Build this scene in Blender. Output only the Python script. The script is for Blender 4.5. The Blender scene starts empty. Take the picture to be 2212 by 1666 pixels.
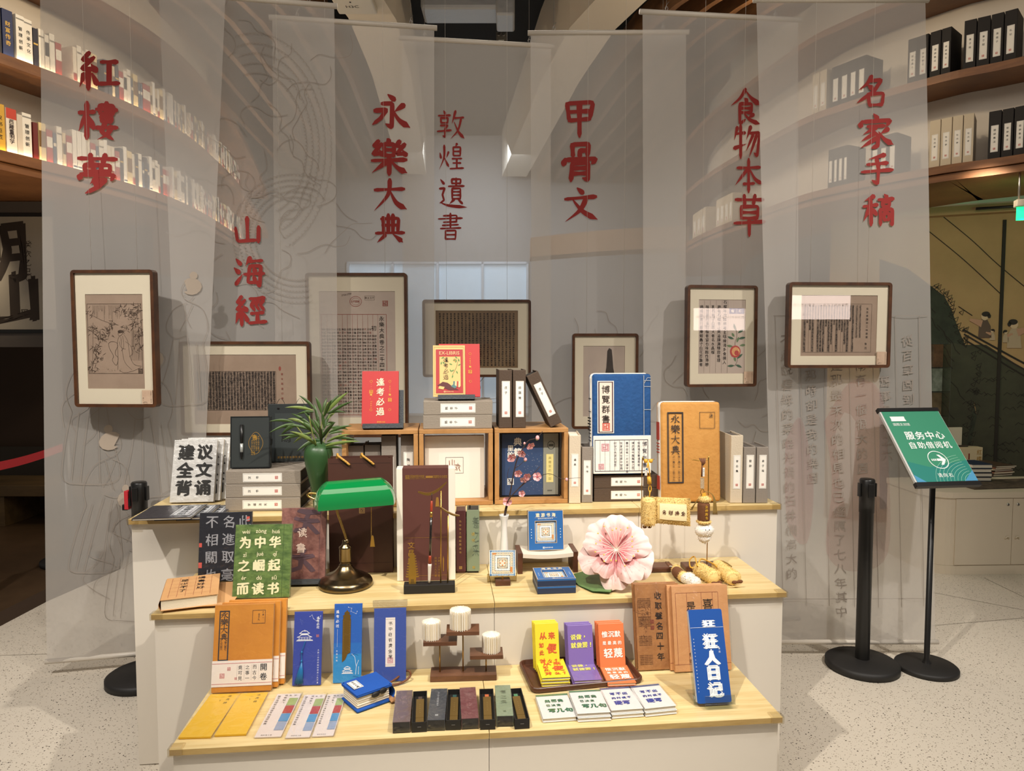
import bpy, bmesh, math, random
from mathutils import Matrix, Vector
random.seed(7)
SC = bpy.context.scene
COL = SC.collection
PI = math.pi
# ---------------------------------------------------------------- camera
F_PX, CAM_H, PITCH, YAW = 1534.0, 1.55, math.radians(3.3), math.radians(-5.6)
cd = bpy.data.cameras.new('camera'); cd.sensor_width = 36; cd.lens = 36*F_PX/2212
cd.clip_start = .05; cd.clip_end = 60
cam = bpy.data.objects.new('camera', cd); COL.objects.link(cam)
cam.location = (0, 0, CAM_H); cam.rotation_euler = (PI/2-PITCH, 0, YAW)
SC.camera = cam
# ---------------------------------------------------------------- world, lights, exposure
wd = bpy.data.worlds.new('world'); SC.world = wd; wd.use_nodes = True
wd.node_tree.nodes['Background'].inputs[0].default_value = (1, .93, .85, 1)
wd.node_tree.nodes['Background'].inputs[1].default_value = .10
SC.view_settings.view_transform = 'Standard'; SC.view_settings.look = 'None'
SC.view_settings.gamma = 1; SC.view_settings.use_curve_mapping = False
SC.view_settings.exposure = 0.66
SC.cycles.transparent_max_bounces = 16
SC.cycles.max_bounces = 7
SC.cycles.caustics_reflective = False; SC.cycles.caustics_refractive = False

def lamp(name, kind, loc, target, power, color=(1, .86, .68), size=.1, size_y=None, angle=60, blend=.4):
    d = bpy.data.lights.new(name, kind); d.energy = power; d.color = color
    if kind == 'AREA':
        d.size = size
        if size_y: d.shape = 'RECTANGLE'; d.size_y = size_y
    else:
        d.shadow_soft_size = size
    if kind == 'SPOT':
        d.spot_size = math.radians(angle); d.spot_blend = blend
    o = bpy.data.objects.new(name, d); COL.objects.link(o); o.location = loc
    o.rotation_euler = (Vector(target)-Vector(loc)).to_track_quat('-Z', 'Y').to_euler()
    return o
WARM = (1, .93, .83)
lamp('track_spot', 'SPOT', (1.55, .55, 4.0), (-.45, 2.25, .72), 250, WARM, .035, angle=50, blend=.75)
lamp('track_spot', 'SPOT', (-.95, .55, 4.0), (.75, 2.25, .72), 265, WARM, .035, angle=50, blend=.75)
lamp('track_spot', 'SPOT', (-2.3, .9, 4.2), (-1.35, 3.4, .75), 330, (1, .94, .88), .06, angle=50, blend=.9)
lamp('track_spot', 'SPOT', (2.9, .9, 4.2), (1.75, 3.3, .75), 270, (1, .94, .88), .06, angle=56, blend=.9)
lamp('ambient_fill', 'AREA', (.3, .2, 4.3), (.3, 1.6, 0), 62, (1, .9, .8), 4.0, 2.2)  # added overhead fill for general ambient light, no real fixture
lamp('hall_fill', 'AREA', (.4, 7.2, 4.35), (.4, 7.2, 0), 60, (1, .86, .7), 1.2, 5.0)  # added fill so the hall behind the banners is bright enough
lamp('hall_fill', 'AREA', (.5, 10.8, 4.3), (.5, 12.4, 1.5), 60, (.82, .9, 1), 1.6, 2.0)  # added cool fill toward the end wall, no fixture there
lamp('shelf_spot', 'SPOT', (1.6, 3.9, 3.9), (4.0, 4.4, 2.9), 22, (1, .8, .55), .05, angle=75, blend=.8)
lamp('shelf_spot', 'SPOT', (.9, 4.6, 3.9), (2.9, 5.6, 2.9), 17, (1, .8, .55), .05, angle=75, blend=.8)
for q in (-1.9, 2.7): lamp('fin_fill', 'SPOT', (q, 5.6, 3.98), (q*.75+.1, 6.2, 4.6), 16, (1, .78, .52), .04, angle=150, blend=1)  # added upward fill that brightens the ceiling fins, no fixture
lamp('recess_fill', 'SPOT', (-3.3, 5.2, 2.45), (-3.9, 6.2, .9), 14, (1, .8, .55), .05, angle=95, blend=.9)  # added fill to lift the dark left recess
lamp('shelf_underside_fill', 'SPOT', (-2.08, 3.92, 1.3), (-2.85, 4.8, 3.2), 30, (1, .72, .42), .05, angle=80, blend=.9)  # added orange fill from below for the left shelf undersides, no fixture
lamp('mural_spot', 'SPOT', (3.3, 4.1, 2.6), (4.3, 5.3, 1.9), 16, (1, .8, .55), .05, angle=90, blend=.9)
lamp('shelf_spot', 'SPOT', (-1.2, 4.1, 3.9), (-2.9, 5.0, 3.0), 34, (1, .8, .55), .05, angle=80, blend=.8)

# ---------------------------------------------------------------- pixel helpers (2212 x 1666 photo frame)
_R = cam.rotation_euler.to_matrix()
CAMP = Vector((0, 0, CAM_H))
def ray(px, py): return _R @ Vector(((px-1106)/F_PX, -(py-833)/F_PX, -1))
def at_z(px, py, z):
    r = ray(px, py); return CAMP+r*((z-CAM_H)/r.z)
def at_y(px, py, y):
    r = ray(px, py); return CAMP+r*(y/r.y)
cy, sy = math.cos(-YAW), math.sin(-YAW)
def W(X, d, z=0): return Vector((X*cy+d*sy, -X*sy+d*cy, z))       # camera-aligned plan -> world
def at_d(px, py, d):                                                 # horizontal distance d along the view
    r = ray(px, py); fx = Vector((sy, cy, 0)); return CAMP+r*(d/r.dot(fx))
def colpt(px, d, z):
    w = d*math.cos(PITCH)-(z-CAM_H)*math.sin(PITCH)
    return W((px-1106)/F_PX*w, d, z)
def at_plane(px, py, P, n):
    r = ray(px, py); return CAMP+r*((P-CAMP).dot(n)/r.dot(n))
def place(bl, br, tl, z, lean=0, t=.01):
    """front-bottom corners and top-left corner as seen -> matrix (x right, z up the face, y into it), width, height"""
    def solve(a):
        zz = z+t*math.sin(a)
        p0 = at_z(*bl, zz); p1 = at_z(*br, zz); x = (p1-p0); w = x.length; x.normalize()
        back = Vector((-x.y, x.x, 0)); up = back*math.sin(a)+Vector((0, 0, math.cos(a)))
        n = x.cross(up); q = at_plane(*tl, p0, n)-p0
        return p0, x, up, w, q.dot(up), q.dot(x)
    a = math.radians(lean) if lean is not None else min((math.radians(q/2) for q in range(10, 140)), key=lambda q: abs(solve(q)[5]))
    p0, x, up, w, h, u = solve(a)
    yv = up.cross(x)
    M = Matrix(((x.x, yv.x, up.x, p0.x), (x.y, yv.y, up.y, p0.y), (x.z, yv.z, up.z, p0.z), (0, 0, 0, 1)))
    return M, w, h
def PY(px0, px1, pyb, pyt, y, z, lean=0):
    """upright face in the plane y = const: left/right/bottom/top as seen -> matrix, width, height"""
    p0, p1 = at_y(px0, pyb, y), at_y(px1, pyb, y); h = .2; a = math.radians(lean)
    for _ in range(4): h = (at_y(px0, pyt, y+h*math.sin(a)).z-z)/math.cos(a)
    return Matrix.Translation((p0.x, y, z)) @ Matrix.Rotation(-a, 4, 'X'), p1.x-p0.x, h
def frame(loc, rz=0, lean=0): return Matrix.Translation(loc) @ Matrix.Rotation(rz, 4, 'Z') @ Matrix.Rotation(-math.radians(lean), 4, 'X')
def tilt(M, deg): return M @ Matrix.Rotation(math.radians(deg), 4, 'Y')

# ---------------------------------------------------------------- materials
def lin(h):
    h = h.lstrip('#'); o = []
    for i in (0, 2, 4):
        c = int(h[i:i+2], 16)/255
        o.append(c/12.92 if c <= .04045 else ((c+.055)/1.055)**2.4)
    return (*o, 1)
_M = {}
def mat(name, h, rough=.55, metal=0, var=None, bump=None, coat=0, emit=0, alpha=1, coord='Object', stretch=(1, 1, 1), spec=.5, h2=None, trans=0):
    """principled material; var=(scale, amount) mixes towards h2 or a darker tone, bump=(scale, strength)"""
    if name in _M: return _M[name]
    m = bpy.data.materials.new(name); m.use_nodes = True; nt = m.node_tree; N = nt.nodes; L = nt.links
    b = N['Principled BSDF']; b.inputs['Base Color'].default_value = lin(h)
    b.inputs['Roughness'].default_value = rough; b.inputs['Metallic'].default_value = metal
    b.inputs['Specular IOR Level'].default_value = spec
    if coat: b.inputs['Coat Weight'].default_value = coat; b.inputs['Coat Roughness'].default_value = .06
    if emit: b.inputs['Emission Color'].default_value = lin(h); b.inputs['Emission Strength'].default_value = emit
    if alpha < 1: b.inputs['Alpha'].default_value = alpha
    if trans: b.inputs['Transmission Weight'].default_value = trans
    if var or bump:
        tc = N.new('ShaderNodeTexCoord'); mp = N.new('ShaderNodeMapping'); mp.inputs['Scale'].default_value = stretch
        L.new(tc.outputs[coord], mp.inputs['Vector'])
    if var:
        n = N.new('ShaderNodeTexNoise'); n.inputs['Scale'].default_value = var[0]; n.inputs['Detail'].default_value = 6
        n.inputs['Roughness'].default_value = .65
        L.new(mp.outputs[0], n.inputs['Vector'])
        mr = N.new('ShaderNodeMapRange'); mr.inputs[1].default_value = .38; mr.inputs[2].default_value = .64
        L.new(n.outputs['Fac'], mr.inputs[0]); mr.inputs[4].default_value = var[1]
        mx = N.new('ShaderNodeMix'); mx.data_type = 'RGBA'
        mx.inputs[6].default_value = lin(h)
        c = lin(h2) if h2 else tuple(v*.45 for v in lin(h)[:3])+(1,)
        mx.inputs[7].default_value = c
        L.new(mr.outputs[0], mx.inputs[0]); L.new(mx.outputs[2], b.inputs['Base Color'])
    if bump:
        n = N.new('ShaderNodeTexNoise'); n.inputs['Scale'].default_value = bump[0]; n.inputs['Detail'].default_value = 4
        L.new(mp.outputs[0], n.inputs['Vector'])
        bp = N.new('ShaderNodeBump'); bp.inputs['Strength'].default_value = bump[1]; bp.inputs['Distance'].default_value = .004
        L.new(n.outputs['Fac'], bp.inputs['Height']); L.new(bp.outputs[0], b.inputs['Normal'])
    _M[name] = m; return m
def wood(name, h, h2, scale=9, stretch=(.35, 3, 3), rough=.42):
    return mat(name, h, rough, var=(scale, .85), h2=h2, stretch=stretch, bump=(60, .05))
def clear(name, gloss=.1, rough=.05, tint='ffffff', bump=None, face=.0):
    """thin clear plastic, acrylic or picture glass"""
    if name in _M: return _M[name]
    m = bpy.data.materials.new(name); m.use_nodes = True; nt = m.node_tree; N = nt.nodes; L = nt.links
    N.remove(N['Principled BSDF']); out = N['Material Output']
    t = N.new('ShaderNodeBsdfTransparent'); t.inputs[0].default_value = lin(tint)
    g = N.new('ShaderNodeBsdfGlossy'); g.inputs['Roughness'].default_value = rough
    mx = N.new('ShaderNodeMixShader')
    lw = N.new('ShaderNodeLayerWeight'); lw.inputs[0].default_value = .15
    mr = N.new('ShaderNodeMapRange'); mr.inputs[3].default_value = gloss; mr.inputs[4].default_value = min(1, gloss*6)
    L.new(lw.outputs['Facing'], mr.inputs[0]); L.new(mr.outputs[0], mx.inputs[0])
    L.new(t.outputs[0], mx.inputs[1]); L.new(g.outputs[0], mx.inputs[2]); L.new(mx.outputs[0], out.inputs[0])
    if bump:
        tc = N.new('ShaderNodeTexCoord'); n = N.new('ShaderNodeTexNoise'); n.inputs['Scale'].default_value = bump[0]; n.inputs['Detail'].default_value = 2
        n.inputs['Distortion'].default_value = 1.2
        bp = N.new('ShaderNodeBump'); bp.inputs['Strength'].default_value = bump[1]; bp.inputs['Distance'].default_value = .006
        L.new(tc.outputs['Object'], n.inputs['Vector']); L.new(n.outputs['Fac'], bp.inputs['Height']); L.new(bp.outputs[0], g.inputs['Normal']); L.new(bp.outputs[0], lw.inputs['Normal'])
    _M[name] = m; return m
def sheer(name, h, see=.5):
    m = bpy.data.materials.new(name); m.use_nodes = True; nt = m.node_tree; N = nt.nodes; L = nt.links
    N.remove(N['Principled BSDF']); out = N['Material Output']
    t = N.new('ShaderNodeBsdfTransparent'); d = N.new('ShaderNodeBsdfDiffuse'); r = N.new('ShaderNodeBsdfTranslucent')
    d.inputs[0].default_value = lin(h); r.inputs[0].default_value = lin(h)
    a = N.new('ShaderNodeMixShader'); a.inputs[0].default_value = .3; L.new(d.outputs[0], a.inputs[1]); L.new(r.outputs[0], a.inputs[2])
    mx = N.new('ShaderNodeMixShader'); mx.inputs[0].default_value = 1-see
    L.new(t.outputs[0], mx.inputs[1]); L.new(a.outputs[0], mx.inputs[2]); L.new(mx.outputs[0], out.inputs[0])
    return m

# ---------------------------------------------------------------- glyphs
_G = {}
def glyph(s, bold=0.0):
    k = (s, bold)
    if k in _G: return _G[k]
    c = bpy.data.curves.new('glyph', 'FONT'); c.body = s; c.resolution_u = 2; c.offset = bold
    o = bpy.data.objects.new('glyph', c); m = bpy.data.meshes.new_from_object(o)
    vs = [(v.co.x, v.co.y) for v in m.vertices]; fs = [tuple(p.vertices) for p in m.polygons]
    bpy.data.objects.remove(o); bpy.data.curves.remove(c); bpy.data.meshes.remove(m)
    if vs:
        x0, x1 = min(v[0] for v in vs), max(v[0] for v in vs); y0, y1 = min(v[1] for v in vs), max(v[1] for v in vs)
        cjk = len(s) == 1 and ord(s) > 0x2e80
        cx, cyy = ((x0+x1)/2, (y0+y1)/2)
        if cjk and s not in '一二三十小': pass
        vs = [(x-cx, y-cyy) for x, y in vs]
        w = x1-x0; hh = y1-y0
    else: w = hh = 0
    _G[k] = (vs, fs, w, hh); return _G[k]

# ---------------------------------------------------------------- brush lettering: strokes on a 100 grid (y down)
RAD = {
'糸': 'z:52,2 16,22 58,22;z:76,14 12,46 82,44;d:66,34 90,50;v:48,48 48,98;p:28,58 4,90;d:70,58 94,84',
'木': 'h:4,30 96,26;v:50,2 50,98;p:48,32 4,76;d:54,36 92,70', '工': 'h:12,16 88,12;v:50,14 50,86;h:2,90 98,84',
'婁': 'z:20,8 20,30;z:20,8 80,7 80,30;h:4,19 96,18;h:20,30 80,29;v:50,0 50,54;z:28,37 28,51;z:28,37 72,36 72,51;h:28,50 72,49;z:44,54 26,78 78,96;p:72,62 54,84 14,98;h:2,68 98,65',
'艹': 'h:2,50 98,44;v:32,6 34,92;v:70,2 64,90',
'氵': 'd:30,4 76,22;d:6,36 56,52;p:14,94 88,60', '每': 'p:34,0 12,26;h:28,14 92,10;z:30,30 18,86 84,84;z:30,30 86,28 78,98 66,92;h:2,58 100,54;d:50,36 58,50;d:48,64 56,78',
'巠': 'h:8,8 92,4;z:32,14 16,32 34,48;z:58,12 42,30 60,46;z:86,12 68,30 88,46;h:14,60 84,56;v:50,58 50,88;h:2,94 100,88',
'享': 'd:46,0 56,10;h:8,18 92,15;z:24,26 26,44;z:24,26 76,25 72,44;h:26,44 74,43;z:22,54 76,52 54,66;z:54,64 54,96 40,92;h:0,76 98,70',
'攵': 'p:36,0 10,44;h:26,26 96,22;p:78,26 54,68 2,98;n:26,40 58,74 100,96', '火': 'd:12,34 20,54;p:90,28 72,50;p:50,2 48,50 6,98;n:50,50 70,70 92,88',
'皇': 'p:52,0 40,12;z:24,14 24,46;z:24,14 78,13 76,46;h:24,30 76,29;h:24,46 76,45;h:16,58 86,56;v:50,58 50,94;h:22,74 80,73;h:0,96 100,92',
'辶': 'd:6,6 18,20;z:2,36 20,34 12,56 18,74 4,84;n:4,82 36,92 100,96', '貴': 'z:24,4 24,20;z:24,4 78,3 76,20;h:24,20 76,19;v:50,0 50,30;h:4,32 98,29;z:26,40 26,80;z:26,40 76,39 76,80;h:26,53 76,52;h:26,66 76,65;h:26,80 76,79;p:38,82 10,100;d:62,82 88,98',
'牛': 'p:30,8 6,44;h:20,28 92,24;v:56,0 56,100;p:2,72 98,58', '勿': 'p:32,0 4,40;z:24,22 92,18 76,92 58,84;p:50,24 4,74;p:74,24 24,94',
'禾': 'p:76,4 16,18;h:2,38 98,32;v:50,12 50,98;p:46,40 2,82;d:56,42 90,64', '高': 'd:44,0 56,8;h:4,16 98,12;z:28,22 30,38;z:28,22 74,21 70,38;h:30,37 70,36;z:12,48 12,98;z:12,48 90,46 88,96 76,92;z:34,60 36,82;z:34,60 68,59 66,82;h:36,81 66,80'}
BRUSH = {
'山': 'v:50,4 50,86;z:8,42 14,90 90,84;v:90,36 88,92', '永': 'd:44,2 60,14;z:26,26 54,24 52,90 38,82;z:6,46 38,42 22,66 2,82;p:86,26 60,46;n:54,40 72,68 100,86',
'樂': 'p:50,0 42,10;z:36,12 36,44;z:36,12 64,12 64,44;h:36,28 64,28;h:36,44 64,43;z:20,4 6,18 22,20;z:28,12 4,42 30,38;d:24,32 32,44;z:80,2 70,16 86,18;z:94,10 70,40 96,36;d:90,30 98,42;h:2,60 98,54;v:50,46 50,98;p:46,60 4,92;n:54,58 74,78 98,90',
'大': 'h:4,36 94,30;p:50,2 44,50 4,98;n:50,36 70,74 100,92', '典': 'v:26,12 28,66;z:20,18 80,14 76,66;v:44,2 44,66;v:60,2 60,66;h:24,40 78,38;h:2,68 98,64;p:34,74 8,98;n:62,72 78,84 92,96',
'書': 'z:22,10 76,7 74,32;h:2,22 98,17;h:22,34 76,31;v:50,0 50,56;h:18,46 82,42;h:10,58 92,54;z:30,66 30,98;z:30,66 72,64 70,98;h:30,81 70,80;h:30,97 70,96',
'甲': 'z:14,8 20,56;z:14,8 90,4 80,52;h:18,32 80,29;h:20,56 80,51;v:50,6 50,100', '骨': 'z:30,4 32,36;z:30,4 74,2 70,36;z:50,20 50,36;z:50,20 70,19;d:10,42 6,56;z:10,44 94,40 84,52;z:30,52 26,98;z:30,52 72,50 72,96 60,92;h:32,66 70,65;h:30,80 70,79',
'文': 'd:40,0 56,14;h:2,32 96,24;p:66,30 46,66 4,98;n:26,36 56,70 98,92', '食': 'p:50,0 30,26 2,46;n:50,4 72,26 100,42;d:46,26 56,34;z:30,42 30,98 48,86;z:30,42 72,40 70,66;h:32,54 70,53;h:32,66 70,65;p:78,70 60,80;n:44,68 66,86 98,96',
'本': 'h:8,28 92,24;v:50,0 50,100;p:46,30 2,78;n:54,30 74,60 100,74;h:30,76 70,73', '名': 'p:52,0 34,26 10,44;z:44,16 84,12 58,50 4,86;d:38,30 54,42;z:38,60 42,98;z:38,60 90,56 84,96;h:42,96 84,94',
'家': 'd:46,0 56,12;d:8,20 2,36;z:8,22 96,16 84,32;h:26,36 76,33;p:52,36 14,58;z:34,46 58,64 54,94 38,100;p:46,56 8,78;p:52,70 6,98;p:88,42 66,56;n:60,54 76,74 100,88', '手': 'p:76,2 26,16;h:18,34 84,28;h:0,58 100,50;z:48,14 54,50 50,96 34,86',
'夢': [('艹', 0, 0, 100, 26), 'z:18,29 18,46;z:18,29 82,28 82,46;v:40,29 40,46;v:60,29 60,46;h:18,46 82,45;d:8,53 3,66;z:8,54 94,53 86,66;p:50,58 34,76;z:40,68 72,66 52,86 22,102;d:40,76 54,84'],
'草': [('艹', 4, 0, 96, 28), 'z:24,32 24,62;z:24,32 78,30 76,62;h:24,47 76,46;h:24,62 76,61;h:2,76 98,70;v:50,62 50,108'],
'紅': [('糸', 0, 0, 48, 100), ('工', 50, 12, 102, 90)], '樓': [('木', 0, 0, 42, 100), ('婁', 44, 0, 100, 100)], '海': [('氵', 0, 4, 30, 98), ('每', 33, 0, 100, 100)], '經': [('糸', 0, 0, 44, 100), ('巠', 46, 2, 102, 96)],
'敦': [('享', 0, 2, 54, 98), ('攵', 52, 0, 104, 100)], '煌': [('火', 0, 6, 44, 98), ('皇', 46, 0, 100, 98)], '遺': ['辶', ('貴', 32, 0, 92, 86)], '物': [('牛', 0, 0, 46, 100), ('勿', 46, 4, 100, 100)], '稿': [('禾', 0, 0, 46, 100), ('高', 48, 0, 100, 100)]}
def brush_strokes(c):
    o = []
    for part in ([BRUSH[c]] if isinstance(BRUSH[c], str) else BRUSH[c]):
        if isinstance(part, tuple): src, x0, y0, x1, y1 = RAD[part[0]], *part[1:]
        else: src, x0, y0, x1, y1 = RAD.get(part, part), 0, 0, 100, 100
        for st in src.split(';'):
            k, pts = st.split(':'); o.append((k, [(x0+(x1-x0)*float(a)/100, y0+(y1-y0)*float(b)/100) for a, b in (p.split(',') for p in pts.split())]))
    return o
WPROF = {'h': ((0, .85), (.15, .8), (.5, .62), (.85, .95), (1, .8)), 'v': ((0, .9), (.12, 1.1), (.5, .9), (.9, .95), (1, .6)), 'p': ((0, .9), (.12, 1.15), (.5, .8), (1, .12)), 'n': ((0, .3), (.3, .65), (.78, 1.35), (1, .15)), 'd': ((0, .35), (.55, 1.15), (.85, 1.15), (1, .7)), 'z': ((0, .95), (.5, .8), (.9, .85), (1, .35))}

# ---------------------------------------------------------------- mesh builder
class MB:
    def __init__(s): s.v = []; s.f = []; s.mi = []; s.sm = []; s.mats = []; s.T = Matrix.Identity(4); s.fn = None
    def m(s, mt):
        if mt not in s.mats: s.mats.append(mt)
        return s.mats.index(mt)
    def add(s, vs, fs, mt, smooth=False):
        b = len(s.v); k = s.m(mt); T = s.T; fn = s.fn
        for p in vs:
            q = T @ Vector(p)
            s.v.append(tuple(fn(q)) if fn else tuple(q))
        for f in fs: s.f.append(tuple(i+b for i in f)); s.mi.append(k); s.sm.append(smooth)
        return s
    def box(s, x0, x1, y0, y1, z0, z1, mt, bev=0, smooth=False):
        vs = [(x, y, z) for z in (z0, z1) for y in (y0, y1) for x in (x0, x1)]
        fs = [(0, 2, 3, 1), (4, 5, 7, 6), (0, 1, 5, 4), (2, 6, 7, 3), (0, 4, 6, 2), (1, 3, 7, 5)]
        if not bev: return s.add(vs, fs, mt, smooth)
        bm = bmesh.new(); bv = [bm.verts.new(v) for v in vs]
        for f in fs: bm.faces.new([bv[i] for i in f])
        bmesh.ops.bevel(bm, geom=bm.edges[:], offset=bev, segments=2, profile=.5, affect='EDGES')
        bm.verts.index_update()
        s.add([tuple(v.co) for v in bm.verts], [tuple(v.index for v in f.verts) for f in bm.faces], mt, smooth); bm.free(); return s
    def quad(s, a, b, c, d, mt): return s.add([a, b, c, d], [(0, 1, 2, 3)], mt)
    def rect(s, x0, x1, z0, z1, mt, y=-.0006): return s.add([(x0, y, z0), (x1, y, z0), (x1, y, z1), (x0, y, z1)], [(0, 1, 2, 3)], mt)
    def poly(s, pts, mt, y=-.0006): return s.add([(x, y, z) for x, z in pts], [tuple(range(len(pts)))], mt)
    def border(s, x0, x1, z0, z1, w, mt, y=-.0006):
        s.rect(x0, x1, z0, z0+w, mt, y); s.rect(x0, x1, z1-w, z1, mt, y); s.rect(x0, x0+w, z0+w, z1-w, mt, y); return s.rect(x1-w, x1, z0+w, z1-w, mt, y)
    def stroke(s, pts, w, mt, y=-.0007, taper=False):
        n = len(pts); L = []; R = []
        for i, (x, z) in enumerate(pts):
            a = pts[max(0, i-1)]; b = pts[min(n-1, i+1)]; dx, dz = b[0]-a[0], b[1]-a[1]; l = math.hypot(dx, dz) or 1
            ww = w/2*((1-.8*abs(2*i/(n-1)-1)) if taper else 1)
            L.append((x-dz/l*ww, y, z+dx/l*ww)); R.append((x+dz/l*ww, y, z-dx/l*ww))
        return s.add(L+R, [(n+i, n+i+1, i+1, i) for i in range(n-1)], mt)
    def disc(s, x, z, rx, rz, mt, y=-.0006, n=20, rot=0):
        c, d = math.cos(rot), math.sin(rot)
        return s.poly([(x+rx*math.cos(t)*c-rz*math.sin(t)*d, z+rx*math.cos(t)*d+rz*math.sin(t)*c) for t in (2*PI*i/n for i in range(n))], mt, y)
    def ring(s, x, z, rx, rz, w, mt, y=-.0007, n=28):
        return s.stroke([(x+rx*math.cos(2*PI*i/n), z+rz*math.sin(2*PI*i/n)) for i in range(n+1)], w, mt, y)
    def prism(s, pts, y0, y1, mt, smooth=False):
        n = len(pts)
        s.add([(x, y0, z) for x, z in pts]+[(x, y1, z) for x, z in pts], [tuple(range(n)), tuple(range(2*n-1, n-1, -1))], mt)
        return s.add([(x, y0, z) for x, z in pts]+[(x, y1, z) for x, z in pts], [(i, n+i, n+(i+1) % n, (i+1) % n) for i in range(n)], mt, smooth)
    def lathe(s, prof, mt, c=(0, 0, 0), n=32, smooth=True, sx=1, sy=1):
        vs = []; fs = []; k = len(prof)
        for i in range(n):
            a = 2*PI*i/n
            for r, z in prof: vs.append((c[0]+r*sx*math.cos(a), c[1]+r*sy*math.sin(a), c[2]+z))
        for i in range(n):
            for j in range(k-1): fs.append((i*k+j, ((i+1) % n)*k+j, ((i+1) % n)*k+j+1, i*k+j+1))
        return s.add(vs, fs, mt, smooth)
    def tube(s, pts, r, mt, n=10, smooth=True):
        pts = [Vector(p) for p in pts]; k = len(pts); rr = r if isinstance(r, (list, tuple)) else [r]*k
        vs = []; up = None
        for i, p in enumerate(pts):
            t = (pts[min(k-1, i+1)]-pts[max(0, i-1)]).normalized()
            if up is None: up = t.orthogonal().normalized()
            a = (up-t*up.dot(t)); a = a.normalized() if a.length > 1e-6 else t.orthogonal().normalized(); up = a; b = t.cross(a)
            for j in range(n):
                w = 2*PI*j/n; vs.append(tuple(p+(a*math.cos(w)+b*math.sin(w))*rr[i]))
        fs = [(i*n+j, i*n+(j+1) % n, (i+1)*n+(j+1) % n, (i+1)*n+j) for i in range(k-1) for j in range(n)]
        fs += [tuple(range(n-1, -1, -1)), tuple(range((k-1)*n, k*n))]
        return s.add(vs, fs, mt, smooth)
    def ball(s, c, r, mt, n=14, noise=0, seed=0):
        rx, ry, rz = r if isinstance(r, (list, tuple)) else (r, r, r); vs = []; fs = []; k = n//2+1; rnd = random.Random(seed)
        for i in range(k):
            t = PI*i/(k-1)
            for j in range(n):
                a = 2*PI*j/n; q = 1+(rnd.uniform(-noise, noise) if 0 < i < k-1 else 0)
                vs.append((c[0]+rx*q*math.sin(t)*math.cos(a), c[1]+ry*q*math.sin(t)*math.sin(a), c[2]-rz*q*math.cos(t)))
        for i in range(k-1):
            for j in range(n): fs.append((i*n+j, i*n+(j+1) % n, (i+1)*n+(j+1) % n, (i+1)*n+j))
        return s.add(vs, fs, mt, True)
    def grid(s, fn, nu, nv, mt, smooth=True):
        vs = [fn(i/nu, j/nv) for j in range(nv+1) for i in range(nu+1)]
        return s.add(vs, [(j*(nu+1)+i, j*(nu+1)+i+1, (j+1)*(nu+1)+i+1, (j+1)*(nu+1)+i) for j in range(nv) for i in range(nu)], mt, smooth)
    def ch(s, c, x, z, size, mt, y=-.0008, bold=0, rot=0, shear=0, sx=1, wob=0, sz=1):
        vs, fs, w, h = glyph(c); a, b = math.cos(rot), math.sin(rot); ph = hash_(c)
        for k, (bx, bz) in enumerate(((0, 0),) if not bold else ((-bold, -bold*.4), (bold, -bold*.4), (0, bold*.6), (0, -bold*.8))):
            o = []
            for gx, gy in vs:
                if wob: gx, gy = gx+wob*math.sin(9*gy+ph), gy+wob*math.sin(8*gx+1.7*ph)
                X, Z = (gx+bx)*size*sx, (gy+bz+shear*gx)*size*sz
                o.append((x+X*a-Z*b, y-k*2e-5, z+X*b+Z*a))
            s.add(o, fs, mt)
        return s
    def brush(s, c, x, z, size, mt, y=-.0008, w=9.5, sx=1.0):
        for q, (k, P) in enumerate(brush_strokes(c)):
            if k == 'z':                                  # folded stroke: keep its corners, round them a little
                D = []
                for i in range(len(P)-1):
                    for j in range(8): u = j/8; D.append((P[i][0]*(1-u)+P[i+1][0]*u, P[i][1]*(1-u)+P[i+1][1]*u))
                D.append(P[-1]); D = [D[0]]+[((D[i-1][0]+2*D[i][0]+D[i+1][0])/4, (D[i-1][1]+2*D[i][1]+D[i+1][1])/4) for i in range(1, len(D)-1)]+[D[-1]]
            else: D = [(v.x, v.y) for v in spline([(a, b, 0) for a, b in P], 9 if len(P) < 4 else 6)]
            n = len(D); L = []; R = []
            for i, (a, b) in enumerate(D):
                p0 = D[max(0, i-1)]; p1 = D[min(n-1, i+1)]; dx, dy = p1[0]-p0[0], p1[1]-p0[1]; l = math.hypot(dx, dy) or 1; t = i/(n-1)
                ww = w*.5*interp(WPROF[k], t)*(1+.10*math.sin(5*t+q*1.3+len(P))); e = w*.28*(1 if i == n-1 else (-1 if i == 0 else 0))
                a += dx/l*e; b += dy/l*e
                if i in (0, n-1): ww *= .55
                for T, sg in ((L, 1), (R, -1)): X, Y = a-dy/l*ww*sg, b+dx/l*ww*sg; T.append((x+(X/100-.5)*size*sx, y-q*1.5e-5, z+(.5-Y/100)*size))
            s.add(L+R, [(n+i, i, i+1, n+i+1) for i in range(n-1)], mt)
        return s
    def col(s, t, x, z, size, mt, pitch=None, **k):      # a column of characters, z = centre of the first
        p = pitch or size*1.15
        for i, c in enumerate(t):
            if c != ' ': s.ch(c, x, z-i*p, size, mt, **k)
        return s
    def row(s, t, x, z, size, mt, pitch=None, **k):      # characters in a row, x = centre of the first
        p = pitch or size*1.08
        for i, c in enumerate(t):
            if c != ' ': s.ch(c, x+i*p, z, size, mt, **k)
        return s
    def side(s, t, x, z, size, mt, pitch, **k):          # characters turned a quarter, read downwards along x
        for i, c in enumerate(t): s.ch(c, x+i*pitch, z, size, mt, rot=PI/2, **k)
        return s
    def word(s, t, x, z, size, mt, **k): return s.ch(t, x, z, size, mt, **k)
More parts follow.
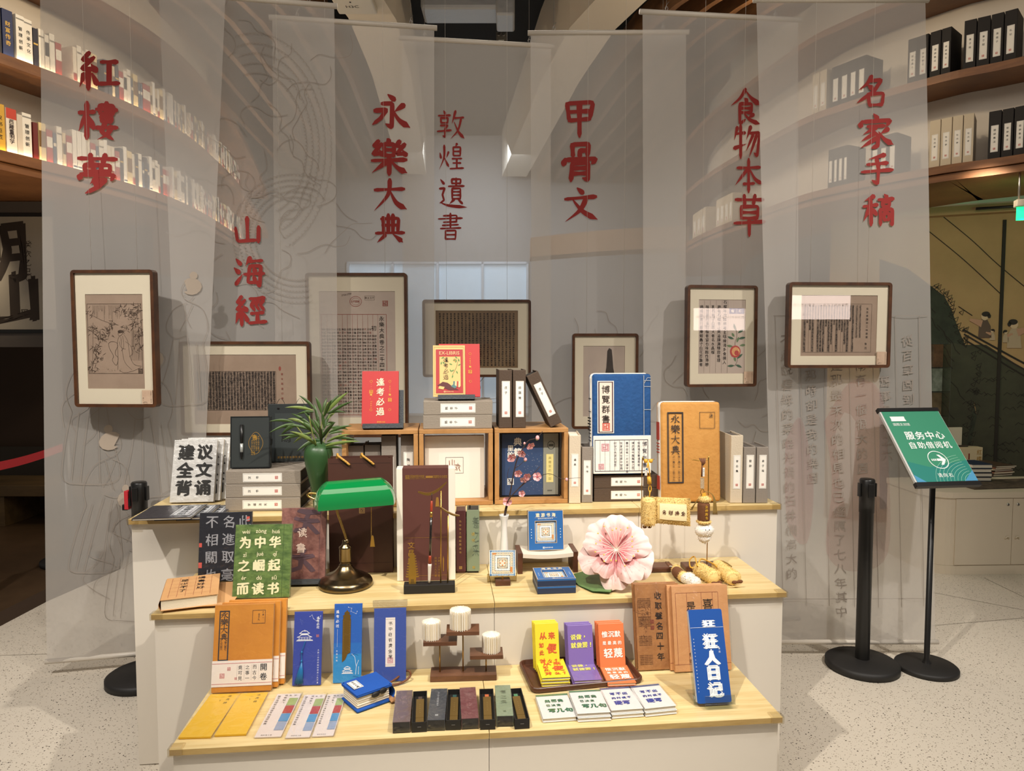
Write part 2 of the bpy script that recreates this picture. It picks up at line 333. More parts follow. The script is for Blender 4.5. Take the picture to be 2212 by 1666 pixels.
    def seal(s, x, z, a, mt, y=-.0009):
        s.border(x-a/2, x+a/2, z-a/2, z+a/2, a*.1, mt, y)
        for i in range(3):
            q = x-a*.28+i*a*.28; s.rect(q-a*.06, q+a*.06, z-a*.34, z+a*.34, mt, y)
        s.rect(x-a*.34, x+a*.1, z-a*.05, z+a*.05, mt, y); s.rect(x-a*.05, x+a*.34, z+a*.2, z+a*.28, mt, y); return s.rect(x-a*.2, x+a*.34, z-a*.28, z-a*.2, mt, y)
    def obj(s, name, parent=None, M=None):
        me = bpy.data.meshes.new(name); me.from_pydata(s.v, [], s.f)
        for mt in s.mats: me.materials.append(mt)
        me.polygons.foreach_set('material_index', s.mi); me.polygons.foreach_set('use_smooth', s.sm); me.update()
        o = bpy.data.objects.new(name, me); COL.objects.link(o)
        if parent is not None: o.parent = parent
        if M is not None: o.matrix_basis = M
        return o
def hash_(c): return (sum(ord(x) for x in c) % 97)/9.0
def tag(o, label, cat, group=None, kind=None):
    o['label'] = label
    if cat: o['category'] = cat
    if group: o['group'] = group
    if kind: o['kind'] = kind
    return o
def thing(name, label, cat, M=None, group=None):
    o = bpy.data.objects.new(name, None); COL.objects.link(o); o.empty_display_size = .05
    if M is not None: o.matrix_basis = M
    return tag(o, label, cat, group)
def struct(name, mb):
    o = mb.obj(name); o['kind'] = 'structure'; return o
def arc(cx, cz, rx, rz, a0, a1, n=12): return [(cx+rx*math.cos(math.radians(a0+(a1-a0)*i/n)), cz+rz*math.sin(math.radians(a0+(a1-a0)*i/n))) for i in range(n+1)]
def rrect(x0, x1, z0, z1, r, n=4):
    p = []
    for cx, cz, a in ((x1-r, z1-r, 0), (x0+r, z1-r, 90), (x0+r, z0+r, 180), (x1-r, z0+r, 270)):
        p += arc(cx, cz, r, r, a, a+90, n)
    return p[::-1]
def spline(pts, n=6):
    P = [Vector(p) for p in pts]; o = []
    for i in range(len(P)-1):
        a, b, c, d = P[max(0, i-1)], P[i], P[i+1], P[min(len(P)-1, i+2)]
        for k in range(n):
            t = k/n; o.append(.5*((2*b)+(c-a)*t+(2*a-5*b+4*c-d)*t*t+(3*b-a-3*c+d)*t**3))
    o.append(P[-1]); return o
def interp(tab, x):
    if x <= tab[0][0]: return tab[0][1]
    for (a, va), (b, vb) in zip(tab, tab[1:]):
        if x <= b: return va+(vb-va)*(x-a)/(b-a)
    return tab[-1][1]
POOL = '天地玄黃宇宙洪荒日月盈昃辰宿列張寒來暑往秋收冬藏閏餘成歲律呂調陽雲騰致雨露結為霜金生麗水玉出崑岡劍號巨闕珠稱夜光果珍李柰菜重芥薑海鹹河淡鱗潛羽翔'
# ================================================================ the hall
def mat_floor():
    m = mat('terrazzo', 'd9d0c0', .38); nt = m.node_tree; N = nt.nodes; L = nt.links; b = N['Principled BSDF']
    tc = N.new('ShaderNodeTexCoord'); col = None
    base = lin('cfc6b6')
    prev = None
    for sc, thr, c, st in ((62, .21, '5a4a3c', (1, 1.9, 1)), (95, .2, '7a6a58', (1.7, 1, 1)), (44, .15, '2e2620', (1.3, 1, 1))):
        mp = N.new('ShaderNodeMapping'); mp.inputs['Scale'].default_value = st; mp.inputs['Rotation'].default_value = (0, 0, sc)
        L.new(tc.outputs['Object'], mp.inputs[0])
        v = N.new('ShaderNodeTexVoronoi'); v.inputs['Scale'].default_value = sc; L.new(mp.outputs[0], v.inputs['Vector'])
        lt = N.new('ShaderNodeMath'); lt.operation = 'LESS_THAN'; lt.inputs[1].default_value = thr; L.new(v.outputs['Distance'], lt.inputs[0])
        sp = N.new('ShaderNodeSeparateColor'); L.new(v.outputs['Color'], sp.inputs[0])
        g = N.new('ShaderNodeMath'); g.operation = 'MULTIPLY'; sc_ = N.new('ShaderNodeMath'); sc_.operation = 'MULTIPLY_ADD'; sc_.use_clamp = True; sc_.inputs[1].default_value = 2.2; sc_.inputs[2].default_value = -.5; L.new(sp.outputs[0], sc_.inputs[0]); L.new(lt.outputs[0], g.inputs[0]); L.new(sc_.outputs[0], g.inputs[1])
        mx = N.new('ShaderNodeMix'); mx.data_type = 'RGBA'; mx.inputs[7].default_value = lin(c)
        if prev: L.new(prev, mx.inputs[6])
        else: mx.inputs[6].default_value = base
        L.new(g.outputs[0], mx.inputs[0]); prev = mx.outputs[2]
    L.new(prev, b.inputs['Base Color']); return m
FLOOR = mat_floor()
CREAM = mat('cream_paint', 'e6dccb', .7)
GREYW = mat('grey_wall', '8e8b88', .8)
DARK = mat('black_ceiling', '14110e', .9)
BROWN = wood('brown_wood', '8a5c36', '6a4326', 5, (.5, .5, 3), .5)
BROWN2 = wood('fin_wood', '7a5636', '5c3e25', 5, (3, .4, 3), .55)
DKB = mat('dark_brown_wall', '3a2818', .75)
BLACK = mat('black_plastic', '141312', .35)
BLACKM = mat('black_matte', '191715', .6)
STEEL = mat('steel', 'b8b4ac', .3, 1)
LED = mat('led_strip', 'ffe2b8', emit=10)
WIRE = mat('thin_wire', '8f8a84', .4, .7)

mb = MB(); mb.add([W(-9, -2), W(9, -2), W(9, 14), W(-9, 14)], [(0, 1, 2, 3)], FLOOR)
struct('floor', mb)
mb = MB(); mb.add([W(-9, -2, 5.3), W(9, -2, 5.3), W(9, 14, 5.3), W(-9, 14, 5.3)], [(3, 2, 1, 0)], DARK)
struct('ceiling', mb)
mb = MB(); mb.box(-.2, .2, 0, 0, 0, .003, GREYW) if 0 else None
# floor joints
mb = MB(); J = mat('joint', '8d8577', .6)
for a, b in (((2010, 1352), (2212, 1335)), ((2015, 1280), (2212, 1318)), ((2125, 1248), (2212, 1290)), ((0, 1416), (103, 1413))):
    p, q = at_z(*a, .001), at_z(*b, .001); d = (q-p).normalized(); n = Vector((-d.y, d.x, 0))*.002
    mb.add([p-n, q-n, q+n, p+n], [(0, 1, 2, 3)], J)
struct('trim_1', mb)

L_TAB = [(1.5, -4.6), (3.2, -3.62), (4.2, -3.06), (5.5, -2.68), (7, -2.8), (8.5, -3.1), (10.5, -3.6), (12.9, -4.3)]
R_TAB = [(1.5, 5.2), (3.4, 3.95), (4.4, 3.17), (4.74, 2.80), (5.3, 2.42), (5.9, 2.22), (7.8, 2.0), (9.5, 2.2), (12.9, 3.2)]
def smooth_path(tab, d0, d1, n=60):
    P = spline([(x, d, 0) for d, x in tab], 10); o = [p for p in P if d0 <= p.y <= d1]
    return [(p.x, p.y) for p in o]
def normals(path, sgn):
    o = []
    for i in range(len(path)):
        a = path[max(0, i-1)]; b = path[min(len(path)-1, i+1)]; dx, dy = b[0]-a[0], b[1]-a[1]; l = math.hypot(dx, dy)
        o.append((sgn*dy/l, -sgn*dx/l))
    return o
def strip(mb, path, nr, o0, o1, z0, z1, mt):
    n = len(path); vs = []
    for (x, d), (nx, nd) in zip(path, nr):
        for o, z in ((o0, z0), (o1, z0), (o1, z1), (o0, z1)): vs.append(W(x+nx*o, d+nd*o, z))
    fs = [(i*4+k, i*4+(k+1) % 4, (i+1)*4+(k+1) % 4, (i+1)*4+k) for i in range(n-1) for k in range(4)]
    fs += [(0, 3, 2, 1), ((n-1)*4, (n-1)*4+1, (n-1)*4+2, (n-1)*4+3)]
    mb.add(vs, fs, mt)
PL = smooth_path(L_TAB, 2.6, 11.5); NL = normals(PL, -1)
PR = smooth_path(R_TAB, 2.6, 11.5); NR = normals(PR, 1)
for side, P, N_ in (('left', PL, NL), ('right', PR, NR)):
    zs = (2.69, 3.26, 3.87) if side == 'left' else (2.72, 3.31, 3.9)
    mb = MB(); strip(mb, P, N_, .36, .42, zs[0]-.05, 4.75, CREAM)
    struct('wall_'+side, mb)
    for k, z in enumerate(zs):
        t = thing('wall_shelf', '%s curved wooden wall shelf along the %s wall' % (('lowest', 'middle', 'highest')[k], side), 'shelf', None, 'curved shelves on the %s wall' % side)
        mb = MB(); strip(mb, P, N_, 0, .355, z-.05, z, BROWN)
        if k == 0: strip(mb, P, N_, .02, 1.5 if side == 'left' else .9, z-.10, z-.055, BROWN)
        bd = mb.obj('board', t)
        if side == 'left':
            mb = MB(); strip(mb, P, N_, .008, .024, z+.0005, z+.006, LED); mb.obj('led_strip', bd); mb = MB(); strip(mb, P, N_, 0, .006, z+.0002, z+.012, BROWN); mb.obj('lip', bd)
# ---------------------------------------------------------------- ceiling slot, bands and fins
HW = [(3.5, 2.3), (4.6, 1.6), (5.3, 1.22), (6.0, .96), (6.7, .80), (8.0, .72), (10, .70), (12.8, .66)]
XC = .40
def band_path(off, s, y0=3.6, y1=12.6, n=26):
    return [(XC+s*(interp(HW, y0+(y1-y0)*i/n)+off), y0+(y1-y0)*i/n) for i in range(n+1)]
def wstrip(mb, path, s, o0, o1, z0, z1, mt):
    vs = []
    for x, y in path: vs += [(x+s*o0, y, z0), (x+s*o1, y, z0), (x+s*o1, y, z1), (x+s*o0, y, z1)]
    n = len(path)
    mb.add(vs, [(i*4+k, i*4+(k+1) % 4, (i+1)*4+(k+1) % 4, (i+1)*4+k) for i in range(n-1) for k in range(4)]+[(0, 3, 2, 1), (n*4-4, n*4-3, n*4-2, n*4-1)], mt)
for s, nm in ((-1, 'left'), (1, 'right')):
    mb = MB(); wstrip(mb, band_path(0, s), s, 0, .43, 4.5, 5.29, CREAM); struct('trim_2' if s < 0 else 'trim_3', mb)
    for i in range(7):
        mb = MB(); wstrip(mb, band_path(.62+.27*i, s), s, 0, .055, 4.42, 4.66, BROWN2)
        tag(mb.obj('ceiling_fin'), 'curved wooden ceiling fin, %s out from the white band on the %s' % (('first', 'second', 'third', 'fourth', 'fifth', 'sixth', 'seventh')[i], nm), 'ceiling fin', 'wooden ceiling fins')
# ---------------------------------------------------------------- end wall with lit glazing
mb = MB()
def wbox(mb, X0, X1, d0, d1, z0, z1, mt, bev=0):
    T = mb.T; mb.T = Matrix.Rotation(YAW, 4, 'Z'); mb.box(X0, X1, d0, d1, z0, z1, mt, bev); mb.T = T
wbox(mb, -8, 8, 13, 13.2, 3.05, 5.3, GREYW); wbox(mb, -8, -3.0, 13, 13.2, 0, 3.05, GREYW); wbox(mb, .3, 8, 13, 13.2, 0, 3.05, GREYW)
wbox(mb, -3.0, .3, 13, 13.2, 0, .25, GREYW)
struct('wall_back', mb)
mb = MB(); PANE = mat('lit_window', 'a9bccb', .3, emit=.3)
wbox(mb, -3.0, .3, 13.05, 13.1, .25, 3.05, PANE); mb.obj('x') if 0 else None
w1 = struct('window_1', mb); mb = MB(); ALU = mat('window_frame', 'b4bcc4', .5)
for k in range(5): wbox(mb, -3.0+k*.815, -2.96+k*.815, 12.97, 13.05, .25, 3.05, ALU)
for z in (.25, 3.01): wbox(mb, -3.0, .3, 12.97, 13.05, z, z+.04, ALU)
mb.obj('window_frame', w1)
# curved soffit on the right, in front of the end wall
mb = MB(); P = [(.25+1.9*i/16, 9.6-.9*math.sin(PI*.5*i/16)) for i in range(17)]; N_ = normals(P, 1)
strip(mb, P, [(0, 1)]*17, 0, .5, 2.72+.0, 2.98, mat('soffit_paint', '8f7b69', .7)); struct('trim_4', mb)

# ---------------------------------------------------------------- books on the left curved shelf
BOOKC = ['f1ece0', 'e9e0cf', '2a2a38', 'a83a2e', 'd9c9a8', '46566e', 'f5f2ea', 'c98f3a', 'dcd2c0', '7a2f2a', 'efe9dc', '5b6b5a']
PAGES = mat('pages', 'efe6d2', .8)
def shelf_book(w, h, d, h1, h2=None, band=None):
    mb = MB(); c = mat('book_'+h1, h1, .45); t = .0035
    mb.box(0, w, 0, .004, 0, h, c, .0015); mb.box(0, t, .004, d, 0, h, c); mb.box(w-t, w, .004, d, 0, h, c)
    mb.box(t, w-t, .006, d-.006, .004, h-.005, PAGES)
    if band: mb.rect(.001, w-.001, h*band[0], h*band[1], mat('book_'+h2, h2, .45))
    return mb
def px_on_path(path, nr, px, z):
    best = None
    for i in range(len(path)-1):
        for k in range(8):
            u = k/8; x = path[i][0]*(1-u)+path[i+1][0]*u; d = path[i][1]*(1-u)+path[i+1][1]*u
            P = W(x, d, z); q = _R.transposed() @ (P-CAMP); p = 1106+F_PX*q.x/-q.z
            if best is None or abs(p-px) < best[0]: best = (abs(p-px), i, u, x, d)
    return best
def on_path(path, nr, sgn, i, u, z, off=.03):
    x = path[i][0]*(1-u)+path[i+1][0]*u; d = path[i][1]*(1-u)+path[i+1][1]*u; nx, nd = nr[i]
    o = W(x+nx*off, d+nd*off, z); yv = W(nx, nd); xv = Vector((yv.y, -yv.x, 0))
    return Matrix(((xv.x, yv.x, 0, o.x), (xv.y, yv.y, 0, o.y), (0, 0, 1, o.z), (0, 0, 0, 1)))
cum = [0]
for i in range(len(PL)-1): cum.append(cum[-1]+math.dist(PL[i], PL[i+1]))
def at_len(s):
    for i in range(len(cum)-1):
        if s <= cum[i+1]: return i, (s-cum[i])/(cum[i+1]-cum[i])
    return len(PL)-2, 1
def len_of(px, z):
    b = px_on_path(PL, NL, px, z); return cum[b[1]]+b[2]*(cum[b[1]+1]-cum[b[1]])
NAMED = {3.26: [(-2, 'dark', '1b1a22', .04, .30, '品牌传承', 'e0483c', 'black spined book with red characters at the left end of the middle shelf'),
                (17, 'navy', '23305c', .062, .29, '财富传奇', 'd8b45a', 'navy book with gold spine title on the middle shelf'),
                (43, 'white', 'f3efe6', .05, .29, '管理创新', '2a2622', 'thick white book lettered in black brush script beside the navy book'),
                (63, 'white', 'f0ebe0', .05, .285, '传承文化', '2a2622', 'white book with a grey top band, second white one after the navy book')],
         2.69: [(1, 'yellow', 'd9ab3c', .055, .29, '汉书巨匠', '3a2c12', 'yellow spined book at the left end of the lowest shelf'),
                (23, 'redwhite', 'f3ece0', .062, .28, '西藏重明学', '3a2c2c', 'white book with a red spine top beside the yellow book'),
                (47, 'slim', 'd8cfc2', .032, .26, '', '', 'slim pale grey book between the red topped and the white brush script books'),
                (61, 'white', 'f3efe6', .055, .28, '管理创新', '2a2622', 'white book lettered in black brush script on the lowest shelf'),
                (84, 'darkred', '6e2420', .03, .24, '', '', 'dark red book half hidden by the edge of the leftmost banner')]}
protos = [shelf_book(w, h, .14, c, c2, b) for w, h, c, c2, b in
          ((.034, .26, 'f1ece0', '8a8478', (.8, .84)), (.026, .24, 'e9e0cf', 'a83a2e', (.1, .3)), (.03, .25, '2a2a38', 'd8b45a', (.6, .64)), (.04, .22, 'a83a2e', 'f1ece0', (.5, .8)),
           (.022, .23, 'd9c9a8', '5b4a34', (.4, .7)), (.03, .27, 'f5f2ea', '46566e', (.1, .14)), (.045, .25, 'e6d2a0', '7a5a2a', (.4, .8)), (.02, .21, '46566e', 'e9e0cf', (.6, .7)), (.028, .24, 'efe9dc', '2a2622', (.45, .8)))]
pmesh = []
for p in protos:
    o = p.obj('book'); pmesh.append(o.data); bpy.data.objects.remove(o)
PW = (.034, .026, .03, .04, .022, .03, .045, .02, .028)
for z, named in NAMED.items():
    row = {3.26: 'middle', 2.69: 'lowest'}[z]
    for px, k, c, w, h, t, tc, lab in named:
        b = px_on_path(PL, NL, px, z); M = on_path(PL, NL, 1, b[1], b[2], z+.001)
        if k == 'redwhite': mb = shelf_book(w, h, .14, c, 'c8432e', (.78, 1))
        elif k == 'white': mb = shelf_book(w, h, .14, c, '8d8a84', (.9, .93))
        else: mb = shelf_book(w, h, .14, c)
        if t: mb.col(t, w/2, h*.72, w*.5, mat('ink_'+tc, tc, .6), pitch=h*.52/len(t), bold=.02, wob=.03)
        tag(mb.obj('book', M=M), lab, 'book', 'books on the %s left shelf' % row)
    s = len_of(named[-1][0], z)+named[-1][3]+.006
    end = 5.6
    while s < end:
        if random.random() < .05: s += random.uniform(.03, .14); continue
        k = random.randrange(len(pmesh)); i, u = at_len(s)
        o = bpy.data.objects.new('book', pmesh[k]); COL.objects.link(o); o.matrix_basis = on_path(PL, NL, 1, i, u, z+.001)
        tag(o, 'book on the %s left shelf, blurred behind the sheer banners' % row, 'book', 'books behind sheer banners on the %s left shelf' % row)
        s += PW[k]+.005
# ---------------------------------------------------------------- book boxes on the right curved shelf
def label_plate(parent, x0, z0, w, h, text, y=-.001, side=False, name='spine_label', ink='2a2622', size=None, start=.18, pitch=None, seal=True):
    mb = MB(); P = mat('label_paper', 'f0ece2', .6); LN = mat('label_line', '8b8f98', .6)
    mb.box(x0, x0+w, y, -.0001, z0, z0+h, P)
    q = min(w, h)*.07; mb.border(x0+q, x0+w-q, z0+q, z0+h-q, min(w, h)*.018, LN, y-.0003)
    I = mat('ink_'+ink, ink, .7); RS = mat('seal_red', 'c8554a', .7)
    if side:
        a = size or h*.34; mb.side(text, x0+w*start, z0+h*.5, a, I, pitch or w*.13, y=y-.0004, bold=.01, wob=.02)
        if seal: mb.seal(x0+w*.86, z0+h/2, h*.34, RS, y-.0004)
    else:
        a = size or w*.36; mb.col(text, x0+w/2, z0+h*(1-start), a, I, pitch or h*.145, y=y-.0004, bold=.01, wob=.02)
        if seal: mb.seal(x0+w/2, z0+h*.12, w*.32, RS, y-.0004)
    return mb.obj(name, parent)
def binder(label, w, h, d, c, text, M, group, lab=(.2, .28, .6, .5), dark='17130f', rough=.7):
    t = thing('book_box', label, 'book box', M, group); mb = MB()
    m = mat('case_'+c, c, rough, bump=(180, .25)); b = .003
    mb.box(0, w, 0, .006, 0, h, m, .002); mb.box(0, b, .005, d, 0, h, m); mb.box(w-b, w, .005, d, 0, h, m); mb.box(b, w-b, .005, d, 0, .004, m)
    mb.box(b, w-b, .006, d-.02, .004, h-.012, mat('case_inner_'+dark, dark, .8))
    cs = mb.obj('case', t)
    if text is not None: label_plate(cs, w*lab[0], h*lab[1], w*lab[2], h*lab[3], text)
    return t
def rrow(z, items):
    for px, n, c, text, step, h, labels in items:
        for k in range(n):
            p = []
            for q in (px+step*k, px+step*(k+1)):
                b = px_on_path(PR, NR, q, z); p.append(W(b[3]+NR[b[1]][0]*.03, b[4]+NR[b[1]][1]*.03, z))
            x = p[1]-p[0]; w = x.length-.005; x.normalize(); y = Vector((-x.y, x.x, 0))
            M = Matrix(((x.x, y.x, 0, p[0].x), (x.y, y.y, 0, p[0].y), (0, 0, 1, z), (0, 0, 0, 1)))
            binder(labels[k] if isinstance(labels, list) else labels, w, h, .2, c, text[k] if isinstance(text, list) else text, M, 'book boxes on the right shelves', (.2, .15, .6, .55))
BK, CR = '1a1512', 'cdbfa6'
o4 = ['%s of four black book boxes at the right end of the middle shelf' % s for s in ('leftmost', 'second', 'third', 'rightmost')]
o2 = ['black book box beside the rightmost banner edge on the middle shelf, %s of two' % s for s in ('left', 'right')]
c4 = ['%s of four cream book boxes on the lowest right shelf' % s for s in ('leftmost', 'second', 'third', 'rightmost')]
b3 = ['%s of three black book boxes beside the cream ones on the lowest right shelf' % s for s in ('left', 'middle', 'right')]
def vg(s, n): return ['%s, %s seen through the rightmost banner' % (s, q) for q in ('first', 'second', 'third', 'fourth')[:n]]
rrow(3.311, [(2078, 4, BK, ['孝子规', '孝子规', '淮南子', '礼记'], 29, .31, o4), (2003, 2, BK, '楚辞集注', 24, .30, o2), (1955, 2, BK, '楚辞集注', 22, .30, vg('black box on the middle right shelf', 2)),
             (1789, 4, BK, '', 19, .30, vg('black box in a group on the middle right shelf', 4)), (1746, 2, CR, '', 17, .31, vg('cream box on the middle right shelf', 2))])
rrow(2.721, [(2002, 4, CR, '牡丹亭', 25, .31, c4), (2131, 3, BK, '楚辞集注', 28, .30, b3), (1874, 3, BK, '', 19, .29, vg('black box on the lowest right shelf', 3)),
             (1782, 4, BK, '', 11, .29, vg('black box left of others on the lowest right shelf', 4)), (1540, 4, CR, '', 9, .28, 'cream book box behind the two right hand banners, hard to make out'), (1490, 3, CR, '', 9, .28, 'cream book box behind the two right hand banners, hard to make out')])
# ================================================================ banners
RED = mat('banner_red', '8c211b', .8)
SHEER = sheer('sheer_cloth', 'd6d1ca', .52)
PRINT = mat('faint_print', '857c73', .9); PRINT2 = mat('faint_brown_print', 'a89a8a', .9); PRINT3 = mat('pale_print', '91877d', .9); PINKP = sheer('pink_print', 'b98e8a', .78)
ROD = mat('banner_rod', 'cfc6b8', .4)
def pick(px, py, pl, pr):
    """pixel -> (u, z) on the upright sheet between two plan points pl, pr"""
    P = Vector((pl.x, pl.y, 0)); x = Vector((pr.x-pl.x, pr.y-pl.y, 0)); n = Vector((-x.y, x.x, 0)).normalized()
    q = at_plane(px, py, P, n); return (q-P).dot(x.normalized()), q.z
ZB, ZT = .07, 3.187
def banner(label, tl, tr, bl, br, chars, art=None, csx=1.0, bold=10.5):
    TL, TR = colpt(tl[0], tl[1], ZT), colpt(tr[0], tr[1], ZT); BL, BR = colpt(bl[0], bl[1], ZB), colpt(br[0], br[1], ZB)
    w = (TR-TL).length; H = ZT-ZB; x = (TR-TL).normalized(); nrm = Vector((x.y, -x.x, 0))   # towards the viewer
    ph = random.uniform(0, 6)
    def fn(q):                       # local (x, y, z) -> world, with the slow folds of hanging gauze
        u, v = q.x/w, q.z/H; a = BL.lerp(BR, u); b = TL.lerp(TR, u); p = a.lerp(b, max(0, min(1, v)))
        rip = (.012*math.sin(9*u+ph+2.5*v)+.006*math.sin(23*u+ph*2))*(1-v)
        return Vector((p.x, p.y, ZB+q.z))+nrm*(rip-q.y)
    t = thing('hanging_banner', label, 'banner', None, 'sheer banners hung from the ceiling')
    mb = MB(); mb.fn = fn
    mb.grid(lambda u, v: (u*w, 0, v*H), 26, 34, SHEER)
    for c, px, py, s in chars:
        u, z = pick(px, py, BL.lerp(TL, .7), BR.lerp(TR, .7)); u *= w/(BR.lerp(TR, .7)-BL.lerp(TL, .7)).length
        d = (Vector((sy, cy, 0))).dot(TL.lerp(TR, u/w)-CAMP)
        mb.brush(c, u, z-ZB, s*d/F_PX*1.08, RED, y=-.007, w=bold*1.35, sx=csx)
    if art: art(mb, w, H)
    mb.obj('cloth', t)
    for nm, A, B, r in (('top_rod', TL-x*.015+Vector((0, 0, .01)), TR+x*.015+Vector((0, 0, .01)), .013), ('bottom_rod', BL-(BR-BL).normalized()*.01, BR+(BR-BL).normalized()*.01, .012)):
        m2 = MB(); m2.tube([A, B], r, ROD, 10); m2.obj(nm, t)
    for f in (.15, .85):
        p = TL.lerp(TR, f)+Vector((0, 0, .02)); m2 = MB()
        m2.tube([p+Vector((0, 0, .002))]+[p+x*.008*math.sin(a)+Vector((0, 0, .012-.010*math.cos(a))) for a in (.5, 1.5, 2.5, 3.5, 4.5, 5.7)]+[p+Vector((0, 0, .03)), p+Vector((.012, 0, .045))], .0016, WIRE, 6)
        m2.tube([p+Vector((0, 0, .024)), Vector((p.x, p.y, 5.28))], .0012, WIRE, 5); m2.obj('hanging_wire', t)
    return TL, TR, BL, BR
def lady(mb, x, z, s, face=1, lean=0):
    S = lambda pts, w=.0022, m=PRINT3: mb.stroke([(x+face*(a+lean*b)*s, z+b*s) for a, b in pts], w, m, y=-.006)
    def S3(pts, **k): S([(p.x, p.y) for p in spline([(a, b, 0) for a, b in pts], 4)], **k)
    mb.poly([(x+face*(a+lean*b)*s, z+b*s) for a, b in arc(-.03, 1.03, .13, .11, 40, 320, 10)+[(.02, .97)]], PRINT2, y=-.006)
    mb.disc(x+face*(-.05+lean)*s, z+1.17*s, .05*s, .05*s, PRINT2, y=-.006)
    S3([(.05, 1.1), (.10, 1.0), (.08, .9), (.0, .84), (-.06, .9)])
    S3([(.03, 1.0), (.07, .995)]); S3([(.04, .91), (.07, .91)])
    for k in ([(0, .84), (-.18, .74), (-.26, .5), (-.2, .3)], [(.02, .82), (.2, .72), (.28, .5), (.16, .36), (0, .4)], [(-.05, .8), (.03, .6), (.1, .45)], [(.06, .8), (.02, .62), (-.04, .5)],
              [(-.2, .3), (-.26, 0), (-.3, -.4), (-.22, -.5)], [(.18, .36), (.24, 0), (.34, -.4), (.2, -.52), (-.22, -.5)], [(0, .38), (-.05, 0), (-.1, -.48)], [(.1, .34), (.1, 0), (.12, -.5)], [(-.12, .3), (-.16, -.05), (-.2, -.45)]): S3(k)
def art_ladies(mb, w, H):
    lady(mb, .27*w, 1.05, .42, 1); lady(mb, .66*w, .98, .42, -1, .05); lady(mb, .33*w, .62, .40, 1, .15); lady(mb, .52*w, .36, .38, 1); lady(mb, .86*w, 1.38, .36, -1)
    for k in range(9):
        a = random.uniform(.1, .9)*w; b = random.uniform(.5, 1.5)
        mb.stroke([(p.x, p.y) for p in spline([(a+random.uniform(-.09, .09), b-j*.06, 0) for j in range(5)], 4)], .002, PRINT3, y=-.006)
def art_vines(x0, x1, z0, z1, n, scales=()):
    def f(mb, w, H):
        for k in range(n):
            a = random.uniform(x0, x1)*w; b = random.uniform(z0, z1); an = random.uniform(0, 6); p = []
            for j in range(7):
                p.append((a, b, 0)); an += random.uniform(-1.1, 1.1); a += .05*math.cos(an); b += .05*math.sin(an)
            mb.stroke([(q.x, q.y) for q in spline(p, 4)], .0024, PRINT3, y=-.006)
        for cx, cz, rx, rz, a0, a1 in scales:      # a band of small overlapping scales
            for j in range(60):
                t = a0+(a1-a0)*j/60
                for i in range(5):
                    r = 1+.11*(i-2)
                    mb.stroke(arc(cx*w+rx*w*r*math.cos(t), cz+rz*r*math.sin(t), .012, .011, math.degrees(t)-80, math.degrees(t)+80, 4), .0016, PRINT3, y=-.006)
    return f
def art_letter(mb, w, H):
    for k in range(7):
        x = (.06+.145*k)*w; mb.stroke([(x, .18), (x, 1.62)], .0024, PRINT3, y=-.006)
    mb.stroke([(.05*w, 1.62), (.98*w, 1.62)], .0024, PRINT3, y=-.006); mb.stroke([(.0, .22), (.98*w, .22)], .0024, PRINT3, y=-.006)
    T = ['從百草園到三味書屋', '舊事重提之六', '從南有一個很大的園相傳叫作百草園現在是', '了連那最末次的相見也已經隔了七八年其中', '但那時卻是我的樂園', '不必說碧綠的菜畦光滑的石井欄高大的']
    for k, s in enumerate(T): mb.col(s, (.86-.148*k)*w, (1.5, 1.3, 1.45, 1.45, 1.4, 1.5)[k], .058, PRINT3, pitch=.072, y=-.006, shear=.1, wob=.05)
    for P in ([(.34, 1.1), (.5, 1.3), (.68, 1.25), (.72, .9), (.70, .45), (.5, .36), (.34, .45), (.38, .8)], [(.1, 1.0), (.2, 1.12), (.27, .8), (.22, .5), (.1, .6)]):
        Q = spline([(a*w, b, 0) for a, b in P+P[:1]], 5)[:-1]; mb.poly([(q.x, q.y) for q in Q], PINKP, y=-.006)
AA = banner('leftmost sheer banner with three red characters above the bamboo lady picture', (86, 3.2), (488, 3.34), (103, 3.24), (424, 3.38), [('紅', 205, 157, 72), ('樓', 207, 263, 72), ('夢', 210, 375, 74)], art_ladies)
BB = banner('sheer banner whose three red characters end just above the dense text picture', (343, 3.42), (722, 3.56), (402, 3.52), (735, 3.60), [('山', 535, 498, 55), ('海', 538, 588, 58), ('經', 540, 672, 60)], art_vines(.3, .95, 1.5, 2.9, 34, ((.55, 2.45, .34, .42, -1.2, 1.9), (.75, 2.0, .3, .25, 1.2, 5))))
CC = banner('third sheer banner with four red characters above the tallest framed page', (588, 3.68), (938, 3.80), (600, 3.72), (938, 3.84), [('永', 843, 246, 70), ('樂', 840, 342, 68), ('大', 842, 422, 62), ('典', 843, 494, 56)], art_vines(.05, .35, 1.5, 2.6, 12))
DD = banner('farthest sheer banner with four thin red characters at the middle', (868, 3.92), (1190, 4.03), (872, 3.96), (1190, 4.06), [('敦', 972, 271, 54), ('煌', 974, 340, 52), ('遺', 978, 418, 58), ('書', 973, 490, 52)], art_vines(.1, .9, .8, 1.4, 8), .92, 6.5)
EE = banner('sheer banner with three red characters right of the middle', (1146, 3.86), (1482, 3.85), (1150, 3.9), (1481, 3.9), [('甲', 1253, 258, 68), ('骨', 1253, 352, 74), ('文', 1255, 444, 64)], art_vines(.1, .95, .9, 1.5, 12), .98, 11)
FF = banner('sheer banner with four narrow red characters above the pomegranate picture', (1388, 3.62), (1724, 3.71), (1392, 3.66), (1724, 3.76), [('食', 1614, 233, 68), ('物', 1616, 307, 64), ('本', 1618, 380, 64), ('草', 1618, 462, 74)], art_vines(.1, .95, .9, 1.4, 14), .86, 8.5)
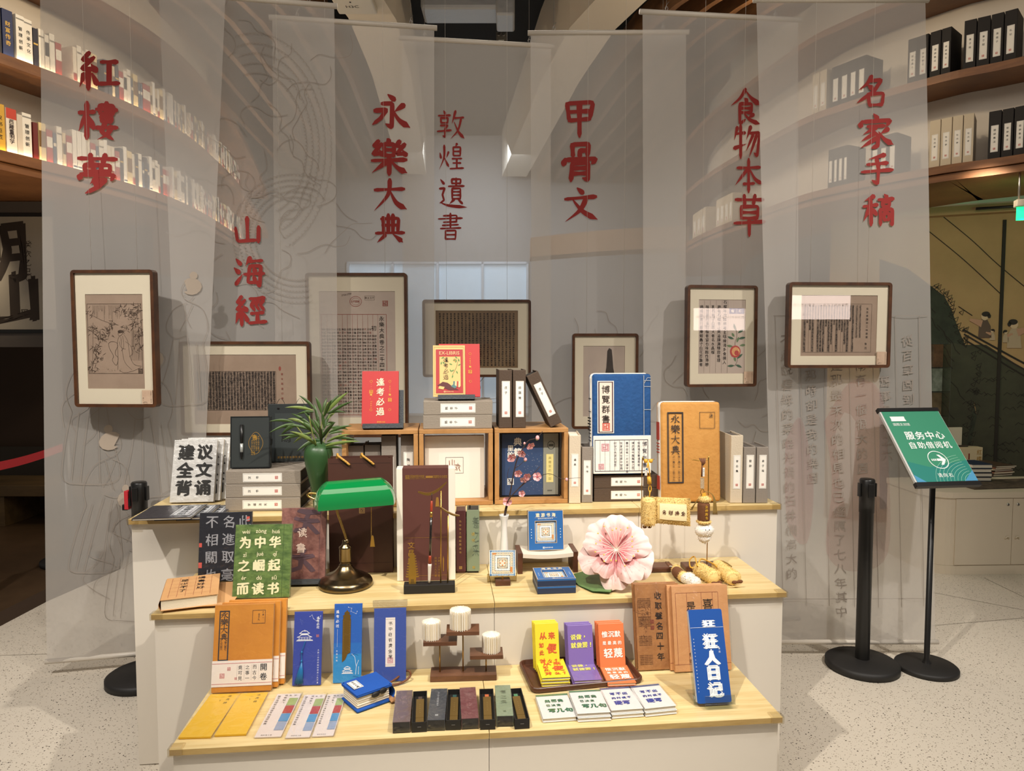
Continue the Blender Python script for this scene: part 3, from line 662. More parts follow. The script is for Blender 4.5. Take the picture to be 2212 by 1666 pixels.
GG = banner('rightmost sheer banner with four red characters and faint handwriting below', (1634, 3.5), (1999, 3.5), (1672, 3.46), (2022, 3.46), [('名', 1893, 197, 58), ('家', 1898, 284, 64), ('手', 1897, 367, 60), ('稿', 1896, 455, 60)], art_letter)

# ================================================================ framed pictures
LINE_ = mat('clear_line', 'd2ccc2', .3)
FRW = wood('frame_wood', '553219', '371f10', 14, (1, 1, 1), .4)
MATB = mat('mat_board', 'd8cdb4', .8); PAPER = mat('old_paper', '9c8672', .8, var=(8, .5), h2='8b7562'); PAPER2 = mat('pale_old_paper', 'b5a596', .8, var=(6, .5), h2='a6958a')
INK = mat('ink_black', '2a2019', .8); INKB = mat('ink_brown', '43301f', .8); RLINE = mat('red_line', '8d4438', .8)
INK_S = mat('sign_ink', '6a5a50', .8)
GLASSP = clear('picture_glass', .06, .015); FOIL = clear('frame_film', .05, .08, bump=(5, .35))
def picture(label, px0, px1, y0, y1, d, yaw, win, draw, paper=PAPER, card=True, film=False, price='318元', look=None):
    """px/py extents of the outer frame at distance d; win = window margins (l, r, b, t) as fractions"""
    p = at_d((px0+px1)/2, y1, d); w = (px1-px0)*d/F_PX; h = (y1-y0)*d/F_PX
    Rz = Matrix.Rotation(YAW+math.radians(yaw), 4, 'Z')
    if look:                         # turned so that its pane mirrors the lit sign at that spot, as the photo shows
        q = at_d(look[0], look[1], d); n = ((CAMP-q).normalized()+(look[2]-q).normalized()).normalized(); xx = Vector((-n.y, n.x, 0)).normalized(); zz = xx.cross(-n); Rz = Matrix(((xx.x, -n.x, zz.x), (xx.y, -n.y, zz.y), (xx.z, -n.z, zz.z))).to_4x4()
    M = Matrix.Translation(p) @ Rz @ Matrix.Translation((-w/2, 0, 0)); f = .014; D = .04
    t = thing('picture_frame', label, 'framed picture', M, 'framed pictures hung before the banners')
    mb = MB(); o = rrect(0, w, 0, h, .016); i = rrect(f, w-f, f, h-f, .003); n = len(o)
    vs = [(x, y, z) for y in (0, D) for x, z in o]+[(x, y, z) for y in (0, D) for x, z in i]
    fs = []
    for k in range(n):
        j = (k+1) % n; fs += [(k, j, n+j, n+k), (2*n+k, 3*n+k, 3*n+j, 2*n+j), (k, 2*n+k, 2*n+j, j), (n+k, n+j, 3*n+j, 3*n+k)]
    mb.add(vs, fs, FRW); mb.rect(f, w-f, f, h-f, FRW, y=D-.003); mb.obj('frame_border', t)
    l, r, b, tp = win; x0, x1, z0, z1 = w*l, w*(1-r), h*b, h*(1-tp)
    mb = MB(); yy = .010
    for a in ((f, x0, f, h-f), (x1, w-f, f, h-f), (x0, x1, f, z0), (x0, x1, z1, h-f)): mb.box(a[0], a[1], yy, yy+.004, a[2], a[3], MATB)
    mb.obj('mat_board', t)
    mb = MB(); mb.box(x0, x1, yy+.0025, yy+.0038, z0, z1, paper); T = Matrix.Translation((x0, yy+.0024, z0)); mb.T = T
    draw(mb, x1-x0, z1-z0); mb.obj('artwork', t)
    mb = MB(); mb.quad((f, .006, f), (w-f, .006, f), (w-f, .006, h-f), (f, .006, h-f), FOIL if film else GLASSP); mb.obj('glass', t)
    if card:
        mb = MB(); cw, chh = .048, .062; a = w-f-cw-.004; c = f+.001
        mb.box(a, a+cw, .0015, .0055, c, c+chh, mat('card_paper', 'bfa58c', .7, var=(20, .6), h2='ad8f78'))
        mb.col('古籍善本文创装饰画', a+cw*.86, c+chh*.9, .0045, INK, pitch=.006, y=.0012); mb.col('售价', a+cw*.12, c+chh*.42, .005, INK, pitch=.008, y=.0012)
        mb.word(price[:-1], a+cw*.2, c+chh*.12, .008, INK, y=.0012, shear=.2, rot=.1); mb.ch(price[-1], a+cw*.42, c+chh*.12, .007, INK, y=.0012)
        mb.obj('price_card', t)
    mb = MB()
    for q in (.22, .78): a = Vector((w*q, D*.6, h-.002)); b = M.inverted() @ Vector((*(M @ a).xy, 5.28)); mb.tube([a, b], .0006, LINE_, 5)
    mb.obj('hanging_wire', t); return M
def textblock(mb, w, h, cols, rows, size, ink, seed=1, x0=0, x1=1, z0=0, z1=1, lines=None, holes=.0, **k):
    R = random.Random(seed); cw = (x1-x0)*w/cols; rh = (z1-z0)*h/rows
    for c in range(cols):
        stop = rows if R.random() > holes else R.randint(rows//3, rows)
        for r in range(stop): mb.ch(R.choice(POOL), x0*w+cw*(c+.5)+R.uniform(-.05, .05)*cw, z1*h-rh*(r+.5), size, ink, y=-.0006, wob=.03, **k)
        if lines: mb.rect(x0*w+cw*c-.0004, x0*w+cw*c+.0004, z0*h, z1*h, lines, -.0005)
def spray(mb, x, z, n, s, ink, seed=0, dr=None):
    R = random.Random(seed)
    for k in range(n):
        a = (dr if dr is not None else R.uniform(0, 6.28))+R.uniform(-.9, .9); l = s*R.uniform(.5, 1.1); px, pz = x+R.uniform(-s, s)*.8, z+R.uniform(-s, s)*.8
        mb.stroke([(px, pz), (px+l*.5*math.cos(a)+.001, pz+l*.5*math.sin(a)), (px+l*math.cos(a), pz+l*math.sin(a))], s*.11, ink, y=-.0006, taper=True)
def draw_bamboo(mb, w, h):
    L = lambda p, q=.0012: mb.stroke([(a.x*w, a.y*h) for a in spline([(u, v, 0) for u, v in p], 4)], q, INKB, y=-.0007)
    x0, x1, z0, z1 = .02, .97, .16, .9
    mb.border(x0*w, x1*w, z0*h, z1*h, .0018, INKB)
    for k in range(22):
        x = .12+.022*k
        if .34 < x < .40: continue
        L([(x, .885), (x+random.uniform(-.01, .01), .885-random.uniform(.04, .17))], .0008)
    for cx, cz, n in ((.12, .62, 26), (.25, .55, 30), (.38, .60, 26), (.45, .68, 16), (.15, .42, 26), (.2, .32, 22), (.1, .24, 18), (.62, .83, 24), (.8, .78, 30), (.9, .84, 26), (.88, .68, 26), (.68, .64, 12), (.92, .56, 24), (.9, .44, 16), (.06, .82, 10)): spray(mb, cx*w, cz*h, n, .085*w, INKB, int(cx*100+cz*1000))
    for p in ([(.05, .17), (.12, .3), (.2, .45)], [(.08, .17), (.1, .4), (.12, .7)], [(.9, .3), (.92, .5), (.9, .8)], [(.8, .35), (.82, .6), (.8, .8)], [(.1, .78), (.3, .72), (.5, .68)]): L(p)
    for k in range(10): L([(.78+.02*k, .3), (.79+.02*k, .62)], .0007)
    L([(.38, .48), (.43, .5), (.52, .49), (.54, .45), (.5, .4), (.5, .36), (.54, .33), (.53, .28), (.5, .25), (.44, .3), (.46, .35), (.4, .42), (.38, .48)], .0016)
    mb.disc(.6*w, .607*h, .05*w, .016*h, INKB, y=-.0009); mb.disc(.575*w, .60*h, .018*w, .012*h, INKB, y=-.0009)
    L([(.56, .6), (.555, .575), (.58, .56), (.62, .575), (.65, .6)], .0014)
    for p in ([(.58, .56), (.54, .5), (.54, .35), (.53, .2)], [(.65, .58), (.72, .5), (.75, .35), (.82, .26), (.95, .24)], [(.6, .55), (.62, .4), (.66, .28), (.78, .2)], [(.63, .56), (.65, .45), (.6, .4)], [(.56, .2), (.64, .17), (.8, .19), (.94, .23)], [(.57, .5), (.6, .44), (.68, .42)], [(.68, .5), (.76, .46), (.8, .38), (.74, .34)]): L(p)
    for k in range(14): spray(mb, random.uniform(.3, .6)*w, .19*h, 1, .03*w, INKB, k, 1.5)
    mb.seal(.93*w, .19*h, .02, INKB)
def draw_dense(mb, w, h):
    mb.border(.02*w, .8*w, .2*h, .76*h, .0015, INKB); textblock(mb, w, h, 26, 22, .0135, INK, 3, .025, .795, .205, .755, RLINE if 0 else None, bold=.02)
    for k in range(6): mb.ch('善本再造印章'[k], .86*w, (.72-.07*k)*h, .012, RLINE)
    mb.disc(.84*w, .8*h, .006, .011, RLINE)
def draw_yongle(mb, w, h):
    mb.ring(.48*w, .92*h, .030, .026, .0022, RLINE); mb.ring(.48*w, .92*h, .022, .018, .0012, RLINE); mb.row('北平圖書', .43*w, .92*h, .012, RLINE, pitch=.011)
    mb.border(.6*w, .73*w, .93*h, .965*h, .001, INKB); mb.row('國立北平', .615*w, .948*h, .011, INKB, pitch=.0125)
    mb.seal(.87*w, .905*h, .028, RLINE); mb.word('2726-2706', .36*w, .975*h, .012, INKB, shear=.2)
    mb.border(.02*w, .885*w, .02*h, .82*h, .0022, RLINE)
    mb.col('永樂大典卷之二千四百六', .82*w, .785*h, .027, INK, pitch=.030, bold=.01, wob=.03)
    mb.ch('初', .715*w, .71*h, .027, INK, bold=.012)
    for c in range(11):
        x = (.75-.067*c)*w; mb.rect(x+.018*w, x+.021*w, .02*h, .82*h, RLINE, -.0005)
        R = random.Random(c)
        for r in range(26):
            if c == 0 and r < 2: continue
            mb.ch(R.choice(POOL), x-.014*w, (.70-.026*r)*h, .0125, INK if R.random() > .12 else RLINE, y=-.0006, wob=.03); mb.ch(R.choice(POOL), x-.044*w, (.70-.026*r)*h, .0125, INK, y=-.0006, wob=.03)
def draw_cave(mb, w, h):
    textblock(mb, w, h, 21, 24, .0105, INK, 9, .03, .97, .03, .96, bold=.03)
def draw_bone(mb, w, h):
    P = [(.42, .05), (.46, .3), (.5, .5), (.56, .7), (.58, .93), (.62, .97), (.68, .95), (.7, .85), (.72, .7), (.78, .5), (.85, .3), (.9, .05)]
    mb.prism([(a*w, b*h) for a, b in P[::-1]], -.002, -.0002, mat('bone_brown', '352a22', .6, var=(20, .7), h2='241a14'))
    for k, c in enumerate('貞卜王日吉月大雨'): mb.ch(c, (.55+.11*(k % 3))*w, (.55-.1*(k//3))*h, .018, mat('bone_line', '8a7866'), y=-.0024)
def draw_pomegranate(mb, w, h):
    T = ['石榴味甘酸無毒主咽燥渴多食損人', '肺每石榴者止痢澁腸漏精甜者理', '乳石有子白而大者名水晶榴', '味甘美丹溪曰榴者留也味酸性滯戀', '禍成痰東行根療蛔蟲寸白花百葉者']
    for k, s in enumerate(T):
        x = (.56-.125*k)*w; mb.col(s, x, (.965 if k == 0 else .9)*h, .0195, INK, pitch=.0205 if k else .0215, wob=.03, bold=.008); mb.rect(x-.064*w, x-.061*w, .01*h, .99*h, INKB, -.0005)
    mb.rect(.62*w, .62*w+.001, .01*h, .99*h, INKB, -.0005); mb.rect(.65*w, .97*w, .81*h, .885*h, mat('label_navy', '22305e', .6)); mb.rect(.805*w, .81*w, .81*h, .885*h, PAPER2, -.0008)
    mb.ch('榴', .72*w, .848*h, .015, MATB); mb.ch('石', .88*w, .848*h, .015, MATB)
    G = mat('leaf_print', '3b5540', .8); G2 = mat('leaf_print_pale', '5f7450', .8); PR_ = mat('fruit_red', 'a8403a', .8); PY = mat('fruit_yellow', 'd5a56c', .8)
    S = [(.8, .62), (.82, .5), (.78, .4), (.84, .2), (.78, .1)]; mb.stroke([(p.x*w, p.y*h) for p in spline([(a, b, 0) for a, b in S], 4)], .0018, INKB)
    for x, z, a, l in ((.8, .58, 1.9, .16), (.84, .55, .5, .15), (.76, .47, 2.8, .15), (.85, .47, .2, .17), (.82, .42, 1.2, .13), (.74, .37, 3.0, .14), (.88, .38, .1, .14), (.83, .2, .7, .16), (.8, .16, 1.8, .12), (.78, .11, 3.2, .16), (.8, .12, 5.9, .15), (.77, .5, 2.2, .1)):
        c, s_ = math.cos(a), math.sin(a); P = []
        for t in range(9): q = t/8; P.append((q*l, .028*math.sin(PI*q)))
        P += [(q*l, -.022*math.sin(PI*q)) for q in (.8, .6, .4, .2)]
        mb.poly([(x*w+(u*c-v*s_)*w, z*h+(u*s_+v*c)*w) for u, v in P], G if l > .145 else G2)
    mb.disc(.79*w, .3*h, .115*w, .082*h, PR_, y=-.0008); mb.disc(.80*w, .30*h, .085*w, .06*h, PY, y=-.0009); mb.disc(.82*w, .28*h, .05*w, .035*h, PR_, y=-.001)
    for k in range(5): mb.stroke([((.70+.04*k)*w, .365*h), ((.74+.02*k)*w, .3*h), ((.71+.04*k)*w, .23*h)], .0015, PR_, y=-.0011)
def draw_draft(mb, w, h):
    mb.border(.02*w, .93*w, .06*h, .86*h, .001, INKB); textblock(mb, w, h, 19, 26, .0095, INK, 17, .03, .70, .07, .84, INKB, .35, bold=.02)
    textblock(mb, w, h, 2, 22, .009, INK, 5, .71, .80, .3, .84, INKB); mb.col('從百草園到三味書屋', .87*w, .78*h, .012, INK, pitch=.017); mb.col('鲁迅', .86*w, .2*h, .012, INK, pitch=.02)
# lit sign on the wall behind the viewer, mirrored in the right hand panes
def mirror_hit(px, py, P, n, y=-2.5):
    r = ray(px, py).normalized(); q = CAMP+r*((P-CAMP).dot(n)/r.dot(n)); dd = r-2*r.dot(n)*n; return q+dd*((y-q.y)/dd.y)
_a = YAW+math.radians(3); _n = Vector((math.sin(_a), -math.cos(_a), 0)); _P = at_d(1812, 700, 3.40)
SG = [mirror_hit(px, py, _P, _n) for px, py in ((1708, 690), (1838, 690), (1838, 638), (1708, 638))]; SGC = sum(SG, Vector())/4
sw = abs(SG[1].x-SG[0].x); sh = abs(SG[3].z-SG[0].z)
MSG = Matrix.Translation((SGC.x, -2.5, SGC.z)) @ Matrix.Rotation(PI, 4, 'Z')
t = thing('lightbox_sign', 'backlit white sign with a line of dark writing, mirrored in the right framed pictures', 'sign', MSG)
mb = MB(); mb.box(-sw/2-.02, sw/2+.02, .004, .09, -sh/2-.02, sh/2+.02, mat('sign_case', '8a8680', .5), .004); mb.obj('case', t)
mb = MB(); mb.rect(-sw/2, sw/2, -sh/2, sh/2, mat('lit_sign', 'ffe9de', emit=6.5), .003); mb.row('愿保持我们的童心；愿保持我们的', -sw*.44, sh*.1, sw*.05, INK_S, y=.001, pitch=sw*.062); mb.row('——冰心', sw*.2, -sh*.3, sw*.035, INK_S, y=.001, pitch=sw*.04); mb.obj('lit_panel', t)
mb = MB()
for q in (-.3, .3): mb.tube([(sw*q, .05, sh/2+.02), (sw*q, .05, 5.29-SGC.z)], .008, WIRE)
mb.obj('hanger', t)
picture('tall framed line drawing of a lady among bamboo on the leftmost banner', 158, 341, 584, 880, 3.16, -3, (.155, .15, .135, .175), draw_bamboo, price='328元')
picture('wide framed page packed with dense black text behind the silver notebooks', 393, 671, 737, 941, 3.445, 2, (.10, .11, .12, .14), draw_dense, card=False, film=True)
picture('tallest framed page with red rules and a round red stamp', 664, 882, 590, 945, 3.66, 0, (.13, .12, .12, .11), draw_yongle, PAPER2, card=False, film=True)
picture('wide framed dark manuscript sheet behind the red bookplate envelope', 913, 1147, 648, 815, 3.89, 0, (.12, .12, .12, .14), draw_cave, mat('dark_paper', '6e573f', .7, var=(4, .7), h2='8d7350'), card=False, film=True)
picture('small framed picture of a dark inscribed bone behind the blue book cushion', 1235, 1378, 720, 927, 3.78, 0, (.17, .2, .13, .13), draw_bone, PAPER2, card=False, film=True)
picture('framed page of black columns with a red pomegranate beneath a small navy label', 1480, 1639, 617, 836, 3.56, 2, (.17, .16, .13, .14), draw_pomegranate, PAPER2, price='328元', look=(1556, 690, SGC))
picture('wide framed handwritten draft on the rightmost banner', 1699, 1926, 611, 795, 3.40, 3, (.13, .13, .14, .15), draw_draft, price='308元')

# ================================================================ right side: mural, counter, exit sign, stand
def plane_px(A, B, z0=0):
    x = (B-A); x.z = 0; x.normalize(); y = Vector((-x.y, x.x, 0))
    return Matrix(((x.x, y.x, 0, A.x), (x.y, y.y, 0, A.y), (0, 0, 1, z0), (0, 0, 0, 1)))
def loc(M, px, py):
    n = M.to_3x3() @ Vector((0, 1, 0)); q = M.inverted() @ at_plane(px, py, M.translation, n); return (q.x, q.z)
MW = plane_px(colpt(1780, 6.3, 0), colpt(2420, 5.5, 0)); wl = (colpt(1780, 6.3, 0)-colpt(2420, 5.5, 0)).length
MUR = mat('mural_ground', 'b08f66', .75, var=(1.2, .5), h2='8f7350'); MD = mat('mural_rock', '33382e', .8, var=(6, .8), h2='1d211c'); MG = mat('mural_green', '3f4032', .8, var=(5, .7), h2='33332a'); ML = mat('mural_line', '221d18', .8); MP = mat('mural_robe', 'b09a84', .8); MH = mat('mural_hair', '2a2320', .8); MS = mat('mural_skin', 'c9ad90', .8); MPK = mat('mural_pink', 'b58a74', .8)
mb = MB(); mb.box(0, wl, 0, .12, 0, 3.0, MUR); Pm = lambda pts: [loc(MW, *p) for p in pts]
def mpoly(pts, m, y): mb.poly(Pm(pts), m, y)
def mline(pts, wd, m, y=-.006): mb.stroke([(p.x, p.y) for p in spline([(a, b, 0) for a, b in Pm(pts)], 4)], wd, m, y)
mpoly([(1900, 560), (1960, 580), (2003, 612), (2040, 640), (2055, 668), (2068, 705), (2082, 740), (2100, 770), (2112, 800), (2100, 860), (2118, 930), (2150, 1010), (2160, 1100), (1900, 1100)], MD, -.002)
mpoly([(2085, 745), (2130, 745), (2200, 790), (2260, 830), (2300, 1100), (2100, 1100), (2092, 980), (2110, 900)], MG, -.003)
mpoly([(1930, 1100), (1960, 900), (2010, 790), (2050, 740), (2085, 745), (2108, 850), (2080, 1000), (2060, 1100)], MG, -.0035)
for k in range(60):
    t = k/59; R = random.Random(k)
    if k < 30: px, py = interp([(0, 2005), (.12, 2040), (.3, 2062), (.5, 2075)], t)+R.uniform(-8, 16), interp([(0, 612), (.12, 640), (.3, 700), (.5, 750)], t)+R.uniform(-10, 10)
    else: px, py = interp([(.5, 2108), (.7, 2100), (1, 2072)], t)+R.uniform(-10, 14), interp([(.5, 760), (.7, 850), (1, 1010)], t)+R.uniform(-10, 10)
    mb.stroke(Pm([(px, py), (px+11, py-5), (px+7, py+6), (px, py)]), .006, ML, -.005)
for k in range(40):
    R = random.Random(k+200); px, py = R.uniform(2090, 2260), R.uniform(800, 1040); mb.stroke(Pm([(px-12, py), (px-5, py-6), (px+4, py-1), (px+10, py-6), (px+16, py+1)]), .005, ML, -.005)
for k in range(16):
    R = random.Random(k+300); px, py = R.uniform(2000, 2070), R.uniform(650, 1000); mb.stroke(Pm([(px-14, py-14), (px, py), (px+6, py+16), (px+16, py+26)]), .006, ML, -.005)
mline([(2080, 712), (2130, 740), (2212, 785), (2300, 830)], .014, ML); mline([(2082, 722), (2130, 750), (2212, 798), (2300, 842)], .012, MH); mline([(2085, 735), (2130, 762), (2212, 812), (2300, 858)], .012, ML)
for a in ([(2000, 495), (2080, 560), (2160, 634)], [(2033, 465), (2100, 520), (2165, 580), (2300, 690)], [(2070, 662), (2100, 682)]): mline(a, .006, ML)
def robe(px, py, s, f=1, c=MP):
    mpoly([(px+f*a*s, py+b*s) for a, b in ((-.35, 0), (-.3, -.6), (-.16, -.95), (.12, -.95), (.3, -.6), (.34, 0))], c, -.007)
    mpoly([(px+f*a*s, py+b*s) for a, b in ((-.1, -.9), (-.75, -1.0), (-.8, -.88), (-.2, -.55))], MPK, -.008)
    mb.disc(*loc(MW, px, py-1.1*s), .00062*s, .00075*s, MS, -.0085); mb.disc(*loc(MW, px+f*.05*s, py-1.22*s), .0007*s, .0005*s, MH, -.009); mb.disc(*loc(MW, px+f*.22*s, py-1.12*s), .0003*s, .0004*s, MH, -.009)
robe(2127, 730, 42, 1, mat('mural_robe_dark', '5c4a42', .8)); robe(2143, 735, 18, 1); robe(2190, 752, 46, -1); robe(2172, 740, 20, -1); robe(2240, 790, 40, -1)
mb.obj('wall_mural', None, MW)['kind'] = 'structure'
mb = MB(); a, b = loc(MW, 2170, 470), loc(MW, 2170, 1110); mb.box(a[0]-.012, a[0]+.012, -.014, -.0005, .3, a[1]-.02, ML); mb.obj('trim_5', None, MW)['kind'] = 'structure'
mb = MB(); zt = loc(MW, 2100, 447)[1]; mb.box(0, wl, -.16, -.001, zt, zt+.13, CREAM); mb.box(0, wl, -.10, -.001, zt-.07, zt-.001, MUR); mb.obj('trim_6', None, MW)['kind'] = 'structure'
# curtain track rod on the mural wall
mb = MB(); mb.tube([(loc(MW, 2096, 465)[0], -.2, zt-.05), (loc(MW, 2300, 462)[0], -.2, zt-.05)], .011, BLACK)
for q in (2110, 2280): mb.tube([(loc(MW, q, 465)[0], -.2, zt-.05), (loc(MW, q, 465)[0], -.02, zt-.03)], .008, BLACK)
tag(mb.obj('curtain_rod', None, MW), 'thin black rod across the top of the mural beside the exit sign', 'rod')
# counter
CAB = mat('cabinet_white', 'd6cab4', .45); CT = .56
cA = at_z(2010, 1243, 0); cB = at_z(2212, 1240, 0); x = (cB-cA).normalized(); cB = cA+x*2.2; MC = plane_px(cA, cB); cw = 2.2
t = thing('counter_cabinet', 'low cream counter cabinet with rounded corner under the mural', 'cabinet', MC)
def rounded(mb, x0, x1, y0, y1, r, z0, z1, m):
    p = [(x0+r-r*math.sin(a), y0+r-r*math.cos(a)) for a in (PI/2*i/8 for i in range(9))][::-1]+[(x1, y0), (x1, y1), (x0, y1)]
    n = len(p); mb.add([(a, b, z) for z in (z0, z1) for a, b in p], [tuple(range(n-1, -1, -1)), tuple(range(n, 2*n))], m); mb.add([(a, b, z) for z in (z0, z1) for a, b in p], [(i, (i+1) % n, n+(i+1) % n, n+i) for i in range(n)], m, False)
mb = MB(); rounded(mb, .01, cw, .012, .55, .16, .06, CT-.04, CAB); mb.obj('body', t)
mb = MB(); rounded(mb, 0, cw, 0, .55, .17, CT-.039, CT, CAB); mb.obj('countertop', t)
mb = MB(); rounded(mb, 0.005, cw, .004, .55, .17, 0.0, .059, CAB); mb.obj('plinth', t)
xs = [loc(MC, q, 1150)[0] for q in (2064, 2187)]; xs.append(2*xs[1]-xs[0]); xs.append(2*xs[2]-xs[1])
for k in range(3):
    mb = MB(); mb.box(xs[k]+.002, xs[k+1]-.002, .004, .0118, .065, CT-.045, CAB, .001); dd = mb.obj('door', t); kx = xs[k+1]-.035 if k % 2 == 0 else xs[k]+.035
    mb = MB(); mb.T = Matrix.Translation((kx, .004, CT-.085)) @ Matrix.Rotation(PI/2, 4, 'X'); mb.lathe([(0, .004), (.008, .004), (.010, 0)], STEEL, n=16); mb.T = Matrix.Identity(4); mb.rect(kx-.002, kx+.002, CT-.091, CT-.08, BLACK, -.0005); mb.obj('lock', dd)
    mb = MB(); mb.tube([(kx+.012*math.cos(a), .004-.012*abs(math.sin(a)), .24+.018*math.sin(a)) for a in (PI*i/8 for i in range(9))], .004, CAB, 8); mb.obj('handle', dd)
def on_counter(px0, px1, pyb, pyt, dep, name, lab, cat, build, z=CT+.001):
    """front bottom edge px0..px1 at row pyb on the counter plane"""
    M, w, h = place((px0, pyb), (px1, pyb), (px0, pyt), z); return build(M, w, h, dep)
mb = MB(); M, w, h = place((2105, 1058), (2300, 1052), (2105, 1020), CT+.001)
mb.T = M; mb.box(0, w, 0, .3, 0, .004, mat('dark_cloth', '3a3129', .9, var=(14, .8), h2='6a5a48')); tag(mb.obj('cloth_runner'), 'dark patterned cloth spread on the cream counter', 'cloth')
def slab_book(M, w, h, d, c, name='book'):
    m = mat('slab_'+c, c, .5); mb = MB(); mb.T = M; mb.box(0, w, 0, d, 0, .004, m); mb.box(0, w, 0, d, h-.004, h, m); mb.box(0, w, d-.004, d, .004, h-.004, m); mb.box(.003, w-.003, .003, d-.004, .0041, h-.0041, PAGES); return mb.obj(name)
M, w, h = place((2098, 1040), (2142, 1040), (2098, 1028), CT+.006)
for k in range(4): tag(slab_book(M @ Matrix.Translation((.004*(k % 2), 0, k*.031)), w*1.0, .03, .2, '1f2733' if k != 3 else '20304a'), '%s dark covered book in the stack behind the green sign' % ('bottom', 'second', 'third', 'top')[k], 'book', 'dark books stacked on the counter')
M, w, h = place((2040, 1004), (2122, 1003), (2040, 968), CT+.006); mb = MB(); mb.T = M; mb.box(0, w, 0, .2, 0, .14, mat('boxcream', 'd9c7a6', .6), .003); mb.T = M
for k, c in enumerate('红楼'): mb.ch(c, w-.03, .10-.055*k, .045, mat('gilt', 'b08a4a', .5), y=-.001, wob=.03, bold=.02)
mb.rect(w*.62, w*.66, .04, .09, RLINE); tag(mb.obj('boxed_book_set'), 'cream boxed book set with gold characters behind the green sign', 'book box')
M = frame(M.translation+Vector((.02, .02, .142)), YAW+.1); mb = MB(); mb.T = M; mb.box(0, .2, 0, .14, 0, .012, mat('boxdark', '4a4238', .6)); mb.box(.01, .15, .01, .03, .0125, .16, mat('boxwhite', 'ded4c2', .6), .002); tag(mb.obj('book_box'), 'upright cream box on a dark board at the back of the counter', 'book box')
M, w, h = place((2146, 1030), (2212, 1026), (2146, 1000), CT+.006)
for k in range(7): 
    mb = MB(); mb.T = M @ Matrix.Translation((random.uniform(0, .03), random.uniform(0, .02), k*.011)) @ Matrix.Rotation(random.uniform(-.06, .1), 4, 'Z'); mb.box(0, .19, 0, .26, 0, .009, mat('mag%d' % (k % 3), ('4a3a2e', 'c9b79a', '8a5a44')[k % 3], .4), .001); mb.box(.004, .186, -.001, .0, .002, .007, PAGES); tag(mb.obj('magazine'), 'magazine in the loose pile on the counter right of the green sign', 'magazine', 'magazines piled on the counter')
# clear acrylic display tower with pictures
ACR = clear('acrylic', .06, .02, 'f4f6f2')
MA = frame(at_z(2000, 1010, CT+.001)+Vector((-.03, .1, 0)), YAW)
t = thing('acrylic_display', 'clear acrylic display tower with small pictures beside the rightmost banner', 'display stand', MA); mb = MB()
a = loc(MA, 2003, 742); b = loc(MA, 2056, 742); c_ = loc(MA, 2016, 742)[0]
for q in (a[0], c_, b[0]): mb.box(q-.003, q+.003, 0, .12, 0, a[1], ACR)
for k in range(6): mb.box(a[0], b[0], 0, .12, a[1]*k/5-.002, a[1]*k/5+.002, ACR)
mb.obj('shelves', t)
for k, c in enumerate(('7a4a2c', '8f8476', '74614a', '8a8f88', '6a4a34')):
    mb = MB(); z0 = a[1]*k/5+.004; mb.box(c_+.008, b[0]-.006, .1, .11, z0, z0+a[1]/5-.012, mat('pic'+c, c, .6, var=(18, .8))); mb.obj('picture_card', t)
# exit sign
MX = plane_px(colpt(2163, 4.5, 0), colpt(2420, 4.3, 0))
a = loc(MX, 2163, 478); b = loc(MX, 2212, 447); xw = .36; z0, z1 = a[1], b[1]
t = thing('exit_sign', 'glowing green exit sign hanging below the right shelf', 'exit sign', MX)
mb = MB(); mb.box(-.01, xw, -.03, .03, z1, z1+.045, mat('sign_housing', 'a9a498', .5), .006); mb.obj('housing', t)
GLOW = mat('exit_green', '18e07c', emit=1.5); GL2 = mat('exit_pale', 'b8ffdc', emit=1.6); GDK = mat('exit_dark', '0c8a48', emit=.4)
mb = MB(); mb.box(0, xw-.01, -.004, .004, z0, z1-.0005, GLOW); q = .085
mb.rect(q, q+.075, z0+.012, z1-.008, GL2, -.005)
zc = (z0+z1)/2; rx = q+.037
mb.disc(rx+.006, zc+.022, .007, .007, GDK, -.006)
for s_ in ([(rx+.004, zc+.014), (rx-.002, zc-.004), (rx+.012, zc-.014), (rx+.006, zc-.03)], [(rx-.002, zc-.004), (rx-.012, zc-.018), (rx-.024, zc-.018)], [(rx+.004, zc+.012), (rx+.018, zc+.004), (rx+.026, zc+.01)], [(rx+.002, zc+.012), (rx-.014, zc+.01), (rx-.018, zc)]): mb.stroke(s_, .008, GDK, -.006)
mb.row('安全出口', q+.1, zc, .03, GL2, y=-.005, pitch=.038); mb.obj('sign_panel', t)
mb = MB()
for q in (.01, .3): mb.tube([(q, 0, z1+.04), (q, 0, 2.665)], .006, STEEL)
mb.obj('hanger', t)
lamp('exit_glow', 'AREA', tuple(MX @ Vector((.17, -.02, z0-.02))), tuple(MX @ Vector((.12, 1, z0-.5))), .5, (.1, 1, .45), .3, .05)
lamp('exit_glow', 'AREA', tuple(MX @ Vector((.17, .03, z1-.02))), tuple(MX @ Vector((.0, 1, z1-.1))), .8, (.1, 1, .45), .3, .1)
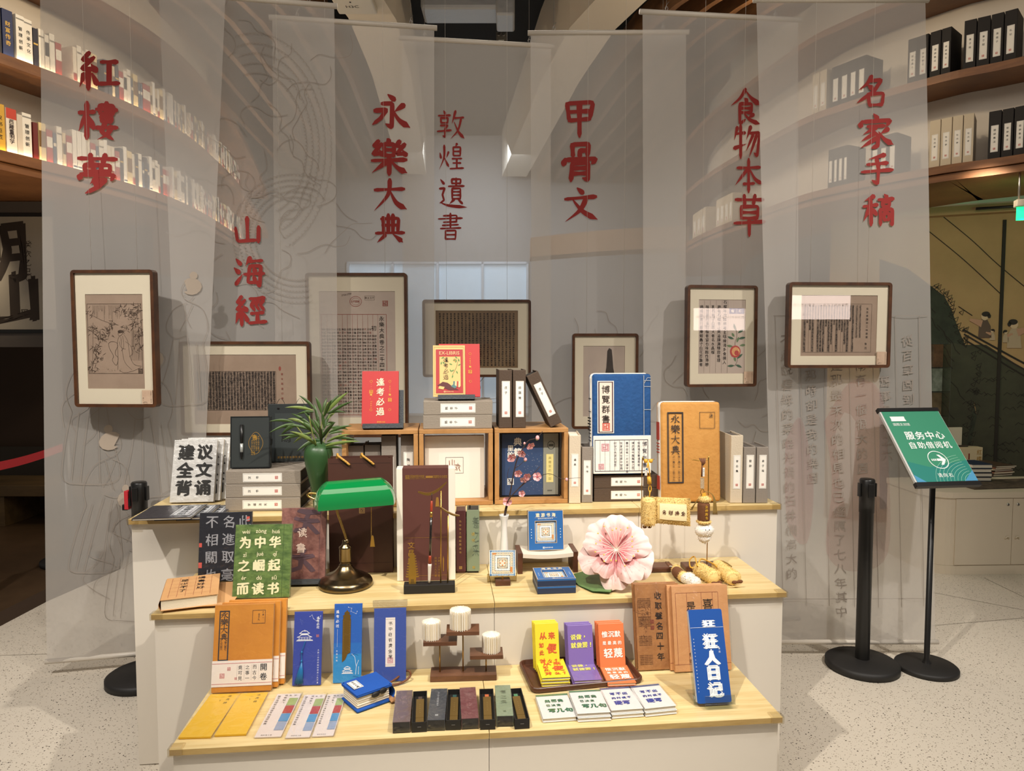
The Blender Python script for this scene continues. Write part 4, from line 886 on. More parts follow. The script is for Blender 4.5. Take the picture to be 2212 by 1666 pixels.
# ---------------------------------------------------------------- stanchions
def stanchion(px, pyb, H, label, cls=1.0, base_r=.165):
    c = at_z(px, pyb, 0); t = thing('belt_stanchion', label, 'stanchion', frame(c, YAW), 'belt stanchions')
    mb = MB(); r = base_r; mb.lathe([(0, .045), (.06, .045), (r-.012, .036), (r, .028), (r, 0), (0, 0)], BLACKM, n=40); mb.obj('base', t)
    mb = MB(); mb.lathe([(.032, .04), (.032, H-.16), (.034, H-.16), (.034, H-.006), (.03, H), (0, H)], BLACK, n=28); ps = mb.obj('post', t)
    mb = MB()
    for a in range(4):
        mb.T = Matrix.Rotation(PI/2*a, 4, 'Z'); mb.box(.034, .041, -.012, .012, H-.085, H-.02, BLACK, .002)
    mb.obj('belt_cassette', ps); return c
stanchion(1862, 1441, .915, 'black belt stanchion standing right of the display table')
c = stanchion(313, 1468, .925, 'black belt stanchion with a red clip behind the left end of the table')
RB = mat('belt_red', 'b3202a', .7)
mb = MB(); p = c; mb.T = frame(p, YAW); mb.box(-.062, -.044, -.016, .016, .80, .885, RB, .002); mb.box(-.075, -.05, -.012, .012, .795, .822, BLACK, .003); mb.box(-.046, -.0345, -.014, .014, .815, .85, BLACK)
tag(mb.obj('belt_clip'), 'red belt end clipped onto the left stanchion', 'belt clip')
pa, pb = W(-3.0, 3.7, .87), W(-2.99, 4.72, .87)
stanchion_far = at_z(*(1106-3.02/5.6*F_PX*.99, 1160), 0)
mb = MB(); n = 16
mb.grid(lambda u, v: tuple(pa.lerp(pb, u)+Vector((.001*math.sin(9*u), 0, -.03*math.sin(PI*u)+.05*(v-.5)))), n, 1, RB); mb.grid(lambda u, v: tuple(pa.lerp(pb, u)+Vector((.003+.001*math.sin(9*u), 0, -.03*math.sin(PI*u)+.05*(v-.5)))), n, 1, RB)
tag(mb.obj('barrier_belt'), 'red barrier belt stretched across the dark recess at the far left', 'belt')
for q, lab in ((pa, 'dark belt stanchion at the near end of the red belt'), (pb, 'dark belt stanchion behind the leftmost banner at the far end of the red belt')):
    t = thing('belt_stanchion', lab, 'stanchion', frame((q.x, q.y, .08), YAW), 'belt stanchions'); mb = MB(); mb.lathe([(0, .045), (.06, .045), (.158, .036), (.17, .028), (.17, 0), (0, 0)], BLACKM, n=32); mb.obj('base', t); mb = MB(); mb.lathe([(.03, .04), (.03, .83), (0, .83)], BLACK, n=20); mb.obj('post', t)
# ---------------------------------------------------------------- green sign stand
c = at_z(2001, 1445, 0); t = thing('sign_stand', 'tilted green direction sign with white arrow on a thin black pole', 'sign stand', frame(c, YAW))
mb = MB(); mb.lathe([(0, .03), (.03, .032), (.130, .024), (.137, .018), (.137, 0), (0, 0)], BLACKM, n=40); mb.obj('base', t)
d = W(0, 1).dot(c-CAMP); zt = .93+(d-3.1)/math.tan(math.radians(42))-.10
mb = MB(); mb.lathe([(.022, .028), (.013, .05), (.0125, zt+.02), (0, zt+.02)], BLACK, n=20); mb.obj('pole', t)
Rm, w, h = place((1981, 1049), (2117, 1045), (1897, 886), at_d(1981, 1049, 3.1).z, None, .0)
GS = mat('sign_green', '3f8a6c', .3, coat=.2); GS2 = mat('sign_teal', '2f7f74', .3); GS3 = mat('sign_blue', '4f93b8', .3); WH = mat('sign_white', 'eef2ec', .4)
Mi = frame(c, YAW).inverted() @ Rm
mb = MB(); mb.T = Mi; mb.box(0, w, 0, .012, 0, h, mat('sign_edge', 'c9c9c4', .4)); mb.box(-.004, w+.004, -.004, .016, -.008, .014, BLACK); mb.box(-.004, w+.004, -.004, .016, h-.012, h+.008, BLACK); mb.obj('sign_frame', t)
mb = MB(); mb.T = Mi; mb.rect(.008, w-.002, .014, h-.012, GS, -.001)
mb.poly([(.008, .014), (.008, h*.3), (w*.35, h*.22), (w-.002, h*.30), (w-.002, .014)], GS2, -.0014); mb.poly([(.008, .014), (.008, h*.13), (w*.18, .014)], GS3, -.0018); mb.poly([(w-.002, .014), (w-.002, h*.17), (w*.78, .014)], GS3, -.0018)
for k in range(9): mb.stroke(arc(w*.98, .0, w*(.2+.055*k), h*(.13+.03*k), 100, 178, 14)[:], .0012, mat('sign_wave', '9fd0b8', .4), -.0021)
mb.poly([(w*.12, h*.9), (w*.36, h*.9), (w*.355, h*.865), (w*.365, h*.835), (w*.115, h*.835), (w*.125, h*.865)], WH, -.002)
mb.row('国图文创馆', w*.14, h*.79, w*.055, WH, y=-.002, pitch=w*.056)
mb.row('服务中心', w*.29, h*.635, w*.155, WH, y=-.002, pitch=w*.165, bold=.02); mb.row('自助借阅机', w*.255, h*.505, w*.13, WH, y=-.002, pitch=w*.142, bold=.012)
mb.ring(w*.54, h*.31, w*.15, w*.15, .0035, WH, -.0022)
mb.poly([(w*.52, h*.325), (w*.60, h*.325), (w*.55, h*.375), (w*.595, h*.375), (w*.665, h*.31), (w*.595, h*.245), (w*.55, h*.245), (w*.60, h*.295), (w*.52, h*.295)], WH, -.0022)
for k in range(3): mb.rect(w*(.435+.027*k), w*(.45+.029*k), h*.297, h*.323, WH, -.0022)
mb.row('请向右', w*.44, h*.115, w*.075, WH, y=-.0022, pitch=w*.085); mb.obj('sign_panel', t)
# ================================================================ left recess: scroll, wall, bench
MLW = plane_px(W(-7.5, 6.3), W(-3.2, 6.3)); mb = MB(); mb.T = MLW; mb.box(0, 4.3, 0, .1, 0, 2.62, DKB); struct('wall_recess', mb)
MLS = plane_px(W(-7, 5.2), W(-2.7, 5.2))
t = thing('calligraphy_scroll', 'large scroll with bold black brush characters in the dark left recess', 'scroll', MLS)
P = lambda px, py: loc(MLS, px, py)
x1 = P(118, 600)[0]; x0 = x1-1.1
SCP = mat('scroll_paper', '8f897e', .8); SCB = mat('scroll_cloth', '4a4440', .8)
mb = MB(); mb.box(x0, x1, -.004, .004, P(50, 750)[1], P(50, 436)[1], SCB); mb.obj('backing', t)
mb = MB(); mb.box(x0, x1-.0, -.008, -.0045, P(50, 712)[1], P(50, 468)[1], SCP)
big = lambda c, px, py, s, **k: mb.ch(c, *P(px, py), s, INK, y=-.0085, **k)
big('朝', -2, 545, .46, bold=.035, shear=.15, wob=.03); big('山', 30, 645, .42, bold=.05, shear=.2, wob=.03)
for k, c in enumerate('癸次乙巳'): big(c, 62, 528+k*20, .055, wob=.05)
mb.seal(*P(55, 676), .05, INK, -.009); mb.ring(*P(64, 600), .02, .026, .004, INK, -.009); mb.obj('paper', t)
for py in (465, 716):
    mb = MB(); mb.box(x0, x1, -.012, .008, P(50, py)[1]-.012, P(50, py)[1]+.012, BLACK); mb.obj('bar', t)
mb = MB(); mb.tube([((x0+x1)/2-.3, 0, P(50, 436)[1]), ((x0+x1)/2-.3, 0, 2.58)], .003, BLACK); mb.tube([((x0+x1)/2+.3, 0, P(50, 436)[1]), ((x0+x1)/2+.3, 0, 2.58)], .003, BLACK); mb.obj('hanging_cord', t)
mb = MB(); e = [at_z(*q, .08) for q in ((-260, 1420), (0, 1322), (104, 1270), (260, 1205))]; bk = [W(-3.0, 6.28, .08), W(-8, 6.28, .08)]; P8 = e+bk
mb.add([tuple(q) for q in P8], [(0, 1, 2, 3, 4, 5)], mat('dark_floor_wood', '4c3a28', .4, var=(3, .6), h2='37291b')); mb.add([(q.x, q.y, z) for q in e for z in (0, .08)], [(0, 2, 3, 1), (2, 4, 5, 3), (4, 6, 7, 5)], DKB)
struct('trim_7', mb)
MBn = plane_px(W(-6.5, 5.6), W(-2.9, 5.6)); za, zb = loc(MBn, 50, 1068)[1], loc(MBn, 50, 1018)[1]
t = thing('wooden_bench', 'dark wooden bench in the left recess below the scroll', 'bench', MBn)
BW = wood('bench_wood', '6a5434', '4d3c24', 4, (.4, 2, 2), .5)
mb = MB(); mb.box(.5, 3.2, .05, .55, za-.03, za+.06, BW, .005); mb.obj('seat', t)
for q in (.55, 1.5, 2.3, 3.05):
    mb = MB(); mb.box(q, q+.1, .07, .5, .081, za-.0305, BW); mb.obj('leg', t)
mb = MB(); mb.box(.5, 3.2, .5, .55, za+.0605, zb+.12, mat('bench_back', '2e261c', .7)); mb.obj('backrest', t)
# ================================================================ ceiling fittings
p = at_d(908, 22, 7.0); q = at_d(1112, 22, 7.0); MD_ = plane_px(Vector((p.x, p.y, 0)), Vector((q.x, q.y, 0))); L = (q-p).length
mb = MB(); FOILM = mat('foil', 'b9babb', .5, .35, bump=(16, 1.0)); n = 14
mb.lathe([(.2, 0), (.2, L*.86), (0, L*.86)], FOILM) if 0 else None
mb.T = Matrix.Translation((0, .0, p.z+.12)); mb.box(0, L*.85, 0, .35, -.1, .16, FOILM, .03); mb.box(L*.8, L, -.02, .37, -.17, .18, FOILM, .02); mb.tube([(.1, .17, .15), (.1, .17, 5.27-p.z-.12)], .01, WIRE); mb.tube([(L*.7, .17, .15), (L*.7, .17, 5.27-p.z-.12)], .01, WIRE)
tag(mb.obj('foil_duct', None, MD_), 'silver foil wrapped duct in the black ceiling gap', 'duct')
p = at_d(1083, 80, 7.9); t = thing('emergency_light', 'small grey twin lamp emergency light in the ceiling gap', 'emergency light', frame(p, YAW))
mb = MB(); mb.box(-.055, .055, 0, .07, -.055, .055, mat('grey_plastic', '77756e', .5), .006); mb.rect(-.03, .03, -.04, -.03, WH, -.001); mb.obj('housing', t)
for s in (-.025, .025):
    mb = MB(); mb.T = Matrix.Translation((s, 0, .025)) @ Matrix.Rotation(PI/2, 4, 'X'); mb.lathe([(.016, 0), (.017, .008), (.013, .01), (0, .006)], STEEL, n=16); mb.obj('lamp_head', t)
mb = MB(); mb.tube([(0, .035, .054), (0, .035, 5.27-p.z)], .008, WIRE); mb.obj('drop_rod', t)
p = at_z(765, 12, 4.44); t = thing('wireless_access_point', 'white wireless box with dark lettering under the left ceiling band', 'access point', frame(p, YAW))
mb = MB(); mb.box(-.17, .17, -.17, .17, 0, .058, mat('ap_white', 'd6d0c2', .4), .014); mb.T = Matrix.Rotation(-PI/2, 4, 'X'); mb.T = Matrix(((1, 0, 0, 0), (0, 0, 1, 0), (0, 1, 0, 0), (0, 0, 0, 1)))
mb.word('H3C', -.02, .02, .06, INK, y=-.001); mb.disc(-.02, -.06, .008, .012, INK, -.001); mb.obj('case', t)
# ================================================================ the three-step display table
ZT1, ZT2, ZT3 = .923, .717, .504
PANEL = mat('table_panel', 'ded6c8', .5); TOP = wood('table_wood', 'dfca96', 'c9ad72', 6, (.5, 7, 2), .32); CORNER = clear('corner_guard', .10, .04, 'fbf8f0')
EDGE = wood('table_edge', 'c2a468', 'a5864e', 8, (.6, 4, 4), .45)
def table(label, x0, x1, y0, y1, z, th, corners, ends):
    t = thing('display_table', label, 'display table', frame((x0, y0, 0)), 'stepped display tables'); w = x1-x0; d = y1-y0
    mb = MB(); mb.box(0, w, 0, d, z-th, z, TOP, .0012); mb.rect(.001, w-.001, z-th+.001, z-.001, EDGE, -.0004); tt = mb.obj('tabletop', t)
    a = .006 if ends[0] else 0.0; b = w-.008 if ends[1] else w
    mb = MB(); mb.box(a, b, .012, .03, .004, z-th-.0004, PANEL)
    for e, q in ((ends[0], a), (ends[1], b-.018)):
        if e: mb.box(q, q+.018, .0301, d-.01, .004, z-th-.0004, PANEL)
    mb.obj('panel', t)
    for s in corners:
        mb = MB(); q = 0 if s < 0 else w
        mb.box(min(q-.004*(s < 0), q-.034*(s > 0)), max(q+.034*(s < 0), q+.004*(s > 0)), -.005, .028, z-th-.002, z+.004, CORNER, .0035); mb.obj('corner_guard', tt)
YB = 3.14
table('left unit of the tallest back step of the display table', -1.127, .752, 2.643, YB, ZT1, .02, (-1,), (1, 0))
table('right unit of the tallest back step, under the cream book boxes', .7535, 1.32, 2.643, YB, ZT1, .02, (1,), (0, 1))
table('left half of the middle step, carrying the green lamp', -.90, .163, 2.246, 2.653, ZT2, .017, (-1,), (1, 0))
table('right half of the middle step, carrying the pink flower', .1645, 1.15, 2.246, 2.653, ZT2, .017, (1,), (0, 1))
table('left half of the lowest front step, carrying yellow envelopes', -.709, .120, 1.856, 2.256, ZT3, .017, (-1,), (1, 0))
table('right half of the lowest front step, carrying the notepads', .1215, .947, 1.856, 2.256, ZT3, .017, (1,), (0, 1))

# ---------------------------------------------------------------- builders
SLEEVE = clear('plastic_sleeve', .05, .13, bump=(24, .8))
LEATHER = dict(rough=.6)
def pad(name, label, cat, M, w, h, t, cover, front=None, group=None, back=None, sleeve=False, pages='efe6d2', spine='left', binding=True):
    """soft notebook: cover, page block and, where packed, its clear sleeve"""
    o = thing(name, label, cat, M, group); c = min(.0022, t*.22)
    mb = MB(); mb.box(0, w, 0, c, 0, h, cover, c*.4); mb.box(0, w, t-c, t, 0, h, back or cover, c*.4)
    if spine == 'left': mb.box(0, c, c, t-c, 0, h, cover)
    elif spine == 'right': mb.box(w-c, w, c, t-c, 0, h, cover)
    elif spine == 'top': mb.box(0, w, c, t-c, h-c, h, cover)
    if front: front(mb, w, h)
    mb.obj('cover', o)
    mb = MB(); P = mat('page_'+pages, pages, .8); e = .002
    mb.box(c*1.02 if spine == 'left' else e, w-(c*1.02 if spine == 'right' else e), c*1.02, t-c*1.02, e, h-(c*1.02 if spine == 'top' else e), P)
    for k in range(1, 5): mb.box(e-.0002, w-e+.0002, t*k/5-.0002, t*k/5+.0002, e-.0003, h-e+.0002, mat('page_line', 'b9ab93', .8)) if spine != 'left' else mb.box(c*1.1, w-e+.0003, t*k/5-.0002, t*k/5+.0002, e-.0003, h-e+.0003, mat('page_line', 'b9ab93', .8))
    mb.obj('pages', o)
    if sleeve:
        mb = MB(); g = .004; n = 10
        def f(u, v): return (-g+u*(w+2*g), -.0025-.0012*math.sin(17*u+9*v), -g+v*(h+2*g))
        mb.grid(f, n, n, SLEEVE); mb.box(-g, w+g, -.0022, t*.6, h+.001, h+g, SLEEVE); mb.box(w+.001, w+g, -.002, t*.6, 0, h, SLEEVE); mb.obj('plastic_sleeve', o)
    return o
def ink(h): return mat('ink_'+h, h, .7)
def P3(bl, br, tl, z, lean, t=.01): return place(bl, br, tl, z, lean, t)
def bbox(label, M, w, h, d, c, text, group=None, side=False, lp=None, dark='17130f', ink_='2a2622', name='book_box'):
    """cloth covered book box; side=True lies flat with the spine label along it"""
    t = thing(name, label, 'book box', M, group); m = mat('case_'+c, c, .75, bump=(180, .3)); b = .0035; mb = MB()
    if side:
        mb.box(0, w, 0, .008, 0, h, m, .002); mb.box(0, w, .007, d, 0, b, m); mb.box(0, w, .007, d, h-b, h, m)
        mb.box(.012, w-.006, .009, d-.004, b, h-b, mat('case_inner_'+dark, dark, .8)); cs = mb.obj('case', t)
        l = lp or (.25, .51, .17, .66); label_plate(cs, w*l[0], h*l[2], w*l[1], h*l[3], text, side=True, start=.17, pitch=w*l[1]*(.2 if len(text) < 3 else .14))
    else:
        mb.box(0, w, 0, .008, 0, h, m, .002); mb.box(0, b, .007, d, 0, h, m); mb.box(w-b, w, .007, d, 0, h, m); mb.box(b, w-b, .007, d, 0, b, m)
        mb.box(b, w-b, .009, d-.004, b, h-.006, mat('case_inner_'+dark, dark, .8)); cs = mb.obj('case', t)
        l = lp or (.2, .6, .2, .6); label_plate(cs, w*l[0], h*l[2], w*l[1], h*l[3], text)
    return t
# ================================================================ TOP STEP
ZT = ZT1+.0012
def cv_silver(mb, w, h):
    for k, c in enumerate('建议全文背诵'): mb.ch(c, w*(.30+.43*(k % 2)), h*(.80-.285*(k//2)), w*.38, ink('17140f'), y=-.0012, bold=.05, wob=.03, rot=-.02)
SIL = mat('silver_foil_cover', 'd2d0cb', .38, .3, bump=(34, .9))
M, w, h = P3((366, 1086), (461, 1084), (378, 951), ZT, 17, .02)
for k, l in enumerate(('front', 'second', 'rearmost')):
    pad('notebook', '%s silver foil notebook with black slogan leaning on the back step' % l, 'notebook', M @ Matrix.Translation((.018*k, .0225*k, .0069*k)), w, h*(1+.005*k), .018, SIL, cv_silver, 'silver notebooks with black slogan', sleeve=k == 0)
def cv_navy(mb, w, h):
    mb.rect(w*.60, w*.93, h*.12, h*.9, mat('silver_patch', 'b9bcc0', .35, .3), -.0012); mb.border(w*.63, w*.90, h*.15, h*.87, .002, ink('20242c'), -.0016); mb.col('讀書日記', w*.765, h*.76, w*.15, ink('20242c'), y=-.0016, pitch=h*.17, bold=.02)
NAVY = mat('navy_leather', '23242e', .38, bump=(40, .5))
for k, (fl, fr, bl, l) in enumerate((((380, 1121), (478, 1117), (428, 1087), 'right'), ((333, 1121), (446, 1117), (384, 1086), 'middle'), ((284, 1121), (412, 1117), (340, 1086), 'left'))):
    M, w, h = P3(fl, fr, bl, ZT+.009*k, 90, .008); M = M @ Matrix.Rotation(math.radians(-1.5), 4, 'Y') if 0 else M @ Matrix.Rotation(math.radians(0), 4, 'Z')
    pad('notebook', '%s one of three navy notebooks fanned flat before the silver ones' % l, 'notebook', M, w, min(h, .2), .008, NAVY, cv_navy, 'navy notebooks fanned flat', sleeve=k == 2)
GRY, BRN, CRM, GRY2 = '8f8578', '4c3c2f', 'cdbfa8', '8a8177'
z = ZT
for k, (l, tx) in enumerate((('bottom', '学道法天'), ('middle', '汉书'), ('top', '汉书'))):
    M, w, h = P3((487, 1105), (649, 1103), (487, 1076), ZT, 0); M.translation.z = z
    bbox('%s grey book box of the stack of three left of the vase' % l, M @ Matrix.Translation((.001*k, .002*k, 0)), w, .050, .2, GRY, tx, 'flat grey book boxes left of the vase', True, (.23, .52, .16, .66)); z += .0508
ZS = z
BLK = mat('pen_box_black', '2b302f', .55); BLK2 = mat('bag_black', '262b2b', .5); GOLD = mat('gold_print', 'c59a4a', .4, .4)
M, w, h = P3((497, 1012), (583, 1010.5), (498, 900), ZS, 6, .03)
t = thing('pen_gift_box', 'black gift box with a fountain pen in its lid on the grey stack', 'gift box', M); mb = MB()
mb.box(0, w, .004, .030, 0, h, BLK, .002); mb.border(0, w, 0, h, .004, mat('pen_box_edge', '16191a', .4), -.0002); mb.box(.004, w-.004, .0008, .0042, .004, h-.004, BLK)
E = [(w*.64+w*.17*math.cos(a)*(1+.06*math.cos(4*a)), h*.48+h*.2*math.sin(a)*(1+.05*math.cos(4*a))) for a in (2*PI*i/40 for i in range(41))]; mb.stroke(E, .0012, GOLD, y=0)
mb.ch('書', w*.61, h*.59, .022, GOLD, y=.0002, wob=.05); 
for k in range(4): mb.col('天地人和文心雕龙', w*(.71-.055*k), h*(.60 if k < 2 else .52), .0068, GOLD, y=.0002, pitch=.0072)
mb.obj('box', t)
mb = MB(); mb.box(w-.001, w+.004, .006, .024, h*.45, h*.56, BLACK, .001); mb.obj('magnet_tab', t)
PX = w*.29
mb = MB(); mb.lathe([(0, 0), (.0045, .002), (.006, .02), (.006, h*.36), (0, h*.36)], BLACK, (PX, -.003, h*.48), 14); mb.obj('pen_cap', t)
mb = MB(); mb.lathe([(0, 0), (.003, .004), (.0055, h*.09), (.0055, h*.15), (.0058, h*.151), (.0058, h*.3), (0, h*.3)], mat('pen_barrel', 'b9bcb8', .3, .3), (PX, -.003, h*.175), 14); mb.lathe([(0, 0), (.0028, .004), (.0056, h*.09), (.0056, h*.14)], BLACK, (PX, -.0031, h*.17), 14); mb.obj('pen_body', t)
M, w, h = P3((572, 1004), (661, 1002), (570, 883), ZS, 4, .03); M.translation += Vector((0, .055, 0)); w *= 1.03; h *= 1.06
t = thing('gift_bag', 'black paper gift bag behind the bamboo leaves on the grey stack', 'gift bag', M); mb = MB()
mb.box(0, w, 0, .05, 0, h, BLK2, .001); mb.rect(w*.17, w*.98, h*.02, h*.84, mat('bag_panel', '333938', .5), -.0006)
mb.ch('司', w*.42, h*.62, .03, ink('0c0c0c'), y=-.001, wob=.05); mb.ch('馬', w*.43, h*.42, .042, ink('0c0c0c'), y=-.001, wob=.06, bold=.02); mb.row('国家图书馆国图文创', w*.25, h*.08, .0095, GOLD, y=-.001, pitch=.0115); mb.obj('bag', t)
mb = MB()
for q in (.25, .72): mb.T = Matrix.Translation((w*q, -.001, h*.93)) @ Matrix.Rotation(PI/2, 4, 'X'); mb.lathe([(.0022, 0), (.0048, .0005), (.0048, .0012), (.0022, .0014)], BLACKM, n=12)
mb.T = Matrix.Identity(4)
for q in (.28, .75): mb.grid(lambda u, v, q=q: (w*q+.035*(u-.5), .02+.012*v, h-.004+.026*math.sin(PI*u)), 8, 1, BLACKM)
mb.obj('ribbon_handle', t)
# vase with bamboo leaves
VG = mat('vase_green', '30502b', .4, coat=.1); c = at_z(690, 1104, ZT); r = .0535
mb = MB(); K = r/.5; mb.lathe([(0, 0), (.19*K, 0), (.2*K, .06*K), (.21*K, .3*K), (.27*K, .8*K), (.38*K, 1.3*K), (.47*K, 1.7*K), (.5*K, 2.0*K), (.47*K, 2.2*K), (.36*K, 2.34*K), (.17*K, 2.42*K), (.14*K, 2.48*K), (.155*K, 2.53*K), (.15*K, 2.56*K), (.11*K, 2.54*K), (.1*K, 2.4*K)], VG, n=44)
tag(mb.obj('vase', None, frame(c)), 'dark green ceramic vase holding long bamboo leaves', 'vase'); VT = c+Vector((0, 0, 2.52*K))
LV = mat('bamboo_leaf', '45602a', .45, var=(3, .8), h2='263a1a'); LV2 = mat('bamboo_leaf_pale', '7f8f4a', .45, var=(4, .6), h2='55702f'); STM = mat('bamboo_stem', '8c9450', .5)
t = thing('bamboo_spray', 'spray of long green bamboo leaves standing in the green vase', 'plant', frame(VT)); LVS = []
dv = W(0, 1).dot(VT-CAMP)
def leafpt(px, py, off=0): return at_d(px, py, dv+off)-VT
mb = MB()
stems = [[(690, 975, 0), (692, 940, 0), (698, 900, 0), (708, 870, -.02)], [(690, 975, 0), (676, 940, -.03), (668, 900, -.05)], [(690, 975, 0), (704, 945, .02), (714, 922, .03)], [(690, 975, 0), (660, 945, -.01), (640, 920, -.02)]]
for s_ in stems: mb.tube(spline([tuple(leafpt(*q)) for q in s_], 5), .0022, STM, 6)
mb.obj('stem', t)
def leaf(mb, A, B, wd, m, sag=.012):
    A, B = Vector(A), Vector(B); L = (B-A); n = L.cross(Vector((sy, cy, 0))).normalized(); fx = Vector((sy, cy, 0))
    k = 9; vs = []
    for i in range(k+1):
        u = i/k; ww = wd*math.sin(PI*min(1, u*.93+.07))**.8*(1-.25*u); p = A+L*u+Vector((0, 0, -sag*u*u*2))
        vs += [tuple(p-n*ww+fx*.002), tuple(p-fx*.003*math.sin(PI*u)), tuple(p+n*ww+fx*.002)]
    mb.add(vs, [(i*3+j, i*3+j+1, i*3+j+4, i*3+j+3) for i in range(k) for j in (0, 1)], m, True)
LF = [((680, 885), (644, 840), 0), ((695, 895), (681, 843), 0), ((705, 892), (752, 833), -.02), ((703, 888), (735, 838), .02), ((697, 890), (706, 846), .03), ((710, 895), (763, 853), -.03), ((706, 893), (748, 878), .02), ((676, 887), (614, 867), -.03), ((678, 890), (638, 884), .02), ((632, 912), (580, 897), -.05),
      ((636, 915), (580, 922), -.05), ((640, 918), (606, 926), .0), ((655, 915), (620, 892), .02), ((678, 938), (642, 896), -.07), ((680, 935), (646, 895), .02), ((672, 930), (613, 905), -.03), ((672, 945), (600, 928), -.06), ((682, 958), (625, 918), -.05), ((700, 945), (675, 890), .01), ((693, 950), (724, 898), -.08), ((710, 935), (761, 906), -.02), ((712, 938), (745, 921), .04),
      ((700, 965), (778, 940), -.06), ((702, 960), (748, 948), .0), ((700, 970), (742, 955), -.08), ((675, 955), (655, 948), .04), ((690, 950), (668, 912), .03), ((685, 965), (660, 935), -.09), ((705, 920), (725, 900), .05), ((690, 925), (678, 858), .04), ((700, 925), (695, 878), -.01), ((668, 900), (655, 862), .05), ((672, 935), (632, 945), .03), ((664, 950), (640, 930), .05), ((715, 948), (772, 938), .03), ((672, 920), (628, 880), .05), ((700, 900), (716, 850), -.05), ((708, 905), (738, 862), .05), ((690, 940), (655, 875), -.03), ((712, 925), (752, 915), .06), ((665, 938), (608, 938), -.02), ((660, 922), (598, 912), .04), ((706, 955), (756, 925), -.04), ((684, 950), (640, 962), -.05), ((698, 930), (712, 880), .06), ((694, 960), (690, 905), -.1), ((680, 960), (652, 962), .06)]
mb = MB()
for k, (a, b, o) in enumerate(LF): leaf(mb, leafpt(*a, o*.3), leafpt(*b, o), .0066*random.uniform(.8, 1.25), LV2 if k % 5 == 2 else LV)
mb.obj('foliage', t)
# wooden cubes
OAK = wood('cube_oak', 'b98a55', '9a6d3c', 7, (1, 1, 1), .5)
YC = 2.742
def cube(label, x0, x1, py, ptop, back=None):
    M, w, h = PY(x0, x1, py, ptop, YC, ZT); h = .2985; t = thing('display_cube', label, 'display cube', M, 'open wooden display cubes'); b = .017; D = .24
    for nm, a in (('top_board', (0, w, 0, D, h-b, h)), ('bottom_board', (0, w, 0, D, 0, b)), ('side_board', (0, b, 0, D, b+.0003, h-b-.0003)), ('side_board', (w-b, w, 0, D, b+.0003, h-b-.0003))):
        mb = MB(); mb.box(*a, OAK, .0015); mb.obj(nm, t)
    return M, w, h
C1 = cube('open wooden cube on the left holding grey book boxes', 740, 904, 1090, 930)
C2 = cube('open wooden cube in the middle holding a large white book', 906, 1065, 1091, 928)
C3 = cube('open wooden cube on the right holding a navy boxed album', 1069, 1227, 1090, 925)
ZI = .0175
def incube(C, px0, px1, dep, ptop):
    M, w, h = C; y = dep; Pl = M @ Vector((0, y, 0)); n = M.to_3x3() @ Vector((0, 1, 0))
    a = M.inverted() @ at_plane(px0, 1000, Pl, n); b = M.inverted() @ at_plane(px1, ptop, Pl, n)
    return M @ Matrix.Translation((a.x, y, ZI)), b.x-a.x, b.z-ZI
for k, (a, b, tp) in enumerate(((752, 785, 963), (788, 822, 961))):
    M, w, h = incube(C1, a, b, .06, tp); bbox('short grey book box in the left cube, %s of two behind the brown bag' % ('left', 'right')[k], M, w, h, .13, GRY2, '諸子', None, lp=(.25, .5, .1, .4))
M, w, h = incube(C1, 824, 855, .04, 941); bbox('tall grey book box in the left cube beside the short ones', M, w, h, .16, GRY2, '', None, lp=(.2, .62, .1, .57))
M, w, h = incube(C1, 866, 897, .04, 940); bbox('tall grey book box at the right inside the left cube', M, w, h, .16, GRY2, '陶渊明集', None, lp=(.19, .64, .08, .66))
M, w, h = incube(C2, 918, 1046, .05, 941); t = thing('large_book', 'large white hardback with a small square emblem in the middle cube', 'book', M)
CW = mat('cover_white', 'e9e2d6', .4); mb = MB(); mb.box(0, w, 0, .003, 0, h, CW, .001); mb.box(0, w, .027, .03, 0, h, CW, .001); mb.box(0, .004, .003, .027, 0, h, CW); mb.box(.006, .0066, -.0004, 0, .003, h-.003, mat('cover_groove', 'c9c2b6', .6))
mb.border(w*.345, w*.645, h*.40, h*.66, .0012, ink('6a6a68'), -.0008); mb.ch('山', w*.45, h*.57, .028, ink('8a4a30'), y=-.001, wob=.06, sz=1.2); mb.ch('欢', w*.55, h*.50, .026, ink('8a5a40'), y=-.001, wob=.08, sz=1.2)
mb.obj('cover', t); mb = MB(); mb.box(.0042, w-.003, .0032, .0268, .003, h-.003, PAGES); mb.obj('pages', t)
M, w, h = incube(C3, 1081, 1210, .05, 934); t = thing('boxed_album', 'navy boxed album with grey slip side in the right cube', 'boxed set', M); NV = mat('album_navy', '2f4468', .5, var=(60, .3), h2='26375a'); AG = mat('album_grey', '87897f', .55)
mb = MB(); mb.box(0, w, .012, .05, 0, h, BLACKM, .002); mb.box(0, .004, .002, .012, 0, h, BLACKM); mb.box(w-.004, w, .002, .012, 0, h, BLACKM); mb.box(0, w, .002, .012, 0, .004, BLACKM); mb.obj('tray', t)
xs_ = w*.715
mb = MB(); mb.box(.006, xs_, .004, .0118, .006, h-.004, NV, .001); WI = mat('album_white', 'e4e2da', .5)
mb.ch('典', w*.29, h*.86, .034, WI, y=.0034, bold=.03); mb.ch('籍', w*.29, h*.70, .034, WI, y=.0034, bold=.03); mb.ch('里', w*.17, h*.76, .026, WI, y=.0034, bold=.03); mb.ch('的', w*.17, h*.66, .026, WI, y=.0034, bold=.03); mb.seal(w*.17, h*.24, .026, WI, .0034)
for k in range(70): a, b = random.gauss(.5, .1)*w, random.uniform(.08, .7)*h; mb.rect(a, a+.001, b, b+.001, WI, .0034)
mb.obj('cover', t)
